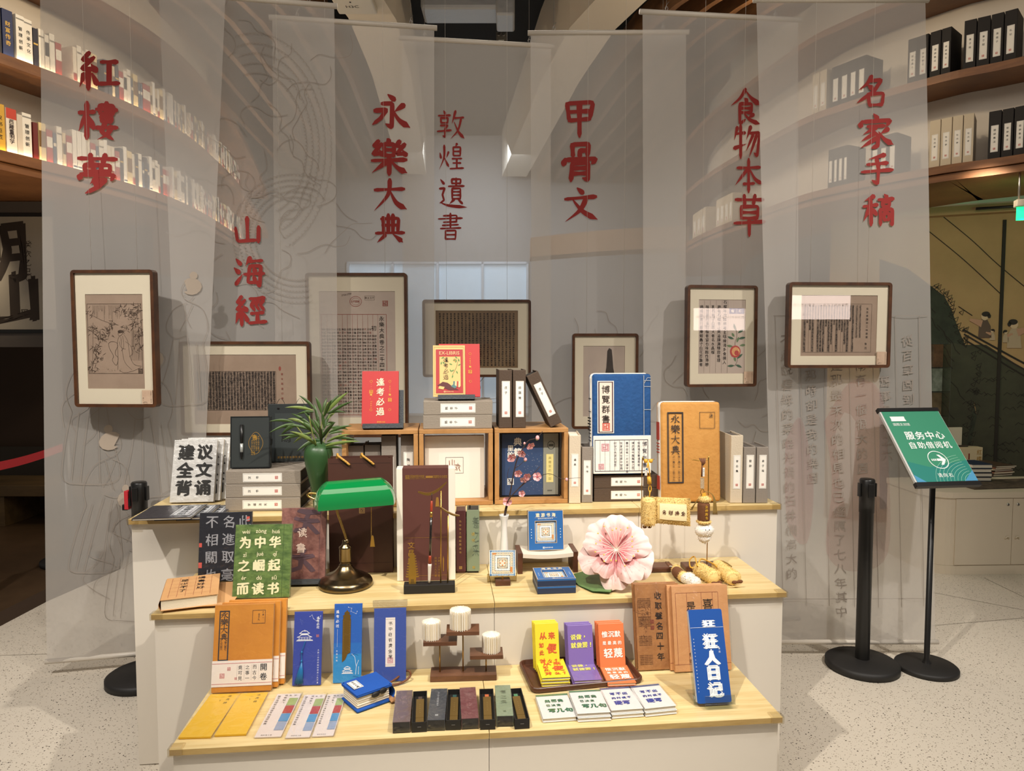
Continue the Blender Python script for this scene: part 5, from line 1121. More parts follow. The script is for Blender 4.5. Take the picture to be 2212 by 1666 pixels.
mb = MB(); mb.box(xs_+.001, w-.006, .004, .0118, .006, h-.004, AG, .001); mb.rect(w*.77, w*.89, h*.22, h*.66, mat('album_yellow', 'ddd18a', .6), .0034); mb.ring(w*.85, h*.80, .014, .016, .002, ink('1c1c18'), .0034); mb.rect(w*.81, w*.89, h*.79, h*.81, ink('1c1c18'), .0034)
mb.col('典籍里的中国', w*.83, h*.6, .012, ink('9a8a4a'), y=.0032, pitch=h*.065); mb.rect(w*.79, w*.87, h*.08, h*.1, ink('5a5c56'), .0034); mb.obj('slip_side', t)
# red envelopes and stands on the cubes
RE = mat('envelope_red', 'b93636', .45); REW = mat('foil_ivory', 'f0dfc0', .35); REG = mat('foil_gold', 'e0a04a', .35); SLT = mat('stand_slate', '3a3f44', .5, bump=(200, .3))
def cv_red(mb, w, h):
    for k, c in enumerate('逢考必過'): mb.ch(c, w*.5, h*(.80-.18*k), h*.15, REW, y=-.0012, bold=.02, wob=.02, shear=.1)
    for s_ in (.25, .76):
        mb.ring(w*s_, h*.81, .0045, .0045, .0009, REG, -.0012); mb.ring(w*s_, h*.29, .0045, .0045, .0009, REG, -.0012)
        mb.seal(w*s_, h*(.62 if s_ < .5 else .47), .014, REG, -.0012); mb.rect(w*s_-.004, w*s_+.004, h*.55, h*.58, REG, -.0012)
        for k in range(8): mb.disc(w*s_+(.004 if k % 2 else -.003)*(k > 3), h*(.76-.045*k), .001, .001, REG, -.0012, 8)
        mb.col('金榜題名', w*s_, h*.44 if s_ < .5 else h*.72, .005, REG, pitch=.0075, y=-.0012)
    mb.row('國圖文創', w*.44, h*.07, .0075, REG, y=-.0012, pitch=.008)
ZC = (C1[0] @ Vector((0, 0, C1[2]))).z+.0008
def slate_stand(M, w, x0, x1, hb, label):
    t = thing('easel_stand', label, 'stand', M, 'dark slate card stands'); mb = MB(); mb.box(x0, x1, -.012, .03, -.0105, -.0005, SLT, .001); mb.box(x0, x1, -.012, -.007, 0, .008, SLT); mb.obj('ledge', t)
    mb = MB(); mb.box(x0+w*.1, x1, .0135, .019, 0, hb, SLT, .001); mb.obj('backboard', t); return t
def envelope(M, w, h, lab, front, m, name='gift_envelope', t_=.012):
    t = thing(name, lab, 'envelope', M, None); mb = MB(); mb.box(0, w, 0, t_, 0, h, m, .001); front(mb, w, h); mb.obj('envelope_front', t); mb = MB(); mb.prism([(0.004, h-.001), (w-.004, h-.001), (w-.02, h*.72), (.02, h*.72)], t_+.0001, t_+.0008, m); mb.obj('flap', t); return t
M, w, h = PY(781, 861, 920, 802, YC+.018, ZC+.0135, 12); envelope(M, w, h, 'red exam luck envelope on a slate stand on the left cube', cv_red, RE); slate_stand(M, w, .004, w*1.13, h*.66, 'dark slate stand under the red envelope on the left cube')
z = ZC
for k, l in enumerate(('lower', 'upper')):
    M, w, h = PY(914, 1063, 920, 892, YC+.010, z); bbox('%s grey book box of the pair on the middle cube' % l, M @ Matrix.Translation((.002*k, 0, 0)), w, .0535, .17, GRY, '韩非子', 'flat grey book boxes on the middle cube', True, (.245, .505, .16, .66)); z += .0542
def cv_red2(mb, w, h): cv_red(mb, w, h)
M, w, h = PY(945, 1039, 859, 743, YC+.034, z+.0135, 12); M2 = M @ Matrix.Translation((.006, 0, 0)); envelope(M2, w*.95, h, 'red envelope standing behind the bookplate card on the grey boxes', cv_red2, RE)
def cv_plate(mb, w, h):
    I = mat('plate_cream', 'dcb877', .5); R2 = mat('plate_red', 'ab3436', .5); G = mat('plate_green', '5d8a4c', .5); K = mat('plate_dark', '5a2a2a', .6)
    mb.border(w*.04, w*.96, h*.04, h*.97, .0012, mat('plate_line', 'b3874a', .5), -.0008)
    mb.rect(w*.09, w*.93, h*.07, h*.92, R2, -.0010); mb.rect(w*.2, w*.86, h*.2, h*.78, I, -.0014); mb.border(w*.2, w*.86, h*.2, h*.78, .001, REG, -.0018)
    mb.word('EX-LIBRIS', w*.51, h*.85, w*.155, mat('plate_pale', 'e8c08a', .5), y=-.0016)
    mb.col('逢考必過', w*.4, h*.715, w*.17, ink('2a2019'), y=-.002, pitch=h*.112, wob=.05, shear=.1)
    for a, b, an in ((.62, .7, .3), (.7, .66, 1.2), (.76, .74, 2.4), (.6, .62, 2.8), (.78, .6, .6), (.66, .52, 3.6), (.72, .5, 5.2), (.58, .48, 2.2), (.62, .42, 4.4), (.82, .68, 1.9), (.26, .74, .5), (.3, .68, 5.4), (.25, .62, 1.4)):
        mb.stroke([(a*w, b*h), (a*w+.006*math.cos(an), b*h+.006*math.sin(an)), (a*w+.013*math.cos(an), b*h+.013*math.sin(an))], .006, G, y=-.0021, taper=True)
    mb.disc(.68*w, .71*h, .05*w, .05*w, mat('plate_orange', 'd9864a', .5), y=-.0019); mb.stroke([(.8*w, .74*h), (.72*w, .56*h), (.6*w, .42*h)], .0012, ink('5a4a30'), y=-.0022)
    mb.poly([(.14*w, .22*h), (.3*w, .29*h), (.45*w, .27*h), (.6*w, .2*h), (.8*w, .13*h), (.5*w, .13*h), (.3*w, .18*h)], K, -.0022)
    for k, c in enumerate(('4f7a78', 'd9c9a0', 'b0433c', 'd9c9a0')): mb.poly([((.62+.055*k)*w, .18*h), ((.665+.055*k)*w, .18*h), ((.675+.055*k)*w, .3*h), ((.63+.055*k)*w, .3*h)], mat('mini_'+c, c, .5), -.0024)
    mb.poly([(.16*w, .16*h), (.32*w, .14*h), (.36*w, .19*h), (.2*w, .21*h)], I, -.0024); mb.poly([(.55*w, .2*h), (.68*w, .16*h), (.74*w, .2*h), (.62*w, .24*h)], mat('mini_4f7a78', '4f7a78'), -.0025)
    mb.row('国家图书馆', w*.42, h*.1, .0055, mat('plate_pale', 'e8c08a', .5), y=-.0016, pitch=.006); mb.seal(w*.36, h*.1, .007, mat('plate_pale', 'e8c08a', .5), -.0016)
M3, w3, h3 = PY(936, 1006, 860, 747, YC+.028, z+.0135, 12); M3 = M @ Matrix.Translation((-.017, -.006, .0)); envelope(M3, w3, h3*1.0, 'cream bookplate card with branches and books on the grey boxes', cv_plate, mat('plate_cream', 'dcb877', .5), 'bookplate_card', .005)
slate_stand(M, w, .002, w*.86, h*.5, 'dark slate stand under the bookplate card')
for k, (a, b, tx, l) in enumerate(((1078, 1106, '庄子', 'upright brown book box on the left end of the right cube'), (1108, 1136, '战国策', 'upright brown book box beside the leaning one'))):
    M, w, h = PY(a, b, 921, 799.5, YC+.012, ZC); bbox(l, M, w, h, .15, BRN, tx, 'brown book boxes on the right cube', lp=(.22, .62, .19, .62))
M, w, h = PY(1190, 1216, 920, 801, YC+.012, ZC); M = M @ Matrix.Rotation(math.radians(-25.5), 4, 'Y'); bbox('brown book box leaning to the left on the right cube', M, w*1.02, h, .15, BRN, '庄子', 'brown book boxes on the right cube', lp=(.22, .62, .19, .62))
# right of the cubes
M, w, h = P3((1229, 1088), (1254, 1088), (1229, 941), ZT, 0); bbox('tall cream book box right of the cubes', M, w, h, .17, CRM, '通典', lp=(.2, .6, .25, .48), dark='e6dccb')
M, w, h = P3((1256, 1086), (1280, 1086), (1256, 966), ZT, 0); bbox('short grey book box beside the brown flat stack', M, w, h, .15, GRY2, '左传', lp=(.18, .64, .14, .62), dark='57504a')
z = ZT
for k, l in enumerate(('lower', 'upper')):
    M, w, h = P3((1283, 1084), (1421, 1082), (1283, 1055), ZT, 0); M.translation.z = z; bbox('%s brown book box of the pair under the blue book cushion' % l, M, w, .0525, .17, BRN, '淮南子', 'flat brown book boxes under the cushion', True, (.265, .5, .17, .64)); z += .0532
def softbox(mb, w, h, d, m, r=.02, puff=.01, n=14):
    """stuffed book shape: rounded block with gently swollen faces"""
    for y0, sgn in ((0, -1), (d, 1)):
        def f(u, v, y0=y0, sgn=sgn):
            e = (1-abs(2*u-1)**6)*(1-abs(2*v-1)**6); return (u*w, y0+sgn*(puff*e)-sgn*r*(1-e)*.5, v*h)
        mb.grid(f, n, n, m)
def cushion(label, M, w, h, d, cover, side_m, front, stripes, name='book_cushion'):
    t = thing(name, label, 'cushion', M, 'book shaped plush cushions'); mb = MB(); mb.box(0, w, .004, d*.28, 0, h, cover, .010, True); mb.box(0.0, w, d*.72, d, 0, h, cover, .010, True); front(mb, w, h); mb.obj('cover', t)
    mb = MB(); mb.box(-.004, w-.006, d*.22, d*.5, .004, h+.004, side_m, .014, True); mb.box(-.002, w-.006, d*.5, d*.78, .004, h+.002, side_m, .014, True); stripes(mb, w, h, d); mb.obj('page_block', t); return t
BLU = mat('plush_blue', '17497f', .85, bump=(70, .8), var=(30, .35), h2='0f3768'); WHP = mat('plush_white', 'e6e1d8', .85, bump=(60, .4)); IVP = mat('plush_ivory', 'e0cfc0', .85)
def cv_blue(mb, w, h):
    y = .002; hb = h*.385
    mb.box(.002, w-.002, .0015, .006, .003, hb, WHP, .002); mb.border(w*.03, w*.94, h*.03, h*.345, .0025, ink('3a3a42'), .001)
    for k in range(10): mb.rect(w*(.12+.083*k), w*(.12+.083*k)+.001, h*.035, h*.34, ink('6a6a70'), .0008)
    for k, s_ in enumerate(('博覽群書', '祝典漢文秦漢風氣', '博古通今集萬卷之思', '書中自有一片光輝宇宙', '悦享阅读在夢中窗籍', '时空订先贤沉智思')): mb.col(s_, w*(.88-.10*k), h*(.31 if k else .30), .011 if k else .02, ink('4a4a52'), y=.0008, pitch=.0125 if k else .028, wob=.03)
    mb.seal(w*.21, h*.27, .03, mat('seal_pink', 'cf8f98', .8), .0006); mb.seal(w*.14, h*.08, .022, mat('seal_pink', 'cf8f98', .8), .0006)
    mb.rect(w*.08, w*.36, h*.41, h*.93, WHP, .001); mb.rect(w*.095, w*.345, h*.418, h*.922, ink('4a2c34'), .0005); mb.rect(w*.115, w*.325, h*.426, h*.914, IVP, 0)
    mb.col('博覽群書', w*.22, h*.845, h*.085, ink('2a2019'), y=-.0006, pitch=h*.098, bold=.012, wob=.02); mb.seal(w*.225, h*.475, .03, mat('seal_orange', 'c8432e', .8), -.0006)
    G = mat('stitch_grey', 'a6a9ab', .8); mb.rect(w*.865, w*.875, h*.39, h*.985, G, .001)
    for q in (.64, .87, .93): mb.rect(w*.87, w*.995, h*q, h*q+.002, G, .001)
    mb.stroke([(w*.87, h*.9), (w*.93, h*.96), (w*.99, h*.96)], .002, G, .001)
def st_blue(mb, w, h, d):
    for q in (.33, .36, .40, .62, .75): mb.box(-.0046, -.0030, d*.25, d*.75, h*q, h*q+.003, ink('2a2622'))
    for k in range(5):
        for j in range(10): mb.box(-.0046, -.003, d*(.3+.07*j), d*(.33+.07*j), h*(.43+.03*k), h*(.445+.03*k), ink('2a2622'))
M, w, h = P3((1281, 1026), (1408, 1024), (1281, 808), z, 3, .09); cushion('blue book cushion with a white title strip on the brown boxes', M, w, h, .085, BLU, WHP, cv_blue, st_blue)
ORP = mat('plush_orange', 'c8914a', .85, bump=(70, .6), var=(24, .4), h2='b57c36'); STR = mat('stripe_red', 'b5402f', .8)
def cv_orange(mb, w, h):
    y = .001; K = ink('2e2a2c'); mb.border(w*.10, w*.37, h*.19, h*.90, .004, K, y); mb.border(w*.12, w*.35, h*.2, h*.89, .0012, K, y)
    [mb.brush(c, w*.235, h*(.83-.103*k), h*.092, K, y=y, w=8.5) for k, c in enumerate('永樂大典')]
    mb.col('卷一萬三千一百三十五', w*.295, h*.455, h*.026, K, y=y, pitch=h*.026, wob=.03); mb.col('之一萬三千一百三十六', w*.205, h*.455, h*.026, K, y=y, pitch=h*.026, wob=.03)
    mb.border(w*.645, w*.905, h*.735, h*.90, .0014, K, y); mb.ch('送', w*.84, h*.86, .016, K, y=y, wob=.05); mb.rect(w*.82, w*.86, h*.885, h*.888, K, y)
def st_or(mb, w, h, d):
    for a, b in ((.62, .80), (.12, .26)): mb.box(-.0048, -.003, d*.25, d*.75, h*a, h*b, STR)
    for k in range(4): mb.box(-.0048, -.003, d*.25, d*.75, h*(.58-.03*k), h*(.59-.03*k), STR)
M, w, h = P3((1430, 1086), (1558, 1084), (1430, 869), ZT, 4, .08); cushion('large orange book cushion with a framed black title column', M, w, h, .075, ORP, WHP, cv_orange, st_or)
for k, (a, b, tp, c, tx, l) in enumerate(((1577, 1603, 941, CRM, '李白集', 'tall cream book box right of the orange cushion'), (1605, 1631, 966, GRY2, '楚辞', 'grey book box at the right end, second from the corner'), (1633, 1658, 966, GRY2, '弟子规', 'grey book box nearest the right end of the back step'))):
    M, w, h = P3((a, 1087), (b, 1087), (a, tp), ZT, 0); bbox(l, M, w, h, .16, c, tx, lp=(.22, .6, .21, .5) if c == CRM else (.22, .62, .26, .6), dark='57504a')
# ================================================================ MIDDLE STEP
ZM = ZT2+.0012
DKC = mat('cover_ink_black', '22232a', .4, bump=(28, .9)); GRC = mat('cover_green', '66803f', .55, var=(34, 1), h2='3f5a26', stretch=(1, 1, 1.8), bump=(30, .5)); RDC = mat('cover_rust', '94655a', .5, var=(26, 1), h2='663c36', bump=(30, .8)); TAN = mat('cover_tan', 'd0a06c', .7, var=(10, .4), h2='bf8c58')
def cv_dark(mb, w, h):
    S = mat('ink_silver', '9a9ba0', .5)
    for c, x in (('不相關也', .24), ('名進取毫', .56), ('此言于功', .86)): mb.col(c, w*x, h*.86, w*.25, S, pitch=h*.255, y=-.0012, bold=.012, wob=.03)
    R = mat('seal_red', 'c8554a', .7); mb.rect(w*.9, w*.96, h*.86, h*.93, R, -.0009); mb.rect(.001, w*.07, h*.2, h*.28, R, -.0009); mb.rect(.001, w*.06, h*.5, h*.56, R, -.0009)
M, w, h = P3((427, 1258), (541, 1254), (438, 1108), ZM, 10, .016); M.translation.y = min(M.translation.y, 2.56)
pad('notebook', 'black notebook with grey engraved characters leaning on the back step', 'notebook', M, w, h, .014, DKC, cv_dark, sleeve=True)
def cv_green(mb, w, h):
    I = mat('ink_cream', 'e6e0b4', .6); mb.rect(w*.855, w*.862, 0, h, mat('cover_groove_green', '3d5426', .6), -.0006)
    for r, (py, cs) in enumerate((('wèi zòng huá', '为中华'), ('zī jué qǐ', '之崛起'), ('ér dú sū', '而读书'))):
        zz = h*(.90-.315*r)
        for k, (a, c) in enumerate(zip(py.split(), cs)):
            x = w*(.19+.265*k); mb.word(a, x, zz, w*.10, I, y=-.0012, shear=0, sx=1, bold=.012); mb.ch(c, x-w*.01, zz-h*.145, w*.215, I, y=-.0012, bold=.045, wob=.02, shear=.06)
M, w, h = P3((501, 1293), (625, 1290), (508, 1134), ZM, 14, .018)
pad('notebook', 'green notebook with cream slogan and pinyin on the middle step', 'notebook', M, w, h, .016, GRC, cv_green, sleeve=True); MGN = M
def cv_rust(mb, w, h):
    D = mat('ink_dusk', '584048', .6); I = mat('ink_shell', 'e6cdbc', .6); mb.rect(w*.86, w*.866, 0, h, D, -.0006)
    mb.ch('天', w*.58, h*.80, w*.6, D, y=-.0009, bold=.05, wob=.05, rot=-.1); mb.ch('大', w*.5, h*.28, w*.6, D, y=-.0009, bold=.05, wob=.06)
    mb.ch('读', w*.47, h*.66, w*.22, I, y=-.0013, bold=.02, wob=.04); mb.ch('書', w*.45, h*.45, w*.22, I, y=-.0013, bold=.02, wob=.04)
M, w, h = P3((604, 1257), (696, 1255), (598, 1098), ZM+.012, 12, .018); M.translation.y = min(M.translation.y, 2.55)
pad('notebook', 'rust red notebook with pale brush title on a dark stand behind the lamp', 'notebook', M, w*1.06, h, .015, RDC, cv_rust, sleeve=True)
slate_stand(M, w, .004, w, h*.5, 'dark slate stand under the rust red notebook')
# thick tan book and the sheets under it
def cv_tan(mb, w, h):
    for k in range(6): mb.rect(w*(.12+.15*k), w*(.12+.15*k)+.0007, h*.06, h*.94, RLINE, -.0007)
    for k in range(5): mb.stroke([(w*.1, h*(.15+.17*k)), (w*.9, h*(.16+.17*k))], .0006, RLINE, -.0007)
    mb.col('讀書好好', w*.68, h*.86, w*.15, INK, pitch=h*.16, y=-.0012, wob=.06, bold=.01); mb.col('是少不了', w*.36, h*.8, w*.15, INK, pitch=h*.16, y=-.0012, wob=.06, bold=.01)
zb = ZM
for k in range(3):
    M, w, h = P3((347, 1315), (486, 1309), (420, 1262), zb+.0018, 90, .0018)
    mb = MB(); mb.T = M @ Matrix.Translation((.003*k, 0, .002*k)); mb.box(0, w*1.06, -.0018, 0, 0, min(h, .26), TAN); tag(mb.obj('paper_folder'), '%s tan paper folder of the three under the thick tan book' % ('lowest', 'middle', 'topmost')[k], 'folder', 'tan paper folders under the thick book'); zb += .0021
M, w, h = P3((346, 1296), (468, 1282), (420, 1243), zb+.038, 90, .0); M.translation.z = zb+.036
t = thing('thick_book', 'thick tan covered book with brush writing lying at the left corner', 'book', M); h = min(h, .25); mb = MB()
mb.box(0, w*1.03, 0, .002, 0, h, TAN, .0008); cv_tan(mb, w, h); mb.box(0, w*1.03, .033, .035, 0, h, TAN, .0008)
p = [(.0, .0)]; mb.grid(lambda u, v: (-.006*math.sin(PI*u), .0005+.034*u, v*h), 8, 1, TAN); mb.obj('cover', t)
mb = MB(); mb.box(.001, w*1.0, .0022, .0328, .004, h-.004, mat('page_f2e8d0', 'f2e8d0', .8)); 
for k in range(1, 9): mb.box(.001, w*1.0003, .0022+.0034*k, .0024+.0034*k, .0037, h-.0037, mat('page_line2', 'd9ccb0', .8))
mb.obj('pages', t)
# brown shopping bag
BAG = mat('bag_brown', '492b22', .5, var=(3, .3), h2='3c221a'); ROPE = mat('gold_rope', 'c2913e', .5, bump=(160, 1.0))
M, w, h = PY(712, 849, 1245, 991, 2.588, ZM)
t = thing('shopping_bag', 'dark brown paper bag with gold rope handles behind the green lamp', 'bag', M); mb = MB(); d = .058
mb.box(0, w, 0, .0015, 0, h, BAG); mb.box(0, w, d-.0015, d, 0, h, BAG); mb.box(0, w, .0015, d-.0015, 0, .0015, BAG)
for x in (0, w): 
    sg = 1 if x == 0 else -1; mb.add([(x, 0, 0), (x+sg*.012, d/2, 0), (x+sg*.014, d/2, h), (x, 0, h)], [(0, 1, 2, 3)], BAG); mb.add([(x, d, 0), (x+sg*.012, d/2, 0), (x+sg*.014, d/2, h), (x, d, h)], [(0, 1, 2, 3)], BAG)
mb.rect(.004, w-.004, h*.955, h*.958, mat('bag_fold', '2f1a14', .6), -.0004); mb.rect(.004, w-.004, h*.085, h*.088, mat('bag_fold', '2f1a14', .6), -.0004); mb.seal(w*.52, h*.545, .02, mat('bag_seal', '9a7a4a', .5), -.0006); mb.obj('bag', t)
for x in (.12, .50):
    mb = MB(); mb.tube(spline([(w*x, d*.5, h-.02), (w*x+.004, d*.3, h+.012), (w*(x+.05), -.002, h+.008), (w*(x+.16), -.007, h*.975), (w*(x+.22), -.006, h*.945)], 6), .0042, ROPE, 8); mb.obj('rope_handle', t)
# banker's lamp
BR = mat('antique_brass', '85765a', .24, 1, var=(5, .5), h2='5a4d38'); BRL = mat('bright_brass', 'c9a860', .2, 1); GGL = mat('lamp_green_glass', '0d7a3c', .08, coat=.6, spec=.6); WGL = mat('lamp_inner_white', 'e8e6dc', .3)
c = at_z(747, 1264, ZM); t = thing('desk_lamp', 'antique brass bankers lamp with glossy green glass shade', 'lamp', frame(c, YAW)); r = .093
mb = MB(); mb.lathe([(0, .004), (r-.004, 0), (r, .003), (r, .008), (r*.99, .014), (r*.95, .021), (r*.88, .027), (r*.76, .032), (r*.72, .036), (r*.69, .037), (r*.55, .043), (r*.4, .052), (r*.3, .061), (r*.25, .068), (r*.23, .07), (0, .07)], BR, n=48); mb.obj('base', t)
mb = MB(); mb.lathe([(.021, .0702), (.022, .074), (.015, .079), (.019, .083), (.0205, .086), (.0205, .128), (.022, .130), (.021, .135), (.013, .140), (.009, .150), (.010, .155), (.006, .160), (0, .161)], BR, n=32); mb.obj('column', t)
da = W(0, 1).dot(c-CAMP)
def lp(px, py, o=0): q = at_d(px, py, da+o)-c; return Matrix.Rotation(-YAW, 3, 'Z') @ q
mb = MB(); mb.tube(spline([tuple(lp(749, 1170)), tuple(lp(746, 1158)), tuple(lp(736, 1128)), tuple(lp(729, 1108)), tuple(lp(728, 1092)), tuple(lp(735, 1074))], 6), .0045, BRL, 10); mb.ball(tuple(lp(749, 1169)), .009, BR, 12); mb.obj('arm', t)
SA, SB = lp(691, 1091, -.03), lp(842, 1079, .035); ctr = (SA+SB)/2; ctr.z = (lp(766, 1087).z); L = .25; yawS = math.atan2((SB-SA).y, (SB-SA).x); R_, Hs = .062, .082
T0 = Matrix.Translation(ctr) @ Matrix.Rotation(yawS, 4, 'Z') @ Matrix.Rotation(math.radians(-1.5), 4, 'Y') @ Matrix.Rotation(math.radians(4), 4, 'X')
def shade(mb, m, k, e):
    l2 = lambda v: L/2*k*(1-.30*max(0, math.sin(v))**2.2)
    def body(u, v): a = PI*v; return ((2*u-1)*l2(a), -R_*k*math.cos(a)*(1 if e else 1), Hs*k*max(0, math.sin(a))**.8)
    mb.grid(body, 12, 28, m)
    for s_ in (-1, 1):
        def cap(u, v): a = PI/2*v; yy = R_*k*math.cos(a); return (s_*(l2(a)+.012*math.cos(PI*(u-.5))*math.cos(a)), (2*u-1)*yy, Hs*k*max(0, math.sin(a))**.8)
        mb.grid(cap, 12, 16, m)
mb = MB(); mb.T = T0; shade(mb, GGL, 1, 1); sh_ = mb.obj('lamp_shade', t)
mb = MB(); mb.T = T0; shade(mb, WGL, .965, 0); mb.obj('shade_lining', sh_)
mb = MB(); a = lp(692, 1080); mb.tube(spline([tuple(a+Vector((.012, 0, 0))), tuple(a+Vector((-.01, -.004, .0))), tuple(lp(666, 1072)), tuple(lp(668, 1066)), tuple(lp(690, 1067))], 5), .0042, BRL, 8)
mb.tube([tuple(a+Vector((-.008, -.004, -.003))), tuple(a+Vector((.012, -.006, -.003)))], .0065, BRL, 10); mb.obj('shade_bracket', sh_)
mb = MB(); top = lp(802, 1088, .02); bot = lp(802, 1160, .02)
for k in range(34): mb.ball(tuple(top.lerp(bot, k/33)), .0017, BRL, 6)
pc_ = mb.obj('pull_chain', t)
mb = MB(); q = bot+Vector((.004, 0, 0)); mb.T = Matrix.Translation(q); PG = []
for k in range(6): zz = -.006*k; PG += [(.004+.0006*k, zz), (.0046+.0008*k, zz-.0045)]
mb.prism([(-.001, .005), (.001, .005)]+PG+[(-x, z) for x, z in PG[::-1]], -.0015, .0015, mat('pendant_gold', 'd0a24a', .3, .8)); mb.obj('pagoda_pendant', pc_)
# maroon gift box
MAR = mat('box_maroon', '5a352f', .5); WBX = mat('box_white', 'e6e0d2', .5); GLD = mat('foil_brass', 'b98d45', .35, .5)
M, w, h = P3((858, 1256), (984, 1252.5), (858, 1013), ZM, 0); M.translation.y = min(M.translation.y, 2.56)
t = thing('gift_box', 'tall maroon gift box with white sides and gold lettering', 'gift box', M); d = .06
mb = MB(); mb.box(0, w, .001, d, 0, h-.0005, WBX, .001); mb.obj('inner_box', t)
mb = MB(); a, b = w*.105, w*.885; mb.box(a, b, -.0005, .0009, 0, h, MAR); mb.box(a, b, -.0005, d, h, h+.001, MAR)
y = -.0012; mb.seal(w*.19, h*.925, .014, GLD, y); mb.row('国家图书馆', w*.26, h*.93, .0115, GLD, pitch=.0098, y=y); mb.row('国图文创馆', w*.65, h*.925, .0115, GLD, pitch=.0098, y=y); mb.rect(w*.5, w*.62, h*.915, h*.935, GLD, y); mb.word('NATIONAL LIBRARY OF CHINA', w*.36, h*.91, .004, GLD, y=y)
mb.rect(w*.14, w*.86, h*.385, h*.387, GLD, y); mb.rect(w*.14, w*.86, h*.045, h*.047, GLD, y)
mb.col('文昌塔', w*.245, h*.32, .026, GLD, pitch=h*.07, y=y, wob=.03, bold=.01); mb.col('大鹏一日同风起', w*.72, h*.2, .009, GLD, pitch=.0105, y=y); mb.col('扶摇直上九万里', w*.66, h*.2, .009, GLD, pitch=.0105, y=y)
mb.prism([(w*.66, h*.66), (w*.73, h*.66), (w*.715, h*.74), (w*.695, h*.745), (w*.675, h*.74)][::-1], y-.0002, y, GLD); mb.prism([(w*.785, h*.08), (w*.80, h*.08), (w*.805, h*.19), (w*.793, h*.22), (w*.781, h*.19)][::-1], y-.0002, y, GLD); mb.obj('sleeve', t)
# pen stand with brush
M, w, h = P3((872, 1284), (983, 1280.5), (872, 1262), ZM, 0); t = thing('brush_stand', 'brass stand with hanging pagoda brush on a black base before the maroon box', 'brush stand', M); d = .042
mb = MB(); mb.box(0, w, 0, d, 0, .029, BLACKM, .0015); mb.obj('base', t); Pl = M @ Vector((0, .02, 0)); ny = M.to_3x3() @ Vector((0, 1, 0))
def sp(px, py, o=0): q = M.inverted() @ at_plane(px, py, Pl+ny*o, ny); return (q.x, .02+o, q.z)
BRS = mat('satin_brass', 'b8914a', .32, .9)
mb = MB()
for q in (952, 967): a = sp(q, 1262); mb.tube([(a[0], .02, .0285), (a[0]+.003, .02, sp(q, 1060 if q < 960 else 1114)[2])], .0022, BRS, 8)
mb.obj('rod', t)
def blade(P, wd):
    P = [sp(*q) for q in P]; P = spline(P, 6); n = len(P); m_ = MB(); up = []
    for i, p in enumerate(P): up.append((p.x, p.z+wd*(math.sin(PI*min(1, .12+.75*i/(n-1))))))
    m_.prism([(p.x, p.z) for p in P]+up[::-1], .014, .026, BRS); return m_
blade([(903, 1064), (925, 1070), (945, 1062), (965, 1043)], .009).obj('roof_hook', t); blade([(948, 1094), (965, 1107), (980, 1114), (993, 1115)][::1], .006).obj('roof_hook', t)
mb = MB(); x0, _, z0 = sp(891, 1262); P = []; zz = .029; W0 = .022
P += [(W0*.55, zz), (W0*.55, zz+.022)]; zz += .022
for k in range(9): s_ = 1-.055*k; P += [(W0*.92*s_, zz), (W0*s_, zz+.003), (W0*.62*s_, zz+.004), (W0*.6*s_, zz+.0085)]; zz += .0088
P += [(.002, zz+.002), (0.0008, zz+.012)]
mb.prism([(x0+a, b) for a, b in P]+[(x0-a, b) for a, b in P[::-1]], .016, .020, mat('pagoda_gold', 'b08a3c', .35, .7))
mb.rect(x0-.005, x0+.005, .032, .045, mat('pagoda_dark', '6a4f1e', .5), .0155); mb.obj('pagoda_plate', t)
mb = MB(); a, b = sp(933, 1066, -.008), sp(927, 1263, -.008); A, B = Vector(a), Vector(b); q = lambda f: tuple(A.lerp(B, f))
RW = mat('brush_red', '9a3a22', .3); LQ = mat('brush_black', '1a1614', .15, coat=.4)
mb.tube([q(.0), q(.09)], .0009, BLACK, 6); mb.tube([q(.08), q(.085), q(.19), q(.20)], [.001, .004, .0045, .0042], RW, 12); mb.tube([q(.2), q(.26)], .0045, BRS, 12); mb.tube([q(.26), q(.68)], .0042, LQ, 12); mb.tube([q(.68), q(.70), q(.77)], [.0045, .0052, .0062], RW, 12); mb.obj('brush_handle', t)
mb = MB(); mb.tube([q(.77), q(.80), q(.95), q(.985)], [.0066, .0066, .0046, .0034], mat('brush_tip', 'd4cdc2', .3, coat=.3), 12); mb.obj('brush_tip', t)
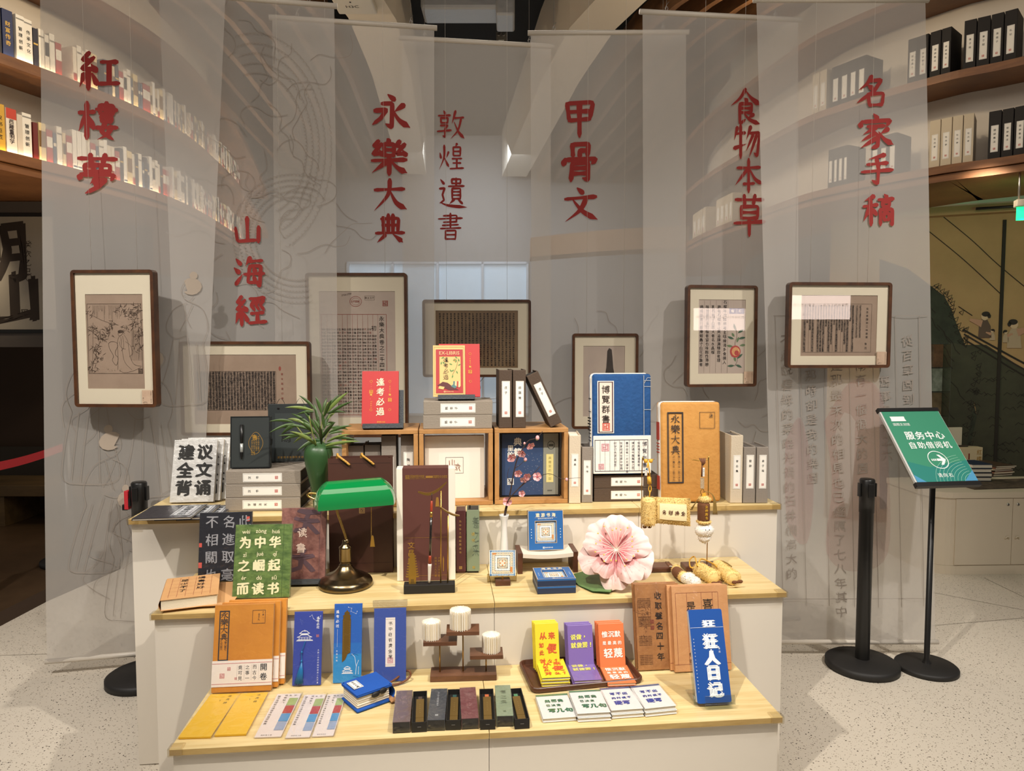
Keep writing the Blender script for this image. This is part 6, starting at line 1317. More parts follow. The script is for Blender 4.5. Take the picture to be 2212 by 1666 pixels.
# two slim books
for (a, b, tp, bt, c, l, tx, tc) in ((985.5, 1006, 1101, 1235, '552a2c', 'maroon slim book with gold spine title right of the maroon box', '为中华之崛起而读书', 'c9a35a'), (1008, 1035, 1099, 1233.5, '7d8a70', 'sage green slim book with faint grey brush script', '', '')):
    M, w, h = P3((a, bt), (b, bt-.4), (a, tp), ZM, 0); M.translation.y = min(M.translation.y, 2.55); t = thing('slim_book', l, 'book', M); m = mat('slim_'+c, c, .5); mb = MB(); d = .085
    mb.box(0, w, 0, .003, .006, h, m, .0008); mb.box(0, .0025, .003, d, .006, h, m); mb.box(w-.0025, w, .003, d, .006, h, m)
    if tx: mb.col(tx, w*.42, h*.83, w*.26, mat('ink_'+tc, tc, .5), pitch=h*.062, y=-.0006, wob=.03); mb.seal(w*.45, h*.09, w*.3, mat('ink_'+tc, tc, .5), -.0006)
    else:
        for k, c_ in enumerate('養之采'): mb.ch(c_, w*.72, h*(.80-.22*k), w*1.0, mat('ink_grey_green', '5c6858', .6), y=-.0005, wob=.06, sx=.55)
        mb.col('读书', w*.5, h*.62, w*.3, mat('ink_gold2', 'b9a04e', .5), pitch=h*.1, y=-.0008, wob=.04); mb.seal(w*.55, h*.09, w*.2, mat('ink_gold2', 'b9a04e', .5), -.0008)
    mb.obj('cover', t); mb = MB(); mb.box(.003, w-.003, .0032, d-.003, .0, h-.002, BLACKM if not tx else mat('pages_dark', '6a4a40', .8)); mb.obj('pages', t)
    if not tx: mb = MB(); mb.box(w*.2, w*.3, d*.3, d*.3+.001, h-.001, h+.012, BLACK); mb.obj('ribbon', t)
# white vase with plum blossom
c = at_z(1089, 1227, ZM); dvv = W(0, 1).dot(c-CAMP); r = .018; hz = at_d(1089, 1112, dvv).z-ZM
mb = MB(); mb.lathe([(0, 0), (r*.86, 0), (r*.9, .004), (r*.98, hz*.12), (r*.94, hz*.3), (r*.68, hz*.6), (r*.62, hz*.75), (r*.72, hz*.9), (r*1.0, hz*.985), (r*1.02, hz), (r*.9, hz-.002), (r*.6, hz*.9)], mat('porcelain', 'e9e6e0', .18, coat=.4), n=36)
tag(mb.obj('vase', None, frame(c)), 'slim white porcelain vase holding a plum blossom branch', 'vase')
MT = frame(c+Vector((0, 0, hz)), YAW); t = thing('plum_branch', 'dark plum branch with pink blossoms standing in the white vase', 'flower branch', MT); Mi = MT.inverted()
def pp(px, py, o=0): return tuple(Mi @ at_d(px, py, dvv+o))
BK_ = mat('bark', '3b2a24', .7, bump=(120, .6)); mb = MB()
for P, r0 in (([(1089, 1125, 0), (1094, 1100, 0), (1103, 1060, -.01), (1110, 1020, -.015), (1118, 990, -.02), (1130, 968, -.02), (1142, 952, -.02), (1160, 946, -.02), (1172, 932, -.02)], .0030), ([(1088, 1125, 0), (1092, 1098, 0), (1100, 1078, -.02), (1118, 1058, -.03), (1130, 1045, -.03), (1152, 1024, -.03), (1166, 1008, -.03)], .0026),
             ([(1120, 1056, -.03), (1140, 1040, -.03), (1170, 1027, -.035), (1190, 1024, -.04), (1212, 1034, -.04), (1240, 1033, -.04), (1256, 1032, -.04)], .0014), ([(1112, 1012, -.015), (1124, 1004, -.02), (1134, 994, -.02)], .0012), ([(1105, 1045, -.012), (1096, 1030, -.02), (1100, 1010, -.02)], .0012)):
    S_ = spline([pp(*q) for q in P], 4); mb.tube(S_, [r0*(1-.6*i/len(S_)) for i in range(len(S_))], BK_, 7)
mb.obj('branch', t)
PT = mat('blossom_pink', 'e6a3a6', .6, var=(90, .5), h2='f2c8c6'); PTD = mat('blossom_deep', 'c25a66', .6); ST_ = mat('stamen', 'f0d9a0', .6)
for k, (px, py, o, s_, kind) in enumerate(((1104, 988, -.03, .0135, 0), (1128, 979, -.03, .0125, 0), (1145, 962, -.03, .0125, 0), (1161, 946, -.025, .007, 1), (1135, 993, -.025, .006, 1), (1119, 1022, -.03, .0115, 0), (1137, 1029, -.035, .0125, 0), (1161, 1030, -.035, .0125, 0), (1131, 1036, -.035, .01, 0), (1096, 1083, -.01, .0135, 0), (1127, 1066, -.035, .0095, 0), (1224, 1036, -.042, .005, 1), (1133, 958, -.02, .004, 1))):
    s_ *= 1.32; x, y, z = pp(px, py, o); mb = MB(); R = random.Random(k)
    if kind: mb.ball((x, y, z), (s_*.8, s_*.8, s_), PT, 10); mb.ball((x-s_*.2, y, z-s_*.6), s_*.55, mat('calyx', '7a8a4a', .6), 8)
    else:
        rot = Matrix.Translation((x, y, z)) @ Matrix.Rotation(R.uniform(-.6, .6), 4, 'Z') @ Matrix.Rotation(R.uniform(-.3, .6), 4, 'X'); mb.T = rot
        for i in range(5):
            a0 = 2*PI*i/5+R.uniform(-.15, .15)
            mb.grid(lambda u, v, a0=a0: ((lambda rr, aa: (rr*math.cos(aa), -.35*s_*(v**2)+.1*s_*math.sin(6*u), rr*math.sin(aa)))(s_*(v*(1-.16*abs(2*u-1)**2.5)), a0+(u-.5)*1.35*(.35+.65*v**.5))), 5, 4, PT)
        mb.ball((0, -.001, 0), s_*.2, PTD, 8)
        for i in range(9): a0 = 2*PI*i/9; mb.tube([(0, -.001, 0), (s_*.38*math.cos(a0), -s_*.45, s_*.38*math.sin(a0))], .00035, PTD, 4); mb.ball((s_*.38*math.cos(a0), -s_*.46, s_*.38*math.sin(a0)), .0009, ST_, 5)
    mb.obj('bud' if kind else 'blossom', t)
# little stool with the upright blue box
WAL = wood('walnut', '5a3524', '3c2116', 12, (1, 1, 3), .4); M, w, h = P3((1118, 1239), (1248, 1235), (1118, 1200), ZM, 0); M.translation.y = min(M.translation.y, 2.52); dS = .11; hS = .064
t = thing('display_stool', 'small riser with cream curved seat and dark wooden legs', 'display riser', M)
mb = MB(); mb.box(0, .018, 0, dS, 0, hS+.012, WAL, .001); mb.obj('leg', t); mb = MB(); mb.box(w-.018, w, 0, dS, 0, hS+.012, WAL, .001); mb.obj('leg', t)
mb = MB(); SL = mat('stool_cream', 'd9cfbf', .6); n = 14
f = lambda u: -.006*math.sin(PI*u)
mb.grid(lambda u, v: (.0185+u*(w-.037), dS*v-.004, hS+.010+f(u)), n, 1, SL); mb.grid(lambda u, v: (.0185+u*(w-.037), -.004, hS-.004+.014*v+f(u)), n, 1, SL); mb.grid(lambda u, v: (.0185+u*(w-.037), dS*(1-v)-.004, hS-.004+f(u)), n, 1, SL); mb.grid(lambda u, v: (.0185+u*(w-.037), dS-.004, hS+.010-.014*v+f(u)), n, 1, SL); mb.obj('seat', t)
ZS2 = ZM+hS+.010
BX = mat('box_blue', '2b62a0', .4); BXD = mat('box_navy', '23304c', .5); LBE = mat('box_edge_tan', 'd8b98a', .5); TBL = mat('tile_blue', '2f6ea6', .4); TOR = mat('tile_orange', 'd08a4a', .5); TCR = mat('tile_cream', 'e0d3b8', .5); TDK = mat('tile_line', '4a4440', .6)
def maze(mb, x, z, s, y, ring=True):
    """square picture tile: nested bands of tiny cells"""
    mb.rect(x-s, x+s, z-s, z+s, WH, y)
    if ring:
        for k in range(16):
            a = x-s+2*s*k/16
            for q in ((a, a+s*.1, z+s*.88, z+s*.97), (a, a+s*.1, z-s*.97, z-s*.88), (x-s*.97, x-s*.88, z-s+2*s*k/16, z-s+2*s*k/16+s*.1), (x+s*.88, x+s*.97, z-s+2*s*k/16, z-s+2*s*k/16+s*.1)): mb.rect(*q, TBL, y-.0002)
    for j, r in enumerate((.82, .62, .42, .26)):
        a = s*r; mb.rect(x-a, x+a, z-a, z+a, TCR if j % 2 == 0 else WH, y-.0003-.0003*j); mb.border(x-a, x+a, z-a, z+a, s*.025, TDK, y-.0004-.0003*j)
        n = int(12*r)+3
        for k in range(n):
            b = -a+2*a*(k+.5)/n
            for q in ((x+b, z+a-s*.07), (x+b, z-a+s*.07), (x-a+s*.07, z+b), (x+a-s*.07, z+b)): mb.rect(q[0]-s*.025, q[0]+s*.025, q[1]-s*.025, q[1]+s*.025, (TDK, TOR, TDK, TDK, TBL)[(k+j) % 5], y-.0004-.0003*j)
    for i in range(3):
        for k in range(3): mb.rect(x+s*(.16*(i-1)-.06), x+s*(.16*(i-1)+.06), z+s*(.16*(k-1)-.06), z+s*(.16*(k-1)+.06), TOR if (i+k) % 2 else TCR, y-.0016)
    mb.rect(x-s*.8, x-s*.5, z+s*.66, z+s*.78, TOR, y-.0006); mb.rect(x+s*.6, x+s*.78, z-s*.7, z-s*.3, TOR, y-.0006)
def bluebox(M, w, h, d, label, group=None, title=True):
    t = thing('souvenir_box', label, 'gift box', M, group); s = w*.30; cz = h*.46; fr = .004
    mb = MB(); mb.box(0, w, .006, d, 0, h, BXD, .0006)
    for a in ((0, w*.5-s, 0, h), (w*.5+s, w, 0, h), (w*.5-s, w*.5+s, 0, cz-s), (w*.5-s, w*.5+s, cz+s, h)): mb.box(a[0], a[1], 0, .0059, a[2], a[3], BX)
    mb.border(0, w, 0, h, .0018, LBE, -.0003); mb.border(w*.5-s-.001, w*.5+s+.001, cz-s-.001, cz+s+.001, .0014, LBE, -.0003)
    mb.row('遨游书海', w*.275, h*.885, w*.115, mat('box_cream', 'efe3bd', .5), y=-.0005, pitch=w*.15, bold=.025); mb.rect(w*.18, w*.82, h*.815, h*.818, LBE, -.0004); mb.row('国家图书馆文创系列', w*.3, h*.795, w*.04, WH, y=-.0005, pitch=w*.048)
    for q in (.09, .91):
        for k in range(4): mb.rect(w*q-.0013, w*q+.0013, h*(.52-.07*k), h*(.52-.07*k)+.0026, WH, -.0005)
    mb.seal(w*.43, h*.07, w*.05, WH, -.0005); mb.row('国家图书馆', w*.49, h*.07, w*.04, WH, y=-.0005, pitch=w*.045); mb.obj('box', t)
    mb = MB(); maze(mb, w*.5, cz, s*.95, .0058); mb.obj('picture_tile', t); return t
M, w, h = P3((1140, 1182), (1216, 1179.5), (1137.5, 1096), ZS2+.002, 9, .024); M.translation = Vector((M.translation.x, 2.56, ZS2-.002)) if M.translation.y > 2.56 else M.translation
bluebox(M, w, h, .022, 'upright blue souvenir box with cream title on the small riser')
# tile on a little easel
M, w, h = P3((1057, 1244), (1114, 1243.5), (1056, 1189.5), ZM+.031, 8, .006)
t = thing('tile_easel', 'small blue and white maze tile on a wooden block easel', 'ornament', M); mb = MB(); mb.box(0, w, 0, .006, 0, h, mat('tile_white', 'e9e6df', .35), .0008); maze(mb, w/2, h/2, w*.48, -.0006); mb.obj('tile', t)
Mt = frame((M @ Vector((w/2, .01, 0))).to_3d()-Vector((0, 0, .031)), 0); Mi2 = M.inverted() @ Mt
mb = MB(); mb.T = Mi2; mb.box(-.026, .026, -.022, .016, 0, .018, WAL, .001); mb.obj('block', t)
mb = MB(); mb.T = Mi2; mb.box(-.003, .003, -.004, .004, .018, .034, BRS); mb.tube([(-.02, -.016, .036), (-.02, .002, .031), (.02, .002, .031), (.02, -.016, .036)], .0014, BRS, 6); mb.tube([(0, .004, .03), (0, .016, .06)], .0014, BRS, 6); mb.obj('bracket', t)
mb = MB(); mb.T = Mi2; mb.box(-.052, .052, .021, .023, 0, .03, clear('tinted_acrylic', .08, .03, 'd8cfb8')); mb.obj('acrylic_card', t)
# two blue boxes lying
M, w, h = P3((1161, 1284), (1244, 1281), (1161, 1266), ZM, 0); dd = .125
for k, l in enumerate(('lower', 'upper')):
    Mk = M @ Matrix.Translation((0, 0, .0252*(k+1)-.0006)) @ Matrix.Rotation(-PI/2, 4, 'X')
    bluebox(Mk, w, dd, .0245, '%s of two blue souvenir boxes lying stacked beside the pink flower' % l, 'blue souvenir boxes lying stacked')
# big pink flower
def petal_mat():
    m = mat('petal_pink', 'f3d3cf', .7, bump=(26, .9)); nt = m.node_tree; N = nt.nodes; L = nt.links; b = N['Principled BSDF']
    tc = N.new('ShaderNodeTexCoord'); ln = N.new('ShaderNodeVectorMath'); ln.operation = 'LENGTH'; L.new(tc.outputs['Object'], ln.inputs[0]); cr = N.new('ShaderNodeValToRGB'); mr = N.new('ShaderNodeMapRange'); mr.inputs[2].default_value = .14
    L.new(ln.outputs['Value'], mr.inputs[0]); L.new(mr.outputs[0], cr.inputs[0]); e = cr.color_ramp.elements; e[0].color = lin('d05a66'); e[0].position = .05; e[1].color = lin('ecd0c8'); e[1].position = .85
    q = e.new(.38); q.color = lin('e39a9a'); q = e.new(.62); q.color = lin('e8bab4'); L.new(cr.outputs[0], b.inputs['Base Color']); return m
PM = petal_mat(); c = at_d(1331, 1193, 2.395)
yv = (c-CAMP).normalized(); MF = frame(c, math.atan2(yv.y, yv.x)-PI/2+.0) @ Matrix.Rotation(math.radians(-33), 4, 'X')
t = thing('paper_flower', 'large pale pink paper blossom lying on the middle step', 'flower', MF); Rf = .125; R = random.Random(4)
def petal(a0, half, r0, lift, cup, ph, curl=0):
    mb = MB()
    def f(u, v):
        s_ = 2*u-1; notch = .05*math.exp(-(s_*6)**2); rr = r0*v*(1-.36*abs(s_)**2.4-notch*v+.025*math.sin(4*s_+ph)*v+.012*math.sin(11*s_+2*ph)*v); a = a0+s_*half*(.38+.62*v**.55)
        y = -lift-cup*v**1.6+.014*v*s_*s_+.007*v*v*math.sin(3.2*s_+ph)+.0028*v*v*v*math.sin(13*s_+ph)+.0012*math.sin(26*s_)*(1-v)*v*3+curl*max(0, v-.72)**1.5
        return (rr*math.cos(a), y, rr*math.sin(a))
    mb.grid(f, 26, 14, PM); return mb
for k in range(5): petal(PI/2+2*PI*k/5+.62, .70, Rf*(1.06+.07*math.sin(3*k)), .0, .006+.008*(k == 0), k*1.3, .10).obj('petal', t)
for k in range(5): petal(PI/2+2*PI*k/5-.02, .60, Rf*(.94+.08*math.sin(2*k+1)), .010, .022+(.02 if k == 0 else 0), k*1.7+1, .14).obj('petal', t)
for k, (a, r) in enumerate(((PI/2+.1, .62), (PI/2+2.2, .5), (PI/2-2.0, .52))): petal(a, .62, Rf*r, .014, .042 if k == 0 else .026, k*2.1+2, .05).obj('petal', t)
STW = mat('stamen_white', 'f2e9dc', .6); STY = mat('anther', 'e8c25a', .6)
for k in range(20):
    a = 2*PI*k/20+R.uniform(-.1, .1); l = R.uniform(.4, .62)*Rf; mb = MB(); P = [(0, -.03, 0), (l*.5*math.cos(a), -.062, l*.5*math.sin(a)), (l*math.cos(a), -.078, l*math.sin(a))]; mb.tube(spline(P, 4), .0009, STW, 5); mb.ball(P[-1], .0030, STY, 7); mb.obj('stamen', t)
mb = MB(); LG = mat('paper_leaf', '5f7f48', .6, var=(20, .5), h2='47683a', bump=(30, .5)); L0 = MF.inverted() @ at_z(1308, 1246, ZM+.012); L1 = MF.inverted() @ at_z(1247, 1234, ZM+.007); L2 = MF.inverted() @ at_z(1285, 1272, ZM+.007)
A, B, C_ = Vector(L0), Vector(L1), Vector(L2)
Q = [A+(B-A)*a+(C_-A)*b for a, b in ((-.3, .0), (.3, -.25), (.8, -.1), (1.05, .3), (.9, .7), (.5, 1.02), (0, 1.2), (-.5, 1.0), (-.5, .4))]
mb.add([tuple(q) for q in Q]+[tuple(q+Vector((0, .002, -.002))) for q in Q], [tuple(range(9)), tuple(range(17, 8, -1))], LG); mb.obj('leaf', t)
# ---------------------------------------------------------------- plush charms
FUR = mat('plush_yellow', 'e6c983', .95, bump=(150, .25)); FURB = mat('plush_cream', 'f0e2b4', .95, bump=(150, .2)); FBR = mat('plush_brown', '6a4226', .95, bump=(150, .3)); FWH = mat('plush_fluff', 'efeae2', .95, bump=(150, .2)); CORD = mat('yellow_cord', 'd9a432', .6); BCORD = mat('brown_cord', '6a3f24', .6); EMB = mat('embroidery', '5c2a1e', .8); TAGW = mat('cloth_tag', 'e6e3dc', .7)
def fur(mb, f, n, l, mt, seed=1):
    """short pile: tiny tapered tufts over the surface f(u, v) -> point, normal"""
    R = random.Random(seed); vs = []; fs = []
    for k in range(n*2):
        p, nr = f(R.random(), R.random()); nr = Vector(nr); p = Vector(p); sdir = Vector((R.uniform(-1, 1), R.uniform(-1, 1), R.uniform(-1, 1))); t_ = nr.cross(sdir).normalized()*l*.16; d_ = (nr*.8+sdir*.7).normalized()*l*R.uniform(.5, 1.0)
        b = len(vs); vs += [tuple(p-t_), tuple(p+t_), tuple(p+d_)]; fs.append((b, b+1, b+2))
    mb.add(vs, fs, mt)
def ell(c, r):
    def f(u, v):
        t_, p = math.acos(1-2*v), 2*PI*u; n_ = (math.sin(t_)*math.cos(p), math.sin(t_)*math.sin(p), math.cos(t_)); return (tuple(c[i]+r[i]*n_[i] for i in range(3)), n_)
    return f
def capsule(mb, A, B, r, mt, squash=1, n=18):
    A, B = Vector(A), Vector(B); d = (B-A).normalized(); L_ = (B-A).length; pts = []; rr = []
    for k in range(7): a = PI/2*k/6; pts.append(tuple(A+d*r*(1-math.cos(a))*.6)); rr.append(max(.001, r*math.sin(a)))
    for k in range(7): a = PI/2*(1-k/6); pts.append(tuple(B-d*r*(1-math.cos(a))*.6)); rr.append(max(.001, r*math.sin(a)))
    mb.tube(pts, rr, mt, n)
    def f(u, v):
        q = A.lerp(B, u); t_ = d.orthogonal().normalized(); b = d.cross(t_); n_ = t_*math.cos(6.283*v)+b*math.sin(6.283*v); return (q+n_*r*(1 if .08 < u < .92 else .8), n_)
    return f
def hook(M, label, pts, base, group='charm stands'):
    t = thing('charm_stand', label, 'stand', M, group); mb = MB(); mb.box(*base, WAL, .004); mb.obj('base', t); mb = MB(); mb.tube(spline(pts, 6), .0019, BRS, 8); mb.obj('hook', t); return t
# first stand (behind the flower)
c = at_z(1376, 1222, ZM); c.y = min(c.y, 2.50); d1 = W(0, 1).dot(c-CAMP); M1 = frame(c); i1 = M1.inverted()
g1 = lambda px, py, o=0: tuple(i1 @ at_d(px, py, d1+o))
bx = (i1 @ at_z(1440, 1226, ZM)).x
hook(M1, 'brass hook stand holding the yellow scroll charm behind the pink flower', [(0, .02, .018), (0, .02, .1), (0, .02, g1(1374, 1004)[2]), (.006, .02, g1(1376, 997)[2]), (g1(1398, 996)[0], .016, g1(1398, 995)[2]), (g1(1416, 996)[0], .012, g1(1416, 994)[2])], (-.035, bx, -.015, .055, 0, .018))
o = -.012; MK = frame(Vector(M1 @ Vector(g1(1401, 996, o)))); ik = MK.inverted() @ M1
def k1(px, py, oo=0): return tuple(ik @ Vector(g1(px, py, o+oo)))
t = thing('plush_charm', 'yellow plush scroll charm with red brown characters hanging on the hook', 'plush charm', MK)
mb = MB(); A, B = k1(1401, 1074), k1(1401, 1136); r = .026; ff = capsule(mb, A, B, r, FUR); fur(mb, ff, 900, .006, FUR, 2); mb.obj('scroll_roll', t)
mb = MB(); x0, _, z1 = k1(1413, 1073); x1_, _, z0 = k1(1493, 1136); sl = -.010
P = [(x0, z1-.002), (x1_, z1+sl), (x1_+.002, z0+sl+.004), (x0, z0+.010)]; n = 10
def pil(sgn, k=1.0):
    def f(u, v):
        e = (1-abs(2*u-1)**4)*(1-abs(2*v-1)**4); a = Vector((P[0][0], 0, P[0][1])).lerp(Vector((P[1][0], 0, P[1][1])), u); b = Vector((P[3][0], 0, P[3][1])).lerp(Vector((P[2][0], 0, P[2][1])), u); q = a.lerp(b, v); return (q.x, A[1]+sgn*.016*e, q.z)
    return f
mb.grid(pil(-1), n, n, FUR); mb.grid(pil(1), n, n, FUR); g = pil(-1)
R9 = random.Random(3)
def edge(u, v):
    s_ = int(u*4) % 4; q = (u*4) % 1; w_ = v*.16; uu, vv = ((q, w_), (1-w_, q), (q, 1-w_), (w_*.5, q))[s_]; p = g(uu, vv); nn = Vector(((uu-.5)*1.2, -1, (.5-vv)*1.2)).normalized(); return p, nn
fur(mb, edge, 1000, .006, FUR, 4); mb.obj('scroll_sheet', t)
mb = MB(); mb.grid(lambda u, v: (lambda p: (p[0], p[1]-.003, p[2]))(g(.13+.74*u, .2+.6*v)), 6, 6, FURB)
for k, c_ in enumerate('名題榜金'): p = g(.24+.175*k, .52); mb.ch(c_, p[0], p[2], .0165, EMB, y=p[1]-.0045, wob=.07, bold=.012, rot=-.1)
mb.obj('scroll_panel', t)
mb = MB()
for s_ in (-1, 1): mb.tube([k1(1400, 996, -.004), k1(1400+3*s_, 1016), k1(1402+2*s_, 1032)], .0022, CORD, 7)
mb.ball(k1(1395, 996), (.0075, .006, .008), CORD, 10); mb.ball(k1(1406, 996), (.0075, .006, .008), CORD, 10); mb.tube([k1(1401, 1030), k1(1404, 1046)], .0068, CORD, 10)
for q in range(5): mb.tube([k1(1398, 1032+3*q), k1(1407, 1033+3*q)], .0016, CORD, 6)
mb.tube(spline([k1(1404, 1046), k1(1401, 1056), k1(1404, 1064), k1(1407, 1056), k1(1404, 1046)], 4), .0018, CORD, 6); mb.tube([k1(1404, 1060), k1(1403, 1074)], .0022, CORD, 6); mb.obj('cord', t)
mb = MB(); a = k1(1396, 1018, -.006); mb.T = Matrix.Translation(a) @ Matrix.Rotation(.1, 4, 'Y'); mb.box(-.004, .004, -.0006, .0006, -.016, .012, TAGW); mb.rect(-.003, .003, .004, .011, mat('tag_teal', '2f5f7a'), -.001); mb.col('国图文创', 0, 0, .0035, INK, pitch=.004, y=-.001); mb.obj('cloth_tag', t)
mb = MB(); a = k1(1398, 1137, -.004)
for s_ in (-1, 1): mb.ball((a[0]+s_*.009, a[1], a[2]-.002), (.0085, .006, .006), FBR, 10)
mb.obj('bow', t)
# second stand
c = at_z(1508, 1222, ZM); c.y = min(c.y, 2.50); d1 = W(0, 1).dot(c-CAMP); M1 = frame(c); i1 = M1.inverted(); g1 = lambda px, py, o=0: tuple(i1 @ at_d(px, py, d1+o))
bx0, bx1 = (i1 @ at_z(1469, 1224, ZM)).x, (i1 @ at_z(1548, 1222, ZM)).x; xp = g1(1533, 1150)[0]
hook(M1, 'brass hook stand holding the brush charm near the right end', [(xp, .02, .018), (xp, .02, .1), (xp, .02, g1(1534, 1003)[2]), (xp-.004, .02, g1(1534, 995)[2]), (g1(1515, 996)[0], .018, g1(1515, 997)[2]), (g1(1497, 996)[0], .014, g1(1497, 994)[2])], (bx0, bx1, -.015, .05, 0, .018))
def brush_charm(t, k1, seed, face=True):
    mb = MB(); A, B = k1(1520, 1083), k1(1520, 1129); capsule(mb, A, B, .0225, FBR)
    for j, c_ in enumerate('金榜题名'): p = k1(1521, 1092+8*j); mb.ch(c_, p[0], p[2], .011, mat('gold_thread', 'd0a030', .5), y=p[1]-.0245, wob=.06, bold=.02)
    mb.obj('brush_body', t)
    for nm, p, r in (('fur_cap', k1(1522, 1079), (.0215, .020, .013)), ('fur_band', k1(1520, 1127), (.0255, .024, .009))): mb = MB(); mb.ball(p, r, FUR, 16); fur(mb, ell(p, r), 320, .006, FUR, seed); mb.obj(nm, t)
    mb = MB(); p = k1(1521, 1146); r = (.034, .028, .026); mb.ball(p, r, FWH, 18); q = k1(1521, 1160); mb.ball(q, (.022, .020, .022), FWH, 14); mb.ball(p, (.0345, .0285, .0265), FWH, 22, .05, seed); mb.ball(q, (.0225, .0205, .0225), FWH, 18, .06, seed); fur(mb, ell(p, r), 110, .007, FWH, seed+1); fur(mb, ell(q, (.022, .02, .022)), 90, .009, FWH, seed+2); mb.obj('brush_head', t)
    if face:
        mb = MB(); p = k1(1521, 1140)
        for s_ in (-1, 1): mb.ball((p[0]+s_*.0068, p[1]-.034, p[2]), .0022, BLACK, 8)
        mb.tube([(p[0]-.0028, p[1]-.036, p[2]-.002), (p[0], p[1]-.0365, p[2]-.0042), (p[0]+.0028, p[1]-.036, p[2]-.002)], .0006, BLACK, 5); mb.obj('stitched_face', t)
o = -.014; MK = frame(Vector(M1 @ Vector(g1(1518, 996, o)))); ik = MK.inverted() @ M1
k1 = lambda px, py, oo=0: tuple(ik @ Vector(g1(px, py, o+oo)))
t = thing('plush_charm', 'hanging plush brush charm with brown body and white fluffy head', 'plush charm', MK); brush_charm(t, k1, 20)
mb = MB()
for q in (-7, -3, 1, 5): mb.tube([k1(1518+q, 990), k1(1520+q*.5, 1000, -.004), k1(1517, 1006)], .0026, BCORD, 7)
mb.tube([k1(1517, 1000), k1(1516, 1030)], .0032, BCORD, 8); mb.tube(spline([k1(1517, 1056), k1(1513, 1063), k1(1517, 1070), k1(1521, 1063), k1(1517, 1054)], 4), .0012, BRS, 6); mb.obj('cord', t)
mb = MB()
for q in range(8): mb.tube([k1(1513, 1033+3*q), k1(1521, 1034+3*q)], .0021, mat('cord_wrap', 'b3a48c', .6), 7)
mb.obj('cord_wrap', t)
mb = MB(); a = k1(1520, 1020, -.006); mb.box(a[0]-.0035, a[0]+.0035, a[1]-.0006, a[1]+.0006, a[2]-.016, a[2]+.016, TAGW); mb.col('国图文创', a[0], a[2]+.008, .004, INK, pitch=.006, y=a[1]-.001); mb.obj('cloth_tag', t)
mb = MB(); ta = mat('tassel_tan', '8a7038', .7)
for q in range(7): mb.tube(spline([k1(1522, 1062), k1(1536, 1066), k1(1541+q*.7, 1080), k1(1540+q*1.6, 1112)], 4), .0011, ta, 5)
for q in range(3): mb.tube(spline([k1(1520, 1066), k1(1510, 1076, .01), k1(1498+q, 1092, .012), k1(1491+2*q, 1102, .014)], 4), .0011, ta, 5)
mb.obj('tassel', t)
mb = MB(); mb.add([k1(1517, 1066, -.004), k1(1524, 1064, -.004), k1(1526, 1076, -.006), k1(1516, 1077, -.006)], [(0, 1, 2, 3)], CORD); mb.obj('yellow_loop', t)
# lying charms
c = at_z(1468, 1252, ZM); Mk = frame(c+Vector((0, 0, .002)), 0); t = thing('plush_charm', 'small plush brush charm lying with its white head toward the front', 'plush charm', Mk); iq = Mk.inverted(); z_ = lambda px, py, zz: tuple(iq @ at_z(px, py, ZM+zz))
mb = MB(); A, B = z_(1459, 1233, .02), z_(1477, 1248, .02); capsule(mb, A, B, .019, FBR); mb.obj('brush_body', t)
for nm, p, r in (('fur_cap', z_(1461, 1231, .021), (.017, .012, .017)), ('fur_band', z_(1476, 1246, .021), (.019, .012, .019))): mb = MB(); mb.ball(p, r, FUR, 14); fur(mb, ell(p, r), 250, .005, FUR, 31); mb.obj(nm, t)
mb = MB(); 
for p, r in ((z_(1487, 1250, .022), (.024, .02, .019)), (z_(1499, 1258, .020), (.022, .019, .018))): mb.ball(p, r, FWH, 16); fur(mb, ell(p, r), 500, .006, FWH, 33)
mb.obj('brush_head', t)
mb = MB()
for s_ in (-.004, .004): a, b = Vector(z_(1441, 1216, .016)), Vector(z_(1457, 1232, .018)); mb.tube([tuple(a+Vector((s_, 0, 0))), tuple(b+Vector((s_, 0, 0)))], .0055, BCORD, 8)
a = Vector(z_(1452, 1224, .026)); mb.T = Matrix.Translation(a) @ Matrix.Rotation(-.7, 4, 'Z'); mb.box(-.010, .010, -.006, .006, -.0005, .0005, mat('tag_silver', 'b9b9b4', .3, .6)); mb.obj('strap', t)
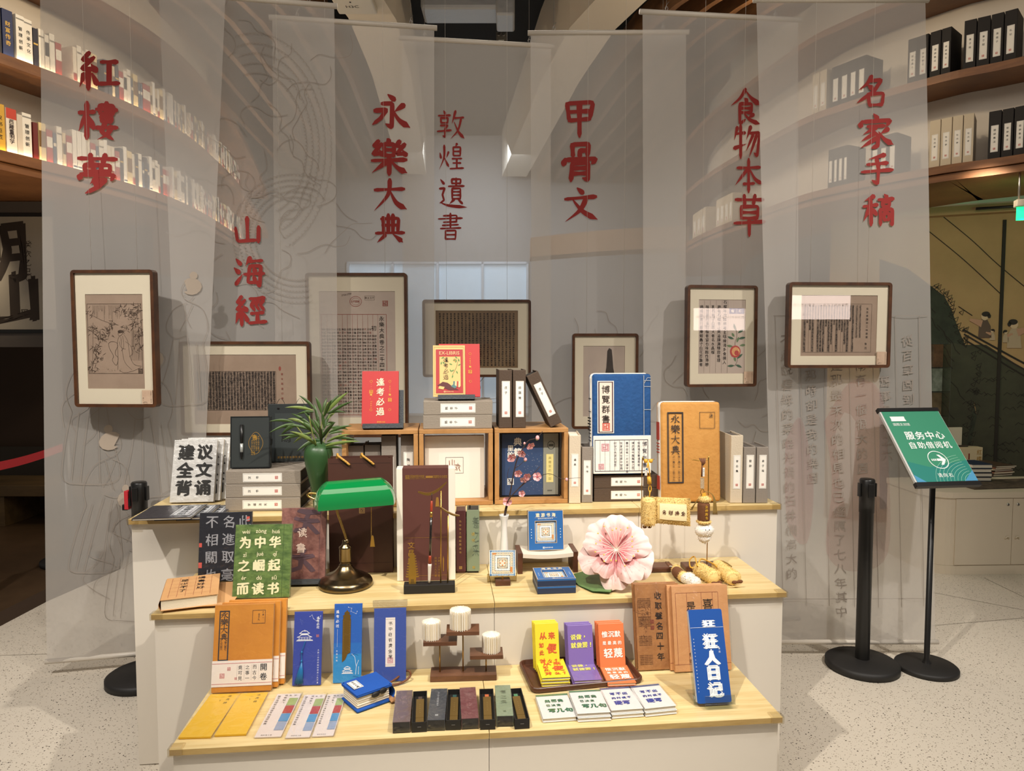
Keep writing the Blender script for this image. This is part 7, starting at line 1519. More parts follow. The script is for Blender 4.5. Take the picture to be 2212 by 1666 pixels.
for k, (p0, p1, bw, l) in enumerate((((1507, 1228), (1545, 1250), (1542, 1252), 'left of two yellow plush scroll charms lying at the right corner'), ((1548, 1222), (1585, 1252), (1586, 1250), 'right of two yellow plush scroll charms lying at the right corner'))):
    c = at_z(*p1, ZM); Mk = frame(c, 0); t = thing('plush_charm', l, 'plush charm', Mk); iq = Mk.inverted(); z_ = lambda px, py, zz: tuple(iq @ at_z(px, py, ZM+zz))
    mb = MB(); A, B = z_(p0[0], p0[1], .024), z_(p1[0], p1[1], .024); ff = capsule(mb, A, B, .0245, FUR); fur(mb, ff, 900, .006, FUR, 41+k); mb.obj('scroll_roll', t)
    mb = MB(); A2, B2 = z_(p0[0]+10, p0[1]+6, .02), z_(p1[0]+8, p1[1]-2, .018); ff = capsule(mb, A2, B2, .02, FUR); fur(mb, ff, 500, .006, FUR, 45+k); mb.obj('scroll_sheet', t)
    mb = MB(); q = Vector(z_(bw[0], bw[1]+2, .022)); 
    for s_ in (-1, 1): mb.ball((q.x+s_*.010, q.y-.026, q.z+.001*s_), (.010, .006, .0062), FBR, 10)
    mb.ball((q.x, q.y-.028, q.z), .005, FBR, 8); mb.obj('bow', t)
    mb = MB(); a = z_(p0[0], p0[1]-4, .03)
    if k == 0: mb.tube(spline([a, z_(1492, 1226, .03), z_(1490, 1210, .026), z_(1500, 1203, .03), z_(1506, 1222, .045), a], 5), .0026, CORD, 7); mb.tube(spline([a, z_(1515, 1208, .03), z_(1540, 1218, .04), z_(1548, 1224, .045)], 5), .0024, CORD, 7)
    else: mb.tube(spline([a, z_(1556, 1212, .04), z_(1568, 1216, .045), z_(1580, 1224, .05)], 5), .0026, mat('tassel_tan', '8a7038', .7), 7)
    mb.obj('cord', t)
# ================================================================ LOWEST STEP
ZL = ZT3+.0012
ORC = mat('cover_orange', 'cf8a34', .5, var=(7, .6), h2='b8722a', bump=(40, .3)); BAND = mat('paper_band', 'ece2d8', .6); PNK = mat('band_pink', 'c77a7c', .6)
def cv_yl(band):
    def f(mb, w, h):
        K = ink('2e3036'); mb.border(w*.085, w*.255, h*.36, h*.935, .0032, K, -.0009); [mb.brush(c, w*.17, h*(.885-.085*k), w*.125, K, y=-.001, w=8.5) for k, c in enumerate('永樂大典')]
        mb.col('卷八百七', w*.205, h*.57, w*.045, K, pitch=h*.026, y=-.001, wob=.03); mb.col('之八百八', w*.135, h*.57, w*.045, K, pitch=h*.026, y=-.001, wob=.03)
        mb.border(w*.64, w*.86, h*.775, h*.93, .0009, K, -.0009); mb.col('五十九', w*.75, h*.88, w*.04, K, pitch=h*.03, y=-.001, wob=.04); mb.col('人支一', w*.82, h*.91, w*.035, K, pitch=h*.035, y=-.001, wob=.04)
        if band:
            a, b = h*.065, h*.36; mb.box(-.0008, w+.0008, -.0014, -.0008, a, b, BAND); y = -.0017
            mb.rect(0, w, a+(b-a)*.1, a+(b-a)*.12, PNK, y); mb.rect(0, w, a+(b-a)*.88, a+(b-a)*.90, PNK, y)
            mb.col('開卷', w*.86, a+(b-a)*.7, w*.125, K, pitch=h*.105, y=y, bold=.015)
            for k, s_ in enumerate(('而古今', '之事一', '竟可見')): mb.col(s_, w*(.71-.12*k), a+(b-a)*.72, w*.075, K, pitch=h*.062, y=y)
            for k in range(4): mb.rect(w*(.775-.12*k), w*(.778-.12*k), a+(b-a)*.22, a+(b-a)*.82, mat('band_line', 'a9a29c', .6), y)
            mb.seal(w*.17, a+(b-a)*.42, w*.08, PNK, y); mb.seal(w*.28, a+(b-a)*.68, w*.055, PNK, y); mb.seal(w*.4, a+(b-a)*.3, w*.04, PNK, y)
    return f
M, w, h = P3((456, 1498), (586, 1492), (475, 1308), ZL, 13, .02)
for k, l in enumerate(('front', 'middle', 'rear')):
    pad('notebook', '%s orange notebook with a white paper band on the lowest step' % l, 'notebook', M @ Matrix.Translation((.015*k, .019*k, .0045*k)), w, h, .016, ORC, cv_yl(True), 'orange notebooks with paper bands', sleeve=k == 0)
# bookmark packs
def pagoda_line(mb, x, z, s, m, y):
    S = lambda P, q=.0012: mb.stroke([(x+a*s, z+b*s) for a, b in P], q, m, y)
    for zz, ww in ((.62, .5), (.28, .7)):
        S([(-ww, zz-.02), (-ww*.7, zz+.06), (-ww*.4, zz+.2), (ww*.4, zz+.2), (ww*.7, zz+.06), (ww, zz-.02)], .0018); S([(-ww, zz-.02), (ww, zz-.02)], .001)
    for a in (-.35, -.12, .12, .35): S([(a, .3+.18), (a, .6)], .001)
    for a in (-.5, -.25, 0, .25, .5): S([(a, 0), (a, .26)], .001)
    S([(-.7, 0), (.75, 0)], .002); S([(-.6, .1), (.6, .1)], .001); S([(-.75, -.06), (.8, -.06)], .0012); S([(-.12, .82), (0, .92), (.12, .82)], .001); mb.poly([(x-.3*s, z+.3*s+.18*s), (x+.3*s, z+.48*s), (x+.3*s, z+.58*s), (x-.3*s, z+.58*s)], m, y+.0001)
def stars(mb, P, m, y):
    mb.stroke(P, .0005, m, y)
    for a, b in P: mb.disc(a, b, .0011, .0011, m, y-.0001, 8)
BMB = mat('card_indigo', '37479c', .4); BMB2 = mat('card_azure', '2a5fb4', .4); BMS = mat('card_sky', '2f86c4', .4); WI2 = mat('print_white', 'e8ebf2', .5)
def card_pack(label, bl, br, tl, lean, c, front, header=0, extra=None):
    M, w, h = P3(bl, br, tl, ZL, lean, .008); t = thing('bookmark_pack', label, 'bookmark', M, None); mb = MB(); mb.box(0, w, 0, .005, 0, h-header, c, .0006); front(mb, w, h-header); mb.obj('card', t)
    if extra: extra(t, w, h-header)
    mb = MB(); g = .004; mb.grid(lambda u, v: (-g+u*(w+2*g), -.004-.0014*math.sin(15*u+8*v), -g*.5+v*(h+g)), 8, 10, SLEEVE); mb.grid(lambda u, v: (-g+u*(w+2*g), .0062, -g*.5+v*(h+g)), 3, 3, SLEEVE)
    if header:
        mb.box(-g, w+g, -.003, .006, h-.018, h, clear('header_plastic', .22, .15, bump=(30, .6)))
    mb.obj('plastic_sleeve', t); return t, M, w, h
def f1(mb, w, h):
    y = -.0008; stars(mb, [(w*.55, h*.93), (w*.62, h*.95), (w*.68, h*.9), (w*.78, h*.87), (w*.9, h*.9), (w*.93, h*.935)], WI2, y); mb.col('逢考必过', w*.84, h*.91, w*.1, WI2, pitch=h*.042, y=y, wob=.04, bold=.02); mb.seal(w*.84, h*.665, w*.09, PNK, y)
    pagoda_line(mb, w*.38, h*.61, w*.38, WI2, y); mb.col('大鹏一日同风起扶摇直上九万里', w*.88, h*.47, w*.06, WI2, pitch=h*.0335, y=y, wob=.03)
    mb.stroke([(w*.2, h*.9), (w*.3, h*.87), (w*.28, h*.82), (w*.2, h*.9)], .0006, mat('print_blue', '6a7cc4', .5), y)
TS = mat('tassel_teal', '1668a0', .45)
def tassel(t, w, h):
    mb = MB(); mb.tube(spline([(w*.42, -.003, h*.60), (w*.36, -.004, h*.52), (w*.3, -.004, h*.46), (w*.31, -.004, h*.38), (w*.33, -.005, h*.34)], 5), .0012, TS, 6)
    for q in (.45, .33): mb.ball((w*.31, -.005, h*q), (.0032, .003, .0042), TS, 8)
    R = random.Random(5)
    for k in range(16): q = k/15; mb.tube([(w*.32, -.005, h*.325), (w*(.22+.14*q), -.006-.002*math.sin(PI*q), h*.2), (w*(.10+.27*q), -.005-.003*math.sin(PI*q), h*.02+.004*R.random())], [.0012, .0014, .0013], TS, 5)
    mb.obj('tassel', t)
card_pack('indigo bookmark card with white pavilion and blue tassel', (631, 1482), (693, 1480), (640.5, 1322), 13, BMB, f1, 0, tassel)
def f2(mb, w, h):
    y = -.0008; mb.rect(0, w, 0, h*.36, BMS, -.0004); mb.rect(0, w, h*.36, h*.5, mat('card_mid', '2b6cba', .4), -.0004)
    stars(mb, [(w*.5, h*.955), (w*.62, h*.94), (w*.6, h*.9), (w*.78, h*.87), (w*.82, h*.9)], WI2, y); mb.col('逢考必过', w*.12, h*.90, w*.12, WI2, pitch=h*.06, y=y, wob=.04, bold=.02); mb.rect(w*.12, w*.126, h*.45, h*.68, WI2, y); mb.col('文昌祈笔', w*.12, h*.4, w*.07, WI2, pitch=h*.04, y=y)
    pagoda_line(mb, w*.5, h*.12, w*.26, WI2, y)
    for P in ([(.8, .1), (.82, .2), (.76, .32), (.65, .36)], [(.82, .2), (.9, .28)], [(.6, .34), (.75, .36), (.88, .34)], [(.9, .1), (.9, .2)], [(.7, .08), (.95, .06)]): mb.stroke([(a*w, b*h) for a, b in P], .0011, mat('card_navy_line', '24418a', .5) if P[0][0] < .8 else WI2, y)
RUL = mat('ruler_brass', '9a7630', .35, .75)
def ruler(t, w, h):
    mb = MB(); a, b = w*.31, w*.6; mb.prism([(a, h*.26), (w*.42, h*.29), (w*.5, h*.36), (b, h*.38), (b, h*.80), (w*.57, h*.82), (w*.60, h*.85), (w*.54, h*.86), (w*.56, h*.885), (w*.5, h*.90), (w*.46, h*.92), (w*.42, h*.90), (w*.36, h*.885), (w*.38, h*.86), (w*.31, h*.85), (w*.34, h*.82), (a, h*.80)][::1], -.0018, -.0002, RUL)
    K = mat('ruler_tick', 'd8b968', .4, .6)
    for k in range(18):
        z = h*(.40+.022*k); mb.rect(a+.001, a+.004, z, z+.0006, K, -.002); mb.rect(b-.004, b-.001, z, z+.0006, K, -.002)
    mb.obj('brass_ruler', t)
card_pack('azure bookmark card holding a gold pagoda shaped ruler', (719, 1476), (780, 1474), (728, 1305), 12, BMB2, f2, 0, ruler)
def f3(mb, w, h):
    y = -.0006; mb.rect(w*.36, w*.66, h*.2, h*.87, BAND, y); mb.rect(w*.36, w*.66, h*.845, h*.847, ink('6a6a70'), y-.0003); mb.rect(w*.36, w*.66, h*.225, h*.227, ink('6a6a70'), y-.0003)
    mb.col('书中自有黄金屋', w*.51, h*.79, w*.13, INK, pitch=h*.076, y=y-.0003, wob=.05); mb.seal(w*.51, h*.285, w*.17, mat('seal_pink', 'cf8f98', .8), y-.0003)
card_pack('blue bookmark card with a white handwritten strip in a clear pouch', (807, 1474), (877, 1471), (810, 1298), 11, mat('card_blue', '3c529e', .45), f3, .024)
# three-deck display stand with paper books
M, w, h = P3((929, 1474), (1073, 1470), (929, 1462), ZL, 0); t = thing('tiered_stand', 'walnut stand with three small decks on brass posts', 'display stand', M, None); MS_ = M
WN = wood('walnut_light', '6f4a33', '4e3122', 14, (.6, 2, 2), .45); mb = MB(); mb.box(0, w, 0, .065, 0, .018, WN, .001); mb.obj('base', t); Pl = M @ Vector((0, .03, 0)); ny = M.to_3x3() @ Vector((0, 1, 0))
def tp(px, py, o=0): q = M.inverted() @ at_plane(px, py, Pl+ny*o, ny); return q
DK = []
for px0, px1, pyb, pyt, pxp in ((914, 987, 1397, 1385, 950), (964, 1035.5, 1374.5, 1365, 1000), (1015, 1087, 1426, 1412, 1050)):
    o = -.035 if px0 != 964 else -.045; a = tp(px0, pyb, o); b = tp(px1, pyb, o); p = tp(pxp, pyb); dp = .062; z0 = a.z
    mb = MB(); y0 = .03+o; mb.box(a.x, b.x, y0, y0+dp, z0, z0+.0125, WN, .0008); dk = mb.obj('deck', t); mb = MB(); mb.tube([(p.x, .03, .0182), (p.x, .03, z0-.0002)], .0022, BRS, 8); mb.obj('post', t); DK.append((a.x, b.x, y0, z0+.0127))
PGS = mat('fan_pages', 'efe4cc', .8); PGS2 = mat('fan_pages_light', 'f6efe0', .8)
for k, (pxc, pyb, pyt, pw, l) in enumerate(((932, 1382, 1333, 41, 'left'), (994, 1357, 1307, 48, 'tallest'), (1061, 1406, 1359, 41, 'right'))):
    x0, x1, y0, z0 = DK[k]; o = y0+.030-.03; c = tp(pxc, pyb, o); H_ = tp(pxc, pyt, o).z-tp(pxc, pyb, o).z; r = pw*.5*2.15/F_PX
    H_ = .062 if k == 1 else .058
    c = M @ Vector((c.x, y0+.032, z0)); tb = thing('paper_block', 'small cream paper block fanned into a round on the %s deck' % l, 'paper block', frame(c, .2), 'fanned paper blocks on the walnut stand'); mb = MB(); R = random.Random(k)
    n = 26
    for j in range(n):
        a = -PI*.98+PI*1.96*j/n+R.uniform(-.05, .05)-PI/2; rr = r*R.uniform(.94, 1.02); dx, dy = math.cos(a), math.sin(a); tx, ty = -dy*.0011, dx*.0011
        hh = H_*R.uniform(.985, 1.0); p = [(tx*.3, ty*.3), (dx*rr+tx, dy*rr+ty), (dx*rr-tx, dy*rr-ty), (-tx*.3, -ty*.3)]
        top = [hh+.006, hh-.004, hh-.004, hh+.006]
        mb.add([(x, y, 0) for x, y in p]+[(x, y, top[i]) for i, (x, y) in enumerate(p)], [(3, 2, 1, 0), (4, 5, 6, 7), (0, 1, 5, 4), (1, 2, 6, 5), (2, 3, 7, 6), (3, 0, 4, 7)], PGS2 if j % 3 else PGS)
    mb.lathe([(0, .001), (r*.86, .001), (r*.86, H_-.004), (0, H_+.007)], PGS, n=26, smooth=False); mb.obj('pages', tb)
# wooden tray with slogan notebooks
fl, fr, bl_ = at_z(1148.5, 1501, ZL), at_z(1392, 1477, ZL), at_z(1133, 1424, ZL); br_ = at_z(1357, 1417, ZL)
x = (fr-fl); w = x.length; x.normalize(); y = Vector((-x.y, x.x, 0)); h = (bl_-fl).dot(y)*.5+(br_-fr).dot(y)*.5; Mt = Matrix(((x.x, y.x, 0, fl.x), (x.y, y.y, 0, fl.y), (0, 0, 1, ZL), (0, 0, 0, 1)))
h = min(h, (2.250-fl.y)); t = thing('serving_tray', 'dark walnut tray with rounded corners holding bright slogan notebooks', 'tray', Mt); mb = MB()
def ring_(r0, z): 
    return [(px, py, z) for px, py in rrect(r0, w-r0, r0, h-r0, max(.004, .024-r0))]
rings = [ring_(.004, 0), ring_(0, .006), ring_(0, .015), ring_(.002, .017), ring_(.006, .017), ring_(.012, .006), ring_(.016, .0045)]; n = len(rings[0]); vs = [v for r_ in rings for v in r_]
fs = [(i*n+j, i*n+(j+1) % n, (i+1)*n+(j+1) % n, (i+1)*n+j) for i in range(len(rings)-1) for j in range(n)]; fs = [f[::-1] for f in fs]; fs += [tuple(range(n)), tuple(range(7*n-1, 6*n-1, -1))]
mb.add(vs, fs, WAL, False); mb.obj('tray', t); ZTR = ZL+.0052
YE, PU, OR = mat('pad_yellow', 'e6cf35', .4), mat('pad_purple', '7d66a8', .4), mat('pad_orange', 'e07848', .4); IOR = ink('c9562c'); IYE = mat('ink_lime', 'e2dc6a', .5); IWH = mat('ink_white', 'f2ece2', .5)
def cv_y(mb, w, h, y=-.0012, s=1.0):
    t_ = h
    for c, a, b, q in (('从', .33, .74, .30), ('来', .70, .74, .29), ('如', .25, .545, .2), ('此', .25, .39, .2), ('便', .68, .47, .40), ('对', .28, .205, .25), ('么', .60, .2, .22), ('？', .84, .2, .22)): mb.ch(c, w*a, t_*b, w*q, IOR, y=y, bold=.04, wob=.04)
def cv_p(mb, w, h, y=-.0012):
    mb.row('说做，', w*.22, h*.735, w*.22, IYE, pitch=w*.22, y=y, bold=.04, wob=.02); mb.row('就做罢！', w*.22, h*.55, w*.22, IYE, pitch=w*.225, y=y, bold=.04, wob=.02)
def cv_o(mb, w, h, y=-.0012):
    mb.row('惟沉默', w*.24, h*.76, w*.24, IWH, pitch=w*.25, y=y, bold=.03); mb.row('是最高的', w*.21, h*.565, w*.15, IWH, pitch=w*.20, y=y, bold=.025); mb.row('轻蔑', w*.34, h*.34, w*.36, IWH, pitch=w*.385, y=y, bold=.035)
for k, (bl, br, tl, c, fn, nm, n_) in enumerate((((1157, 1446), (1208, 1443), (1147.5, 1343.5), YE, cv_y, 'yellow', 3), ((1226, 1440), (1280, 1437), (1217, 1345), PU, cv_p, 'purple', 3), ((1294, 1440), (1349, 1437), (1285, 1344), OR, cv_o, 'orange', 3))):
    M, w, h = P3(bl, br, tl, ZTR, 15, .02); M.translation.y = min(M.translation.y, 2.174)
    for j in range(n_):
        pad('notebook', '%s %s slogan notebook standing in the walnut tray' % (('front', 'middle', 'rear')[j], nm), 'notebook', M @ Matrix.Translation((-.0025*j, .0105*j, .0035*j)), w, h, .0095, c, fn, '%s slogan notebooks standing in the tray' % nm, pages='f4efe4')
for k, (f_l, f_r, b_l, c, fn, nm, n_) in enumerate((((1168, 1465), (1230, 1462), (1154, 1426), YE, cv_y, 'yellow', 3), ((1238, 1471), (1298.6, 1468), (1222, 1430), PU, cv_p, 'purple', 2), ((1313, 1477), (1374.6, 1474.5), (1295, 1439), OR, cv_o, 'orange', 1))):
    zz = ZTR+.0096*n_; M, w, h = P3(f_l, f_r, b_l, zz, 90, 0)
    for j in range(n_):
        Mj = Matrix.Translation((0.003*((j+1) % 2) if n_ > 1 else 0, 0, -.0096*j)) @ M
        l = '%s %s slogan notebook lying flat in the walnut tray' % ('upper' if j == 0 and n_ > 1 else ('lower' if j == n_-1 and n_ > 1 else ('middle' if n_ > 1 else 'single')), nm)
        pad('notebook', l, 'notebook', Mj, w, h, .0093, c, fn, '%s slogan notebooks lying in the tray' % nm, pages='f4efe4', sleeve=(k == 1 and j == 0))
# manuscript notebooks and the blue diary box
MSB = mat('cover_manuscript', 'a87444', .6, var=(18, .6), h2='8a5a34', bump=(36, .7)); MST = mat('cover_peach', 'd19a68', .6, var=(6, .5), h2='c0854f', bump=(24, .7)); SM = mat('small_ink', '6a4326', .7)
def cv_ms(mb, w, h):
    mb.col('讀徧邪籤三萬軸', w*.84, h*.86, w*.17, INK, pitch=h*.118, y=-.0012, wob=.04, bold=.01); mb.col('收取聲名四十年', w*.52, h*.86, w*.17, INK, pitch=h*.118, y=-.0012, wob=.04, bold=.01)
    mb.seal(w*.36, h*.56, w*.08, RLINE, -.001); mb.seal(w*.36, h*.49, w*.08, RLINE, -.001); mb.border(w*.04, w*.34, h*.62, h*.81, .0008, SM, -.0009)
    for k in range(12): textblock(mb, w, h, 4, 6, .0042, SM, k, .05+.1*(k % 3), .14+.1*(k % 3), .06+.22*(k//3), .18+.22*(k//3))
    for k in range(14): R = random.Random(k); spray(mb, R.uniform(.08, .3)*w, R.uniform(.3, .78)*h, 5, .012, SM, k)
M, w, h = P3((1377, 1446), (1462, 1442), (1364, 1261), ZL, 12, .014); M.translation.y = min(M.translation.y, 2.165)
for j in range(2): pad('notebook', '%s brown manuscript notebook with two columns of brush writing' % ('front', 'rear')[j], 'notebook', M @ Matrix.Translation((-.004*j, .0135*j, .003*j)), w*1.12, h, .012, MSB, cv_ms, 'brown manuscript notebooks', sleeve=j == 0)
def cv_pe(mb, w, h):
    for a in (.06, .26, .52, .72, .82): mb.rect(w*a, w*a+.0008, h*.08, h*.92, RLINE, -.0009)
    mb.rect(w*.06, w*.82, h*.92, h*.923, RLINE, -.0009); mb.rect(0, w, h*.085, h*.088, RLINE, -.0009)
    for c, a, b, s_ in (('是', .33, .76, .17), ('少', .38, .58, .17), ('了', .38, .43, .15), ('喜', .63, .78, .2), ('欢', .64, .6, .17)): mb.ch(c, w*a, h*b, w*s_, INK, y=-.0012, wob=.025)
    mb.col('鲁迅', w*.29, h*.20, w*.07, INK, pitch=h*.075, y=-.0012, wob=.05); mb.ring(w*.41, h*.3, .004, .004, .0008, RLINE, -.001)
M, w, h = P3((1459, 1453), (1581, 1447), (1443, 1268), ZL, 11, .016); M.translation.y = min(M.translation.y, 2.145)
for j in range(2): pad('notebook', '%s peach notebook ruled in red with loose brush writing' % ('front', 'rear')[j], 'notebook', M @ Matrix.Translation((-.010*j, .0155*j, .002*j)), w, h, .014, MST, cv_pe, 'peach manuscript notebooks', sleeve=j == 0)
M, w, h = P3((1507, 1521), (1581, 1517), (1485, 1318), ZL+.006, 20, .014); DB = mat('diary_blue', '1f4f9c', .35, coat=.2)
t = thing('diary_box', 'bright blue diary with huge white characters on a clear acrylic stand', 'notebook', M); mb = MB(); o = rrect(0, w, 0, h, .006); mb.prism(o, 0, .014, DB); y = -.0010
mb.rect(.001, w-.001, h*.80, h*.803, WI2, y); WB = mat('diary_white', 'eef0f0', .4)
for c, a, q in (('狂', .655, .33), ('人', .48, .33), ('日', .315, .31), ('记', .14, .35)): mb.ch(c, w*.56, h*a, w*.40, WB, y=y, bold=.095, sx=1.1, sz=1.04)
mb.ch('狂', w*.56, h*.845, w*.36, WB, y=y, bold=.075, sx=1.1, sz=.55); mb.col('鲁迅', w*.80, h*.57, w*.06, WB, pitch=h*.035, y=y)
mb.col('从来如此便对么救救孩子难见真的人', w*.07, h*.68, w*.035, WI2, pitch=h*.037, y=y); mb.obj('cover', t)
mb = MB(); mb.box(-.0006, .0, .001, .013, .004, h-.004, mat('diary_edge', 'c9cbd0', .6)); mb.obj('pages', t)
t2 = thing('acrylic_stand', 'clear acrylic easel stand under the bright blue diary', 'stand', M); AC2 = clear('acrylic_edge', .10, .03, 'f0f4f2')
mb = MB(); mb.box(-.006, w+.006, .0148, .0172, -.004, h*.42, AC2, .0008); mb.obj('backrest', t2); mb = MB(); mb.box(w*.16, w*1.02, -.022, .0146, -.004, -.0015, AC2); mb.box(w*.16, w*1.02, -.0225, -.0195, -.0014, .022, AC2, .0008); mb.obj('lip', t2)
mb = MB(); mb.T = Matrix.Rotation(math.radians(20), 4, 'X'); mb.box(-.006, w+.006, .02, .085, -.002+.0, .0005, AC2); mb.T = Matrix.Identity(4); mb.obj('foot', t2)
# yellow envelopes and white bookmark packs lying
YEN = mat('envelope_yellow', 'e4b62e', .5, var=(5, .4), h2='d8a422')
def cv_env(mb, w, h):
    mb.col('汝方良', w*.72, h*.93, w*.14, ink('6a5a20'), pitch=h*.085, y=-.001, wob=.07); mb.col('一丫', w*.5, h*.9, w*.12, ink('6a5a20'), pitch=h*.08, y=-.001, wob=.08)
def flat_pack(name, label, cat, f_l, f_r, b_l, t_, m, fn, group, sl=True, dz=0):
    M, w, h = P3(f_l, f_r, b_l, ZL+t_+dz, 90, 0); h = min(h, .24); t = thing(name, label, cat, M, group); mb = MB(); mb.box(0, w, 0, t_*.48, 0, h, m, .0005); mb.box(.0008, w-.001, t_*.52, t_, .0005, h+.001, m, .0005); fn(mb, w, h); mb.obj('envelope' if name == 'paper_envelope' else 'card', t)
    mb = MB(); g = .005; mb.grid(lambda u, v: (-g+u*(w+2*g), -.0022-.0015*math.sin(19*u+7*v)*math.sin(11*v), -g+v*(h+2*g)), 10, 14, SLEEVE); mb.box(w+.0005, w+g, -.001, t_*.5, -g, h+g, SLEEVE); mb.obj('plastic_sleeve', t); return M, w, h
flat_pack('paper_envelope', 'left of two yellow envelopes at the front left corner', 'envelope', (385, 1593), (456, 1591), (446, 1500), .006, YEN, cv_env, 'yellow envelopes lying flat')
flat_pack('paper_envelope', 'right of two yellow envelopes, lying before the orange notebooks', 'envelope', (463, 1588), (532, 1585), (519, 1498), .006, YEN, cv_env, 'yellow envelopes lying flat')
CPK = mat('card_pale', 'd9cdc6', .5)
def cv_pk(mb, w, h):
    for k, c in enumerate(('9aa86a', 'a8453e', '4f8ab8', '8f9cb4')): mb.rect(w*.60, w*.97, h*(.70-.19*k), h*(.88-.19*k), mat('swatch_'+c, c, .5), -.0009)
    mb.col('滕王高阁临江渚佩玉鸣鸾罢歌舞', w*.14, h*.93, w*.13, ink('4a4240'), pitch=h*.05, y=-.001, wob=.04); mb.col('画栋朝飞', w*.42, h*.95, w*.13, ink('4a4240'), pitch=h*.06, y=-.001, wob=.04); mb.row('朱帘', w*.6, h*.945, w*.11, ink('4a4240'), y=-.001, pitch=w*.2); mb.row('国家图书馆', w*.25, h*.03, w*.07, ink('4a4240'), y=-.001, pitch=w*.085)
for a, b, c, l in (((549, 1593), (607, 1591), (588, 1500), 'left'), ((616, 1594), (669, 1592), (641, 1502), 'middle'), ((674, 1591), (720, 1589), (686, 1501), 'right')): flat_pack('bookmark_pack', '%s of three pale bookmark packs with coloured swatches lying in film' % l, 'bookmark', a, b, c, .004, CPK, cv_pk, 'pale bookmark packs lying flat')
# plush blue book charm
A, B, C_, D_ = (at_z(740, 1512, ZL+.05), at_z(772, 1540, ZL), at_z(833, 1518, ZL), at_z(796, 1470, ZL+.05))
x = (C_-B); wB = x.length; x.normalize(); y = Vector((-x.y, x.x, 0)); Mb = Matrix(((x.x, y.x, 0, B.x), (x.y, y.y, 0, B.y), (0, 0, 1, ZL), (0, 0, 0, 1)))
t = thing('plush_charm', 'blue plush book charm with white pages and small black wings', 'plush charm', Mb); wB = .105; dB = .095; hB = .052; PB = mat('plush_royal', '1550a8', .85, bump=(60, .5)); PWh = mat('plush_page', 'e4dccb', .9, bump=(40, .3))
mb = MB(); tilt_ = lambda u, v: .006*math.sin(PI*u)*math.sin(PI*v)
for z0, z1, sg in ((0, .009, -1), (hB-.009, hB, 1)):
    mb.box(-.004, wB+.006, -.006, dB, z0, z1, PB, .004, True)
mb.grid(lambda u, v: (-.004+u*(wB+.01), -.006+v*(dB+.006), hB+tilt_(u, v)), 8, 8, PB)
mb.grid(lambda u, v: (wB+.004+.010*math.sin(PI*v), -.006+u*(dB+.006), .004+v*(hB-.008)), 6, 8, PB); mb.obj('cover', t)
mb = MB()
for k in range(5): z = .0095+.0066*k; mb.box(.0, wB-.001-.001*(k % 2), -.001*(k % 2), dB-.006, z, z+.0064, PWh, .0026, True)
mb.obj('pages', t)
mb = MB(); mb.T = Matrix.Translation((.018, dB*.52, hB+.0048)) @ Matrix.Rotation(-PI/2, 4, 'X') @ Matrix.Rotation(.0, 4, 'Y'); mb.box(-.014, .016, -.0006, .0006, -.024, .024, TAGW); mb.border(-.012, .014, -.022, .022, .0012, mat('tag_teal', '2f5f7a'), -.0008); mb.col('永乐大典', .001, .015, .009, INK, pitch=.0105, y=-.001, bold=.02); mb.obj('title_patch', t)
mb = MB()
for s_ in (-1, 1): mb.ball((wB*.62+s_*.012, -.010, hB-.010+.002*s_), (.0135, .005, .0085), BLACKM, 12)
mb.obj('wings', t)
c = Mb @ Vector((wB+.012, dB*.75, .006)); t = None
mb = MB(); pts = [at_z(812, 1478, ZL+.010), at_z(835, 1478, ZL+.008), at_z(856, 1466, ZL+.012), at_z(872, 1452, ZL+.022), at_z(884, 1450, ZL+.03), at_z(886, 1461, ZL+.016), at_z(870, 1474, ZL+.006), at_z(846, 1480, ZL+.006), at_z(822, 1481, ZL+.006)]
mb.tube(spline([tuple(q) for q in pts], 6), .0032, BCORD, 8); tag(mb.obj('wrist_strap'), 'brown leather loop strap of the blue plush book charm', 'strap')
p0, p1 = at_z(820, 1478, ZL+.004), at_z(852, 1518, ZL+.004); d_ = (p1-p0); L_ = d_.length; Mg = Matrix.Translation((p0.x, p0.y, ZL+.0052)) @ Matrix.Rotation(math.atan2(d_.y, d_.x), 4, 'Z')
BMK = wood('bamboo_slip', 'b98d62', '9a6d46', 16, (.5, 3, 3), .5); mb = MB(); mb.T = Mg; mb.box(.004, L_, -.010, .010, 0, .005, BMK, .0015); mb.T = Mg @ Matrix.Rotation(-PI/2, 4, 'X')
mb.side('博觀約取', L_*.3, 0, .010, INK, pitch=.014, y=-.0056, wob=.04); tag(mb.obj('bamboo_tag'), 'pale bamboo slip tag beside the blue plush book charm', 'tag')
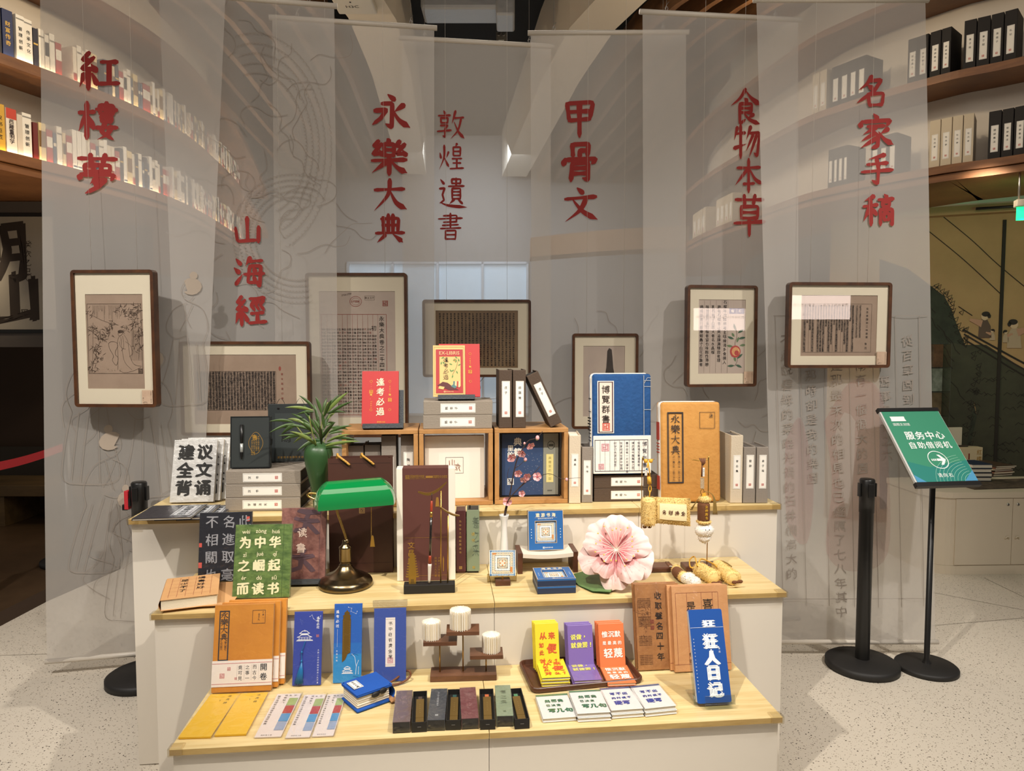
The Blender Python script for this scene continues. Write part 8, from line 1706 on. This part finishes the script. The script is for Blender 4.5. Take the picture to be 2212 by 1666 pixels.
# long pen boxes, closed and open by turns
def longbox(label, fl, fr, bl, c=None, art=None, open_=False, group=None, tabc='4a3a34'):
    hB = .030 if not open_ else .027; M, w, h = P3(fl, fr, bl, ZL+hB, 90, 0); h = min(h, .175); t = thing('bookmark_case' if open_ else 'gift_carton', label, 'gift box', M, group)
    if not open_:
        m = mat('carton_'+c, c, .35, coat=.15); mb = MB(); mb.box(0, w, 0, .0012, 0, h, m); mb.box(0, .001, .0012, hB*.99, 0, h, m); mb.box(w-.001, w, .0012, hB*.99, 0, h, m); mb.box(.001, w-.001, .0012, hB*.99, h-.001, h, m); art(mb, w, h); mb.obj('sleeve', t)
        mb = MB(); mb.box(.0012, w-.0012, .0014, hB*.985, -.0006, h-.0014, BLACKM); mb.rect(w*.35, w*.65, -hB*.5, -hB*.45, BLACK, 0) if 0 else None; mb.box(w*.36, w*.64, hB*.45, hB*.52, -.0012, -.0006, BLACK); mb.obj('inner_tray', t)
        mb = MB(); g = .0016; mb.grid(lambda u, v: (-g+u*(w+2*g), -.0016, -g+v*(h+2*g)), 6, 10, SLEEVE); mb.grid(lambda u, v: (-g+u*(w+2*g), -.0016+v*hB, -g), 6, 4, SLEEVE); mb.obj('film_wrap', t)
    else:
        b = .0025; mb = MB(); mb.box(0, w, hB-.002, hB, 0, h, BLACKM); mb.box(0, b, 0, hB-.002, 0, h, BLACKM); mb.box(w-b, w, 0, hB-.002, 0, h, BLACKM); mb.box(b, w-b, 0, hB-.002, 0, b, BLACKM); mb.box(b, w-b, 0, hB-.002, h-b, h, BLACKM); mb.box(b, w-b, hB*.55, hB-.0021, b, h-b, BLACKM); mb.box(w*.38, w*.62, hB*.45, hB*.5, -.0008, -.0001, mat('case_mark', '6a6660', .4)); mb.obj('tray', t)
        mb = MB(); a, c2 = w*.24, w*.80; G_ = mat('gilt_clip', '8d7440', .35, .75); mb.box(a, c2, hB*.22, hB*.5, h*.05, h*.20, G_, .0008); mb.box(a, c2, hB*.22, hB*.5, h*.206, h*.80, G_, .0008); mb.col('国家图书馆', (a+c2)/2, h*.6, w*.09, mat('gilt_light', 'bda468', .3, .6), pitch=h*.06, y=hB*.22-.0004); mb.obj('metal_bookmark', t)
        mb = MB(); mb.box(w*.38, w*.66, hB*.26, hB*.46, h*.80+.0005, h*.89, mat('tab_'+tabc, tabc, .6), .0006); mb.obj('silk_tab', t)
def ar(txt, colr, big=None):
    def f(mb, w, h):
        I = mat('print_'+colr, colr, .5)
        if big: 
            for k, c in enumerate(big): mb.ch(c, w*.5, h*(.76-.17*k), w*.42, I, y=-.0006, wob=.07)
        if txt: mb.col(txt, w*.48, h*.86, w*.13, I, pitch=h*.052, y=-.0008, wob=.03)
        mb.seal(w*.5, h*.14, w*.16, I, -.0006)
    return f
gc, go = 'long film wrapped cartons in the front row', 'open black cases in the front row'
longbox('plum grey film wrapped carton at the left end of the long box row', (848, 1561), (886, 1559), (859.5, 1478), '62504e', ar('', '8f7a78', '读书'), group=gc)
longbox('open black case with gold clip and dark tab beside the plum grey carton', (889, 1562), (922, 1560), (895, 1480), open_=True, group=go, tabc='4a3a34')
longbox('dark slate carton with a white line of writing in the long box row', (923, 1556), (961, 1555), (927, 1474), '3c434c', ar('为中华之崛起而读书', 'c9ccd0'), group=gc)
longbox('open black case with a teal tab beside the slate carton', (963, 1557), (995, 1556), (963, 1476), open_=True, group=go, tabc='274a48')
longbox('maroon carton in the middle of the long box row', (997, 1553), (1034, 1551), (994, 1470), '6a3a40', ar('', '9a6a6c', '養之錄'), group=gc)
longbox('open black case with an orange tab beside the maroon carton', (1037, 1556), (1070, 1555), (1031, 1474), open_=True, group=go, tabc='b5603a')
longbox('sage green carton in the long box row', (1073, 1547), (1109, 1546), (1062, 1467), '7d8d74', ar('', '5f7058', '養之采'), group=gc)
longbox('open black case with a green tab at the right end of the row', (1112, 1555), (1144, 1553), (1099, 1474), open_=True, group=go, tabc='4f7f5c')
# white notepads
NPW = mat('notepad_white', 'dcdcda', .5); GRN = ink('2f6b4a'); BLI = ink('2b3f94')
def cv_np(I, strip_c, lines):
    def f(mb, w, h):
        mb.rect(0, w, h*.93, h, mat('strip_'+strip_c, strip_c, .4), -.0007)
        mb.row(lines[0], w*.30, h*.70, w*.17, I, pitch=w*.2, y=-.001, wob=.05, bold=.045); mb.row(lines[1], w*.28, h*.51, w*.13, I, pitch=w*.16, y=-.001, wob=.05, bold=.04); mb.row(lines[2], w*.34, h*.29, w*.24, I, pitch=w*.25, y=-.001, wob=.04, bold=.06)
    return f
for k, (a, b, c, I, sc, ln, l, nn) in enumerate((((1173, 1553), (1246, 1548), (1154, 1503), GRN, '4f7a58', ('然而我', '已决定', '写几句'), 'leftmost green lettered', 1), ((1247, 1542), (1319, 1538), (1225, 1494), GRN, '4f7a58', ('然而我', '已决定', '写几句'), 'second green lettered', 2),
                                       ((1320, 1535), (1390, 1530), (1296, 1488), BLI, '46557e', ('写不出', '的时候不', '硬写'), 'left blue lettered', 2), ((1393, 1531), (1461, 1524), (1367, 1483), BLI, '46557e', ('写不出', '的时候不', '硬写'), 'rightmost blue lettered', 2))):
    M, w, h = P3(a, b, c, ZL+.0122*nn, 90, 0); h = min(h, .135)
    for j in range(nn):
        pad('notepad', '%s white notepad before the tray%s' % (l, '' if nn == 1 else (', upper of two' if j == 0 else ', lower of two')), 'notepad', Matrix.Translation((.002*j, -.0015*j, -.0122*j)) @ M, w, h, .0118, NPW, cv_np(I, sc, ln), 'white notepads before the tray', pages='e8e6e2', spine='top', sleeve=j == 0)
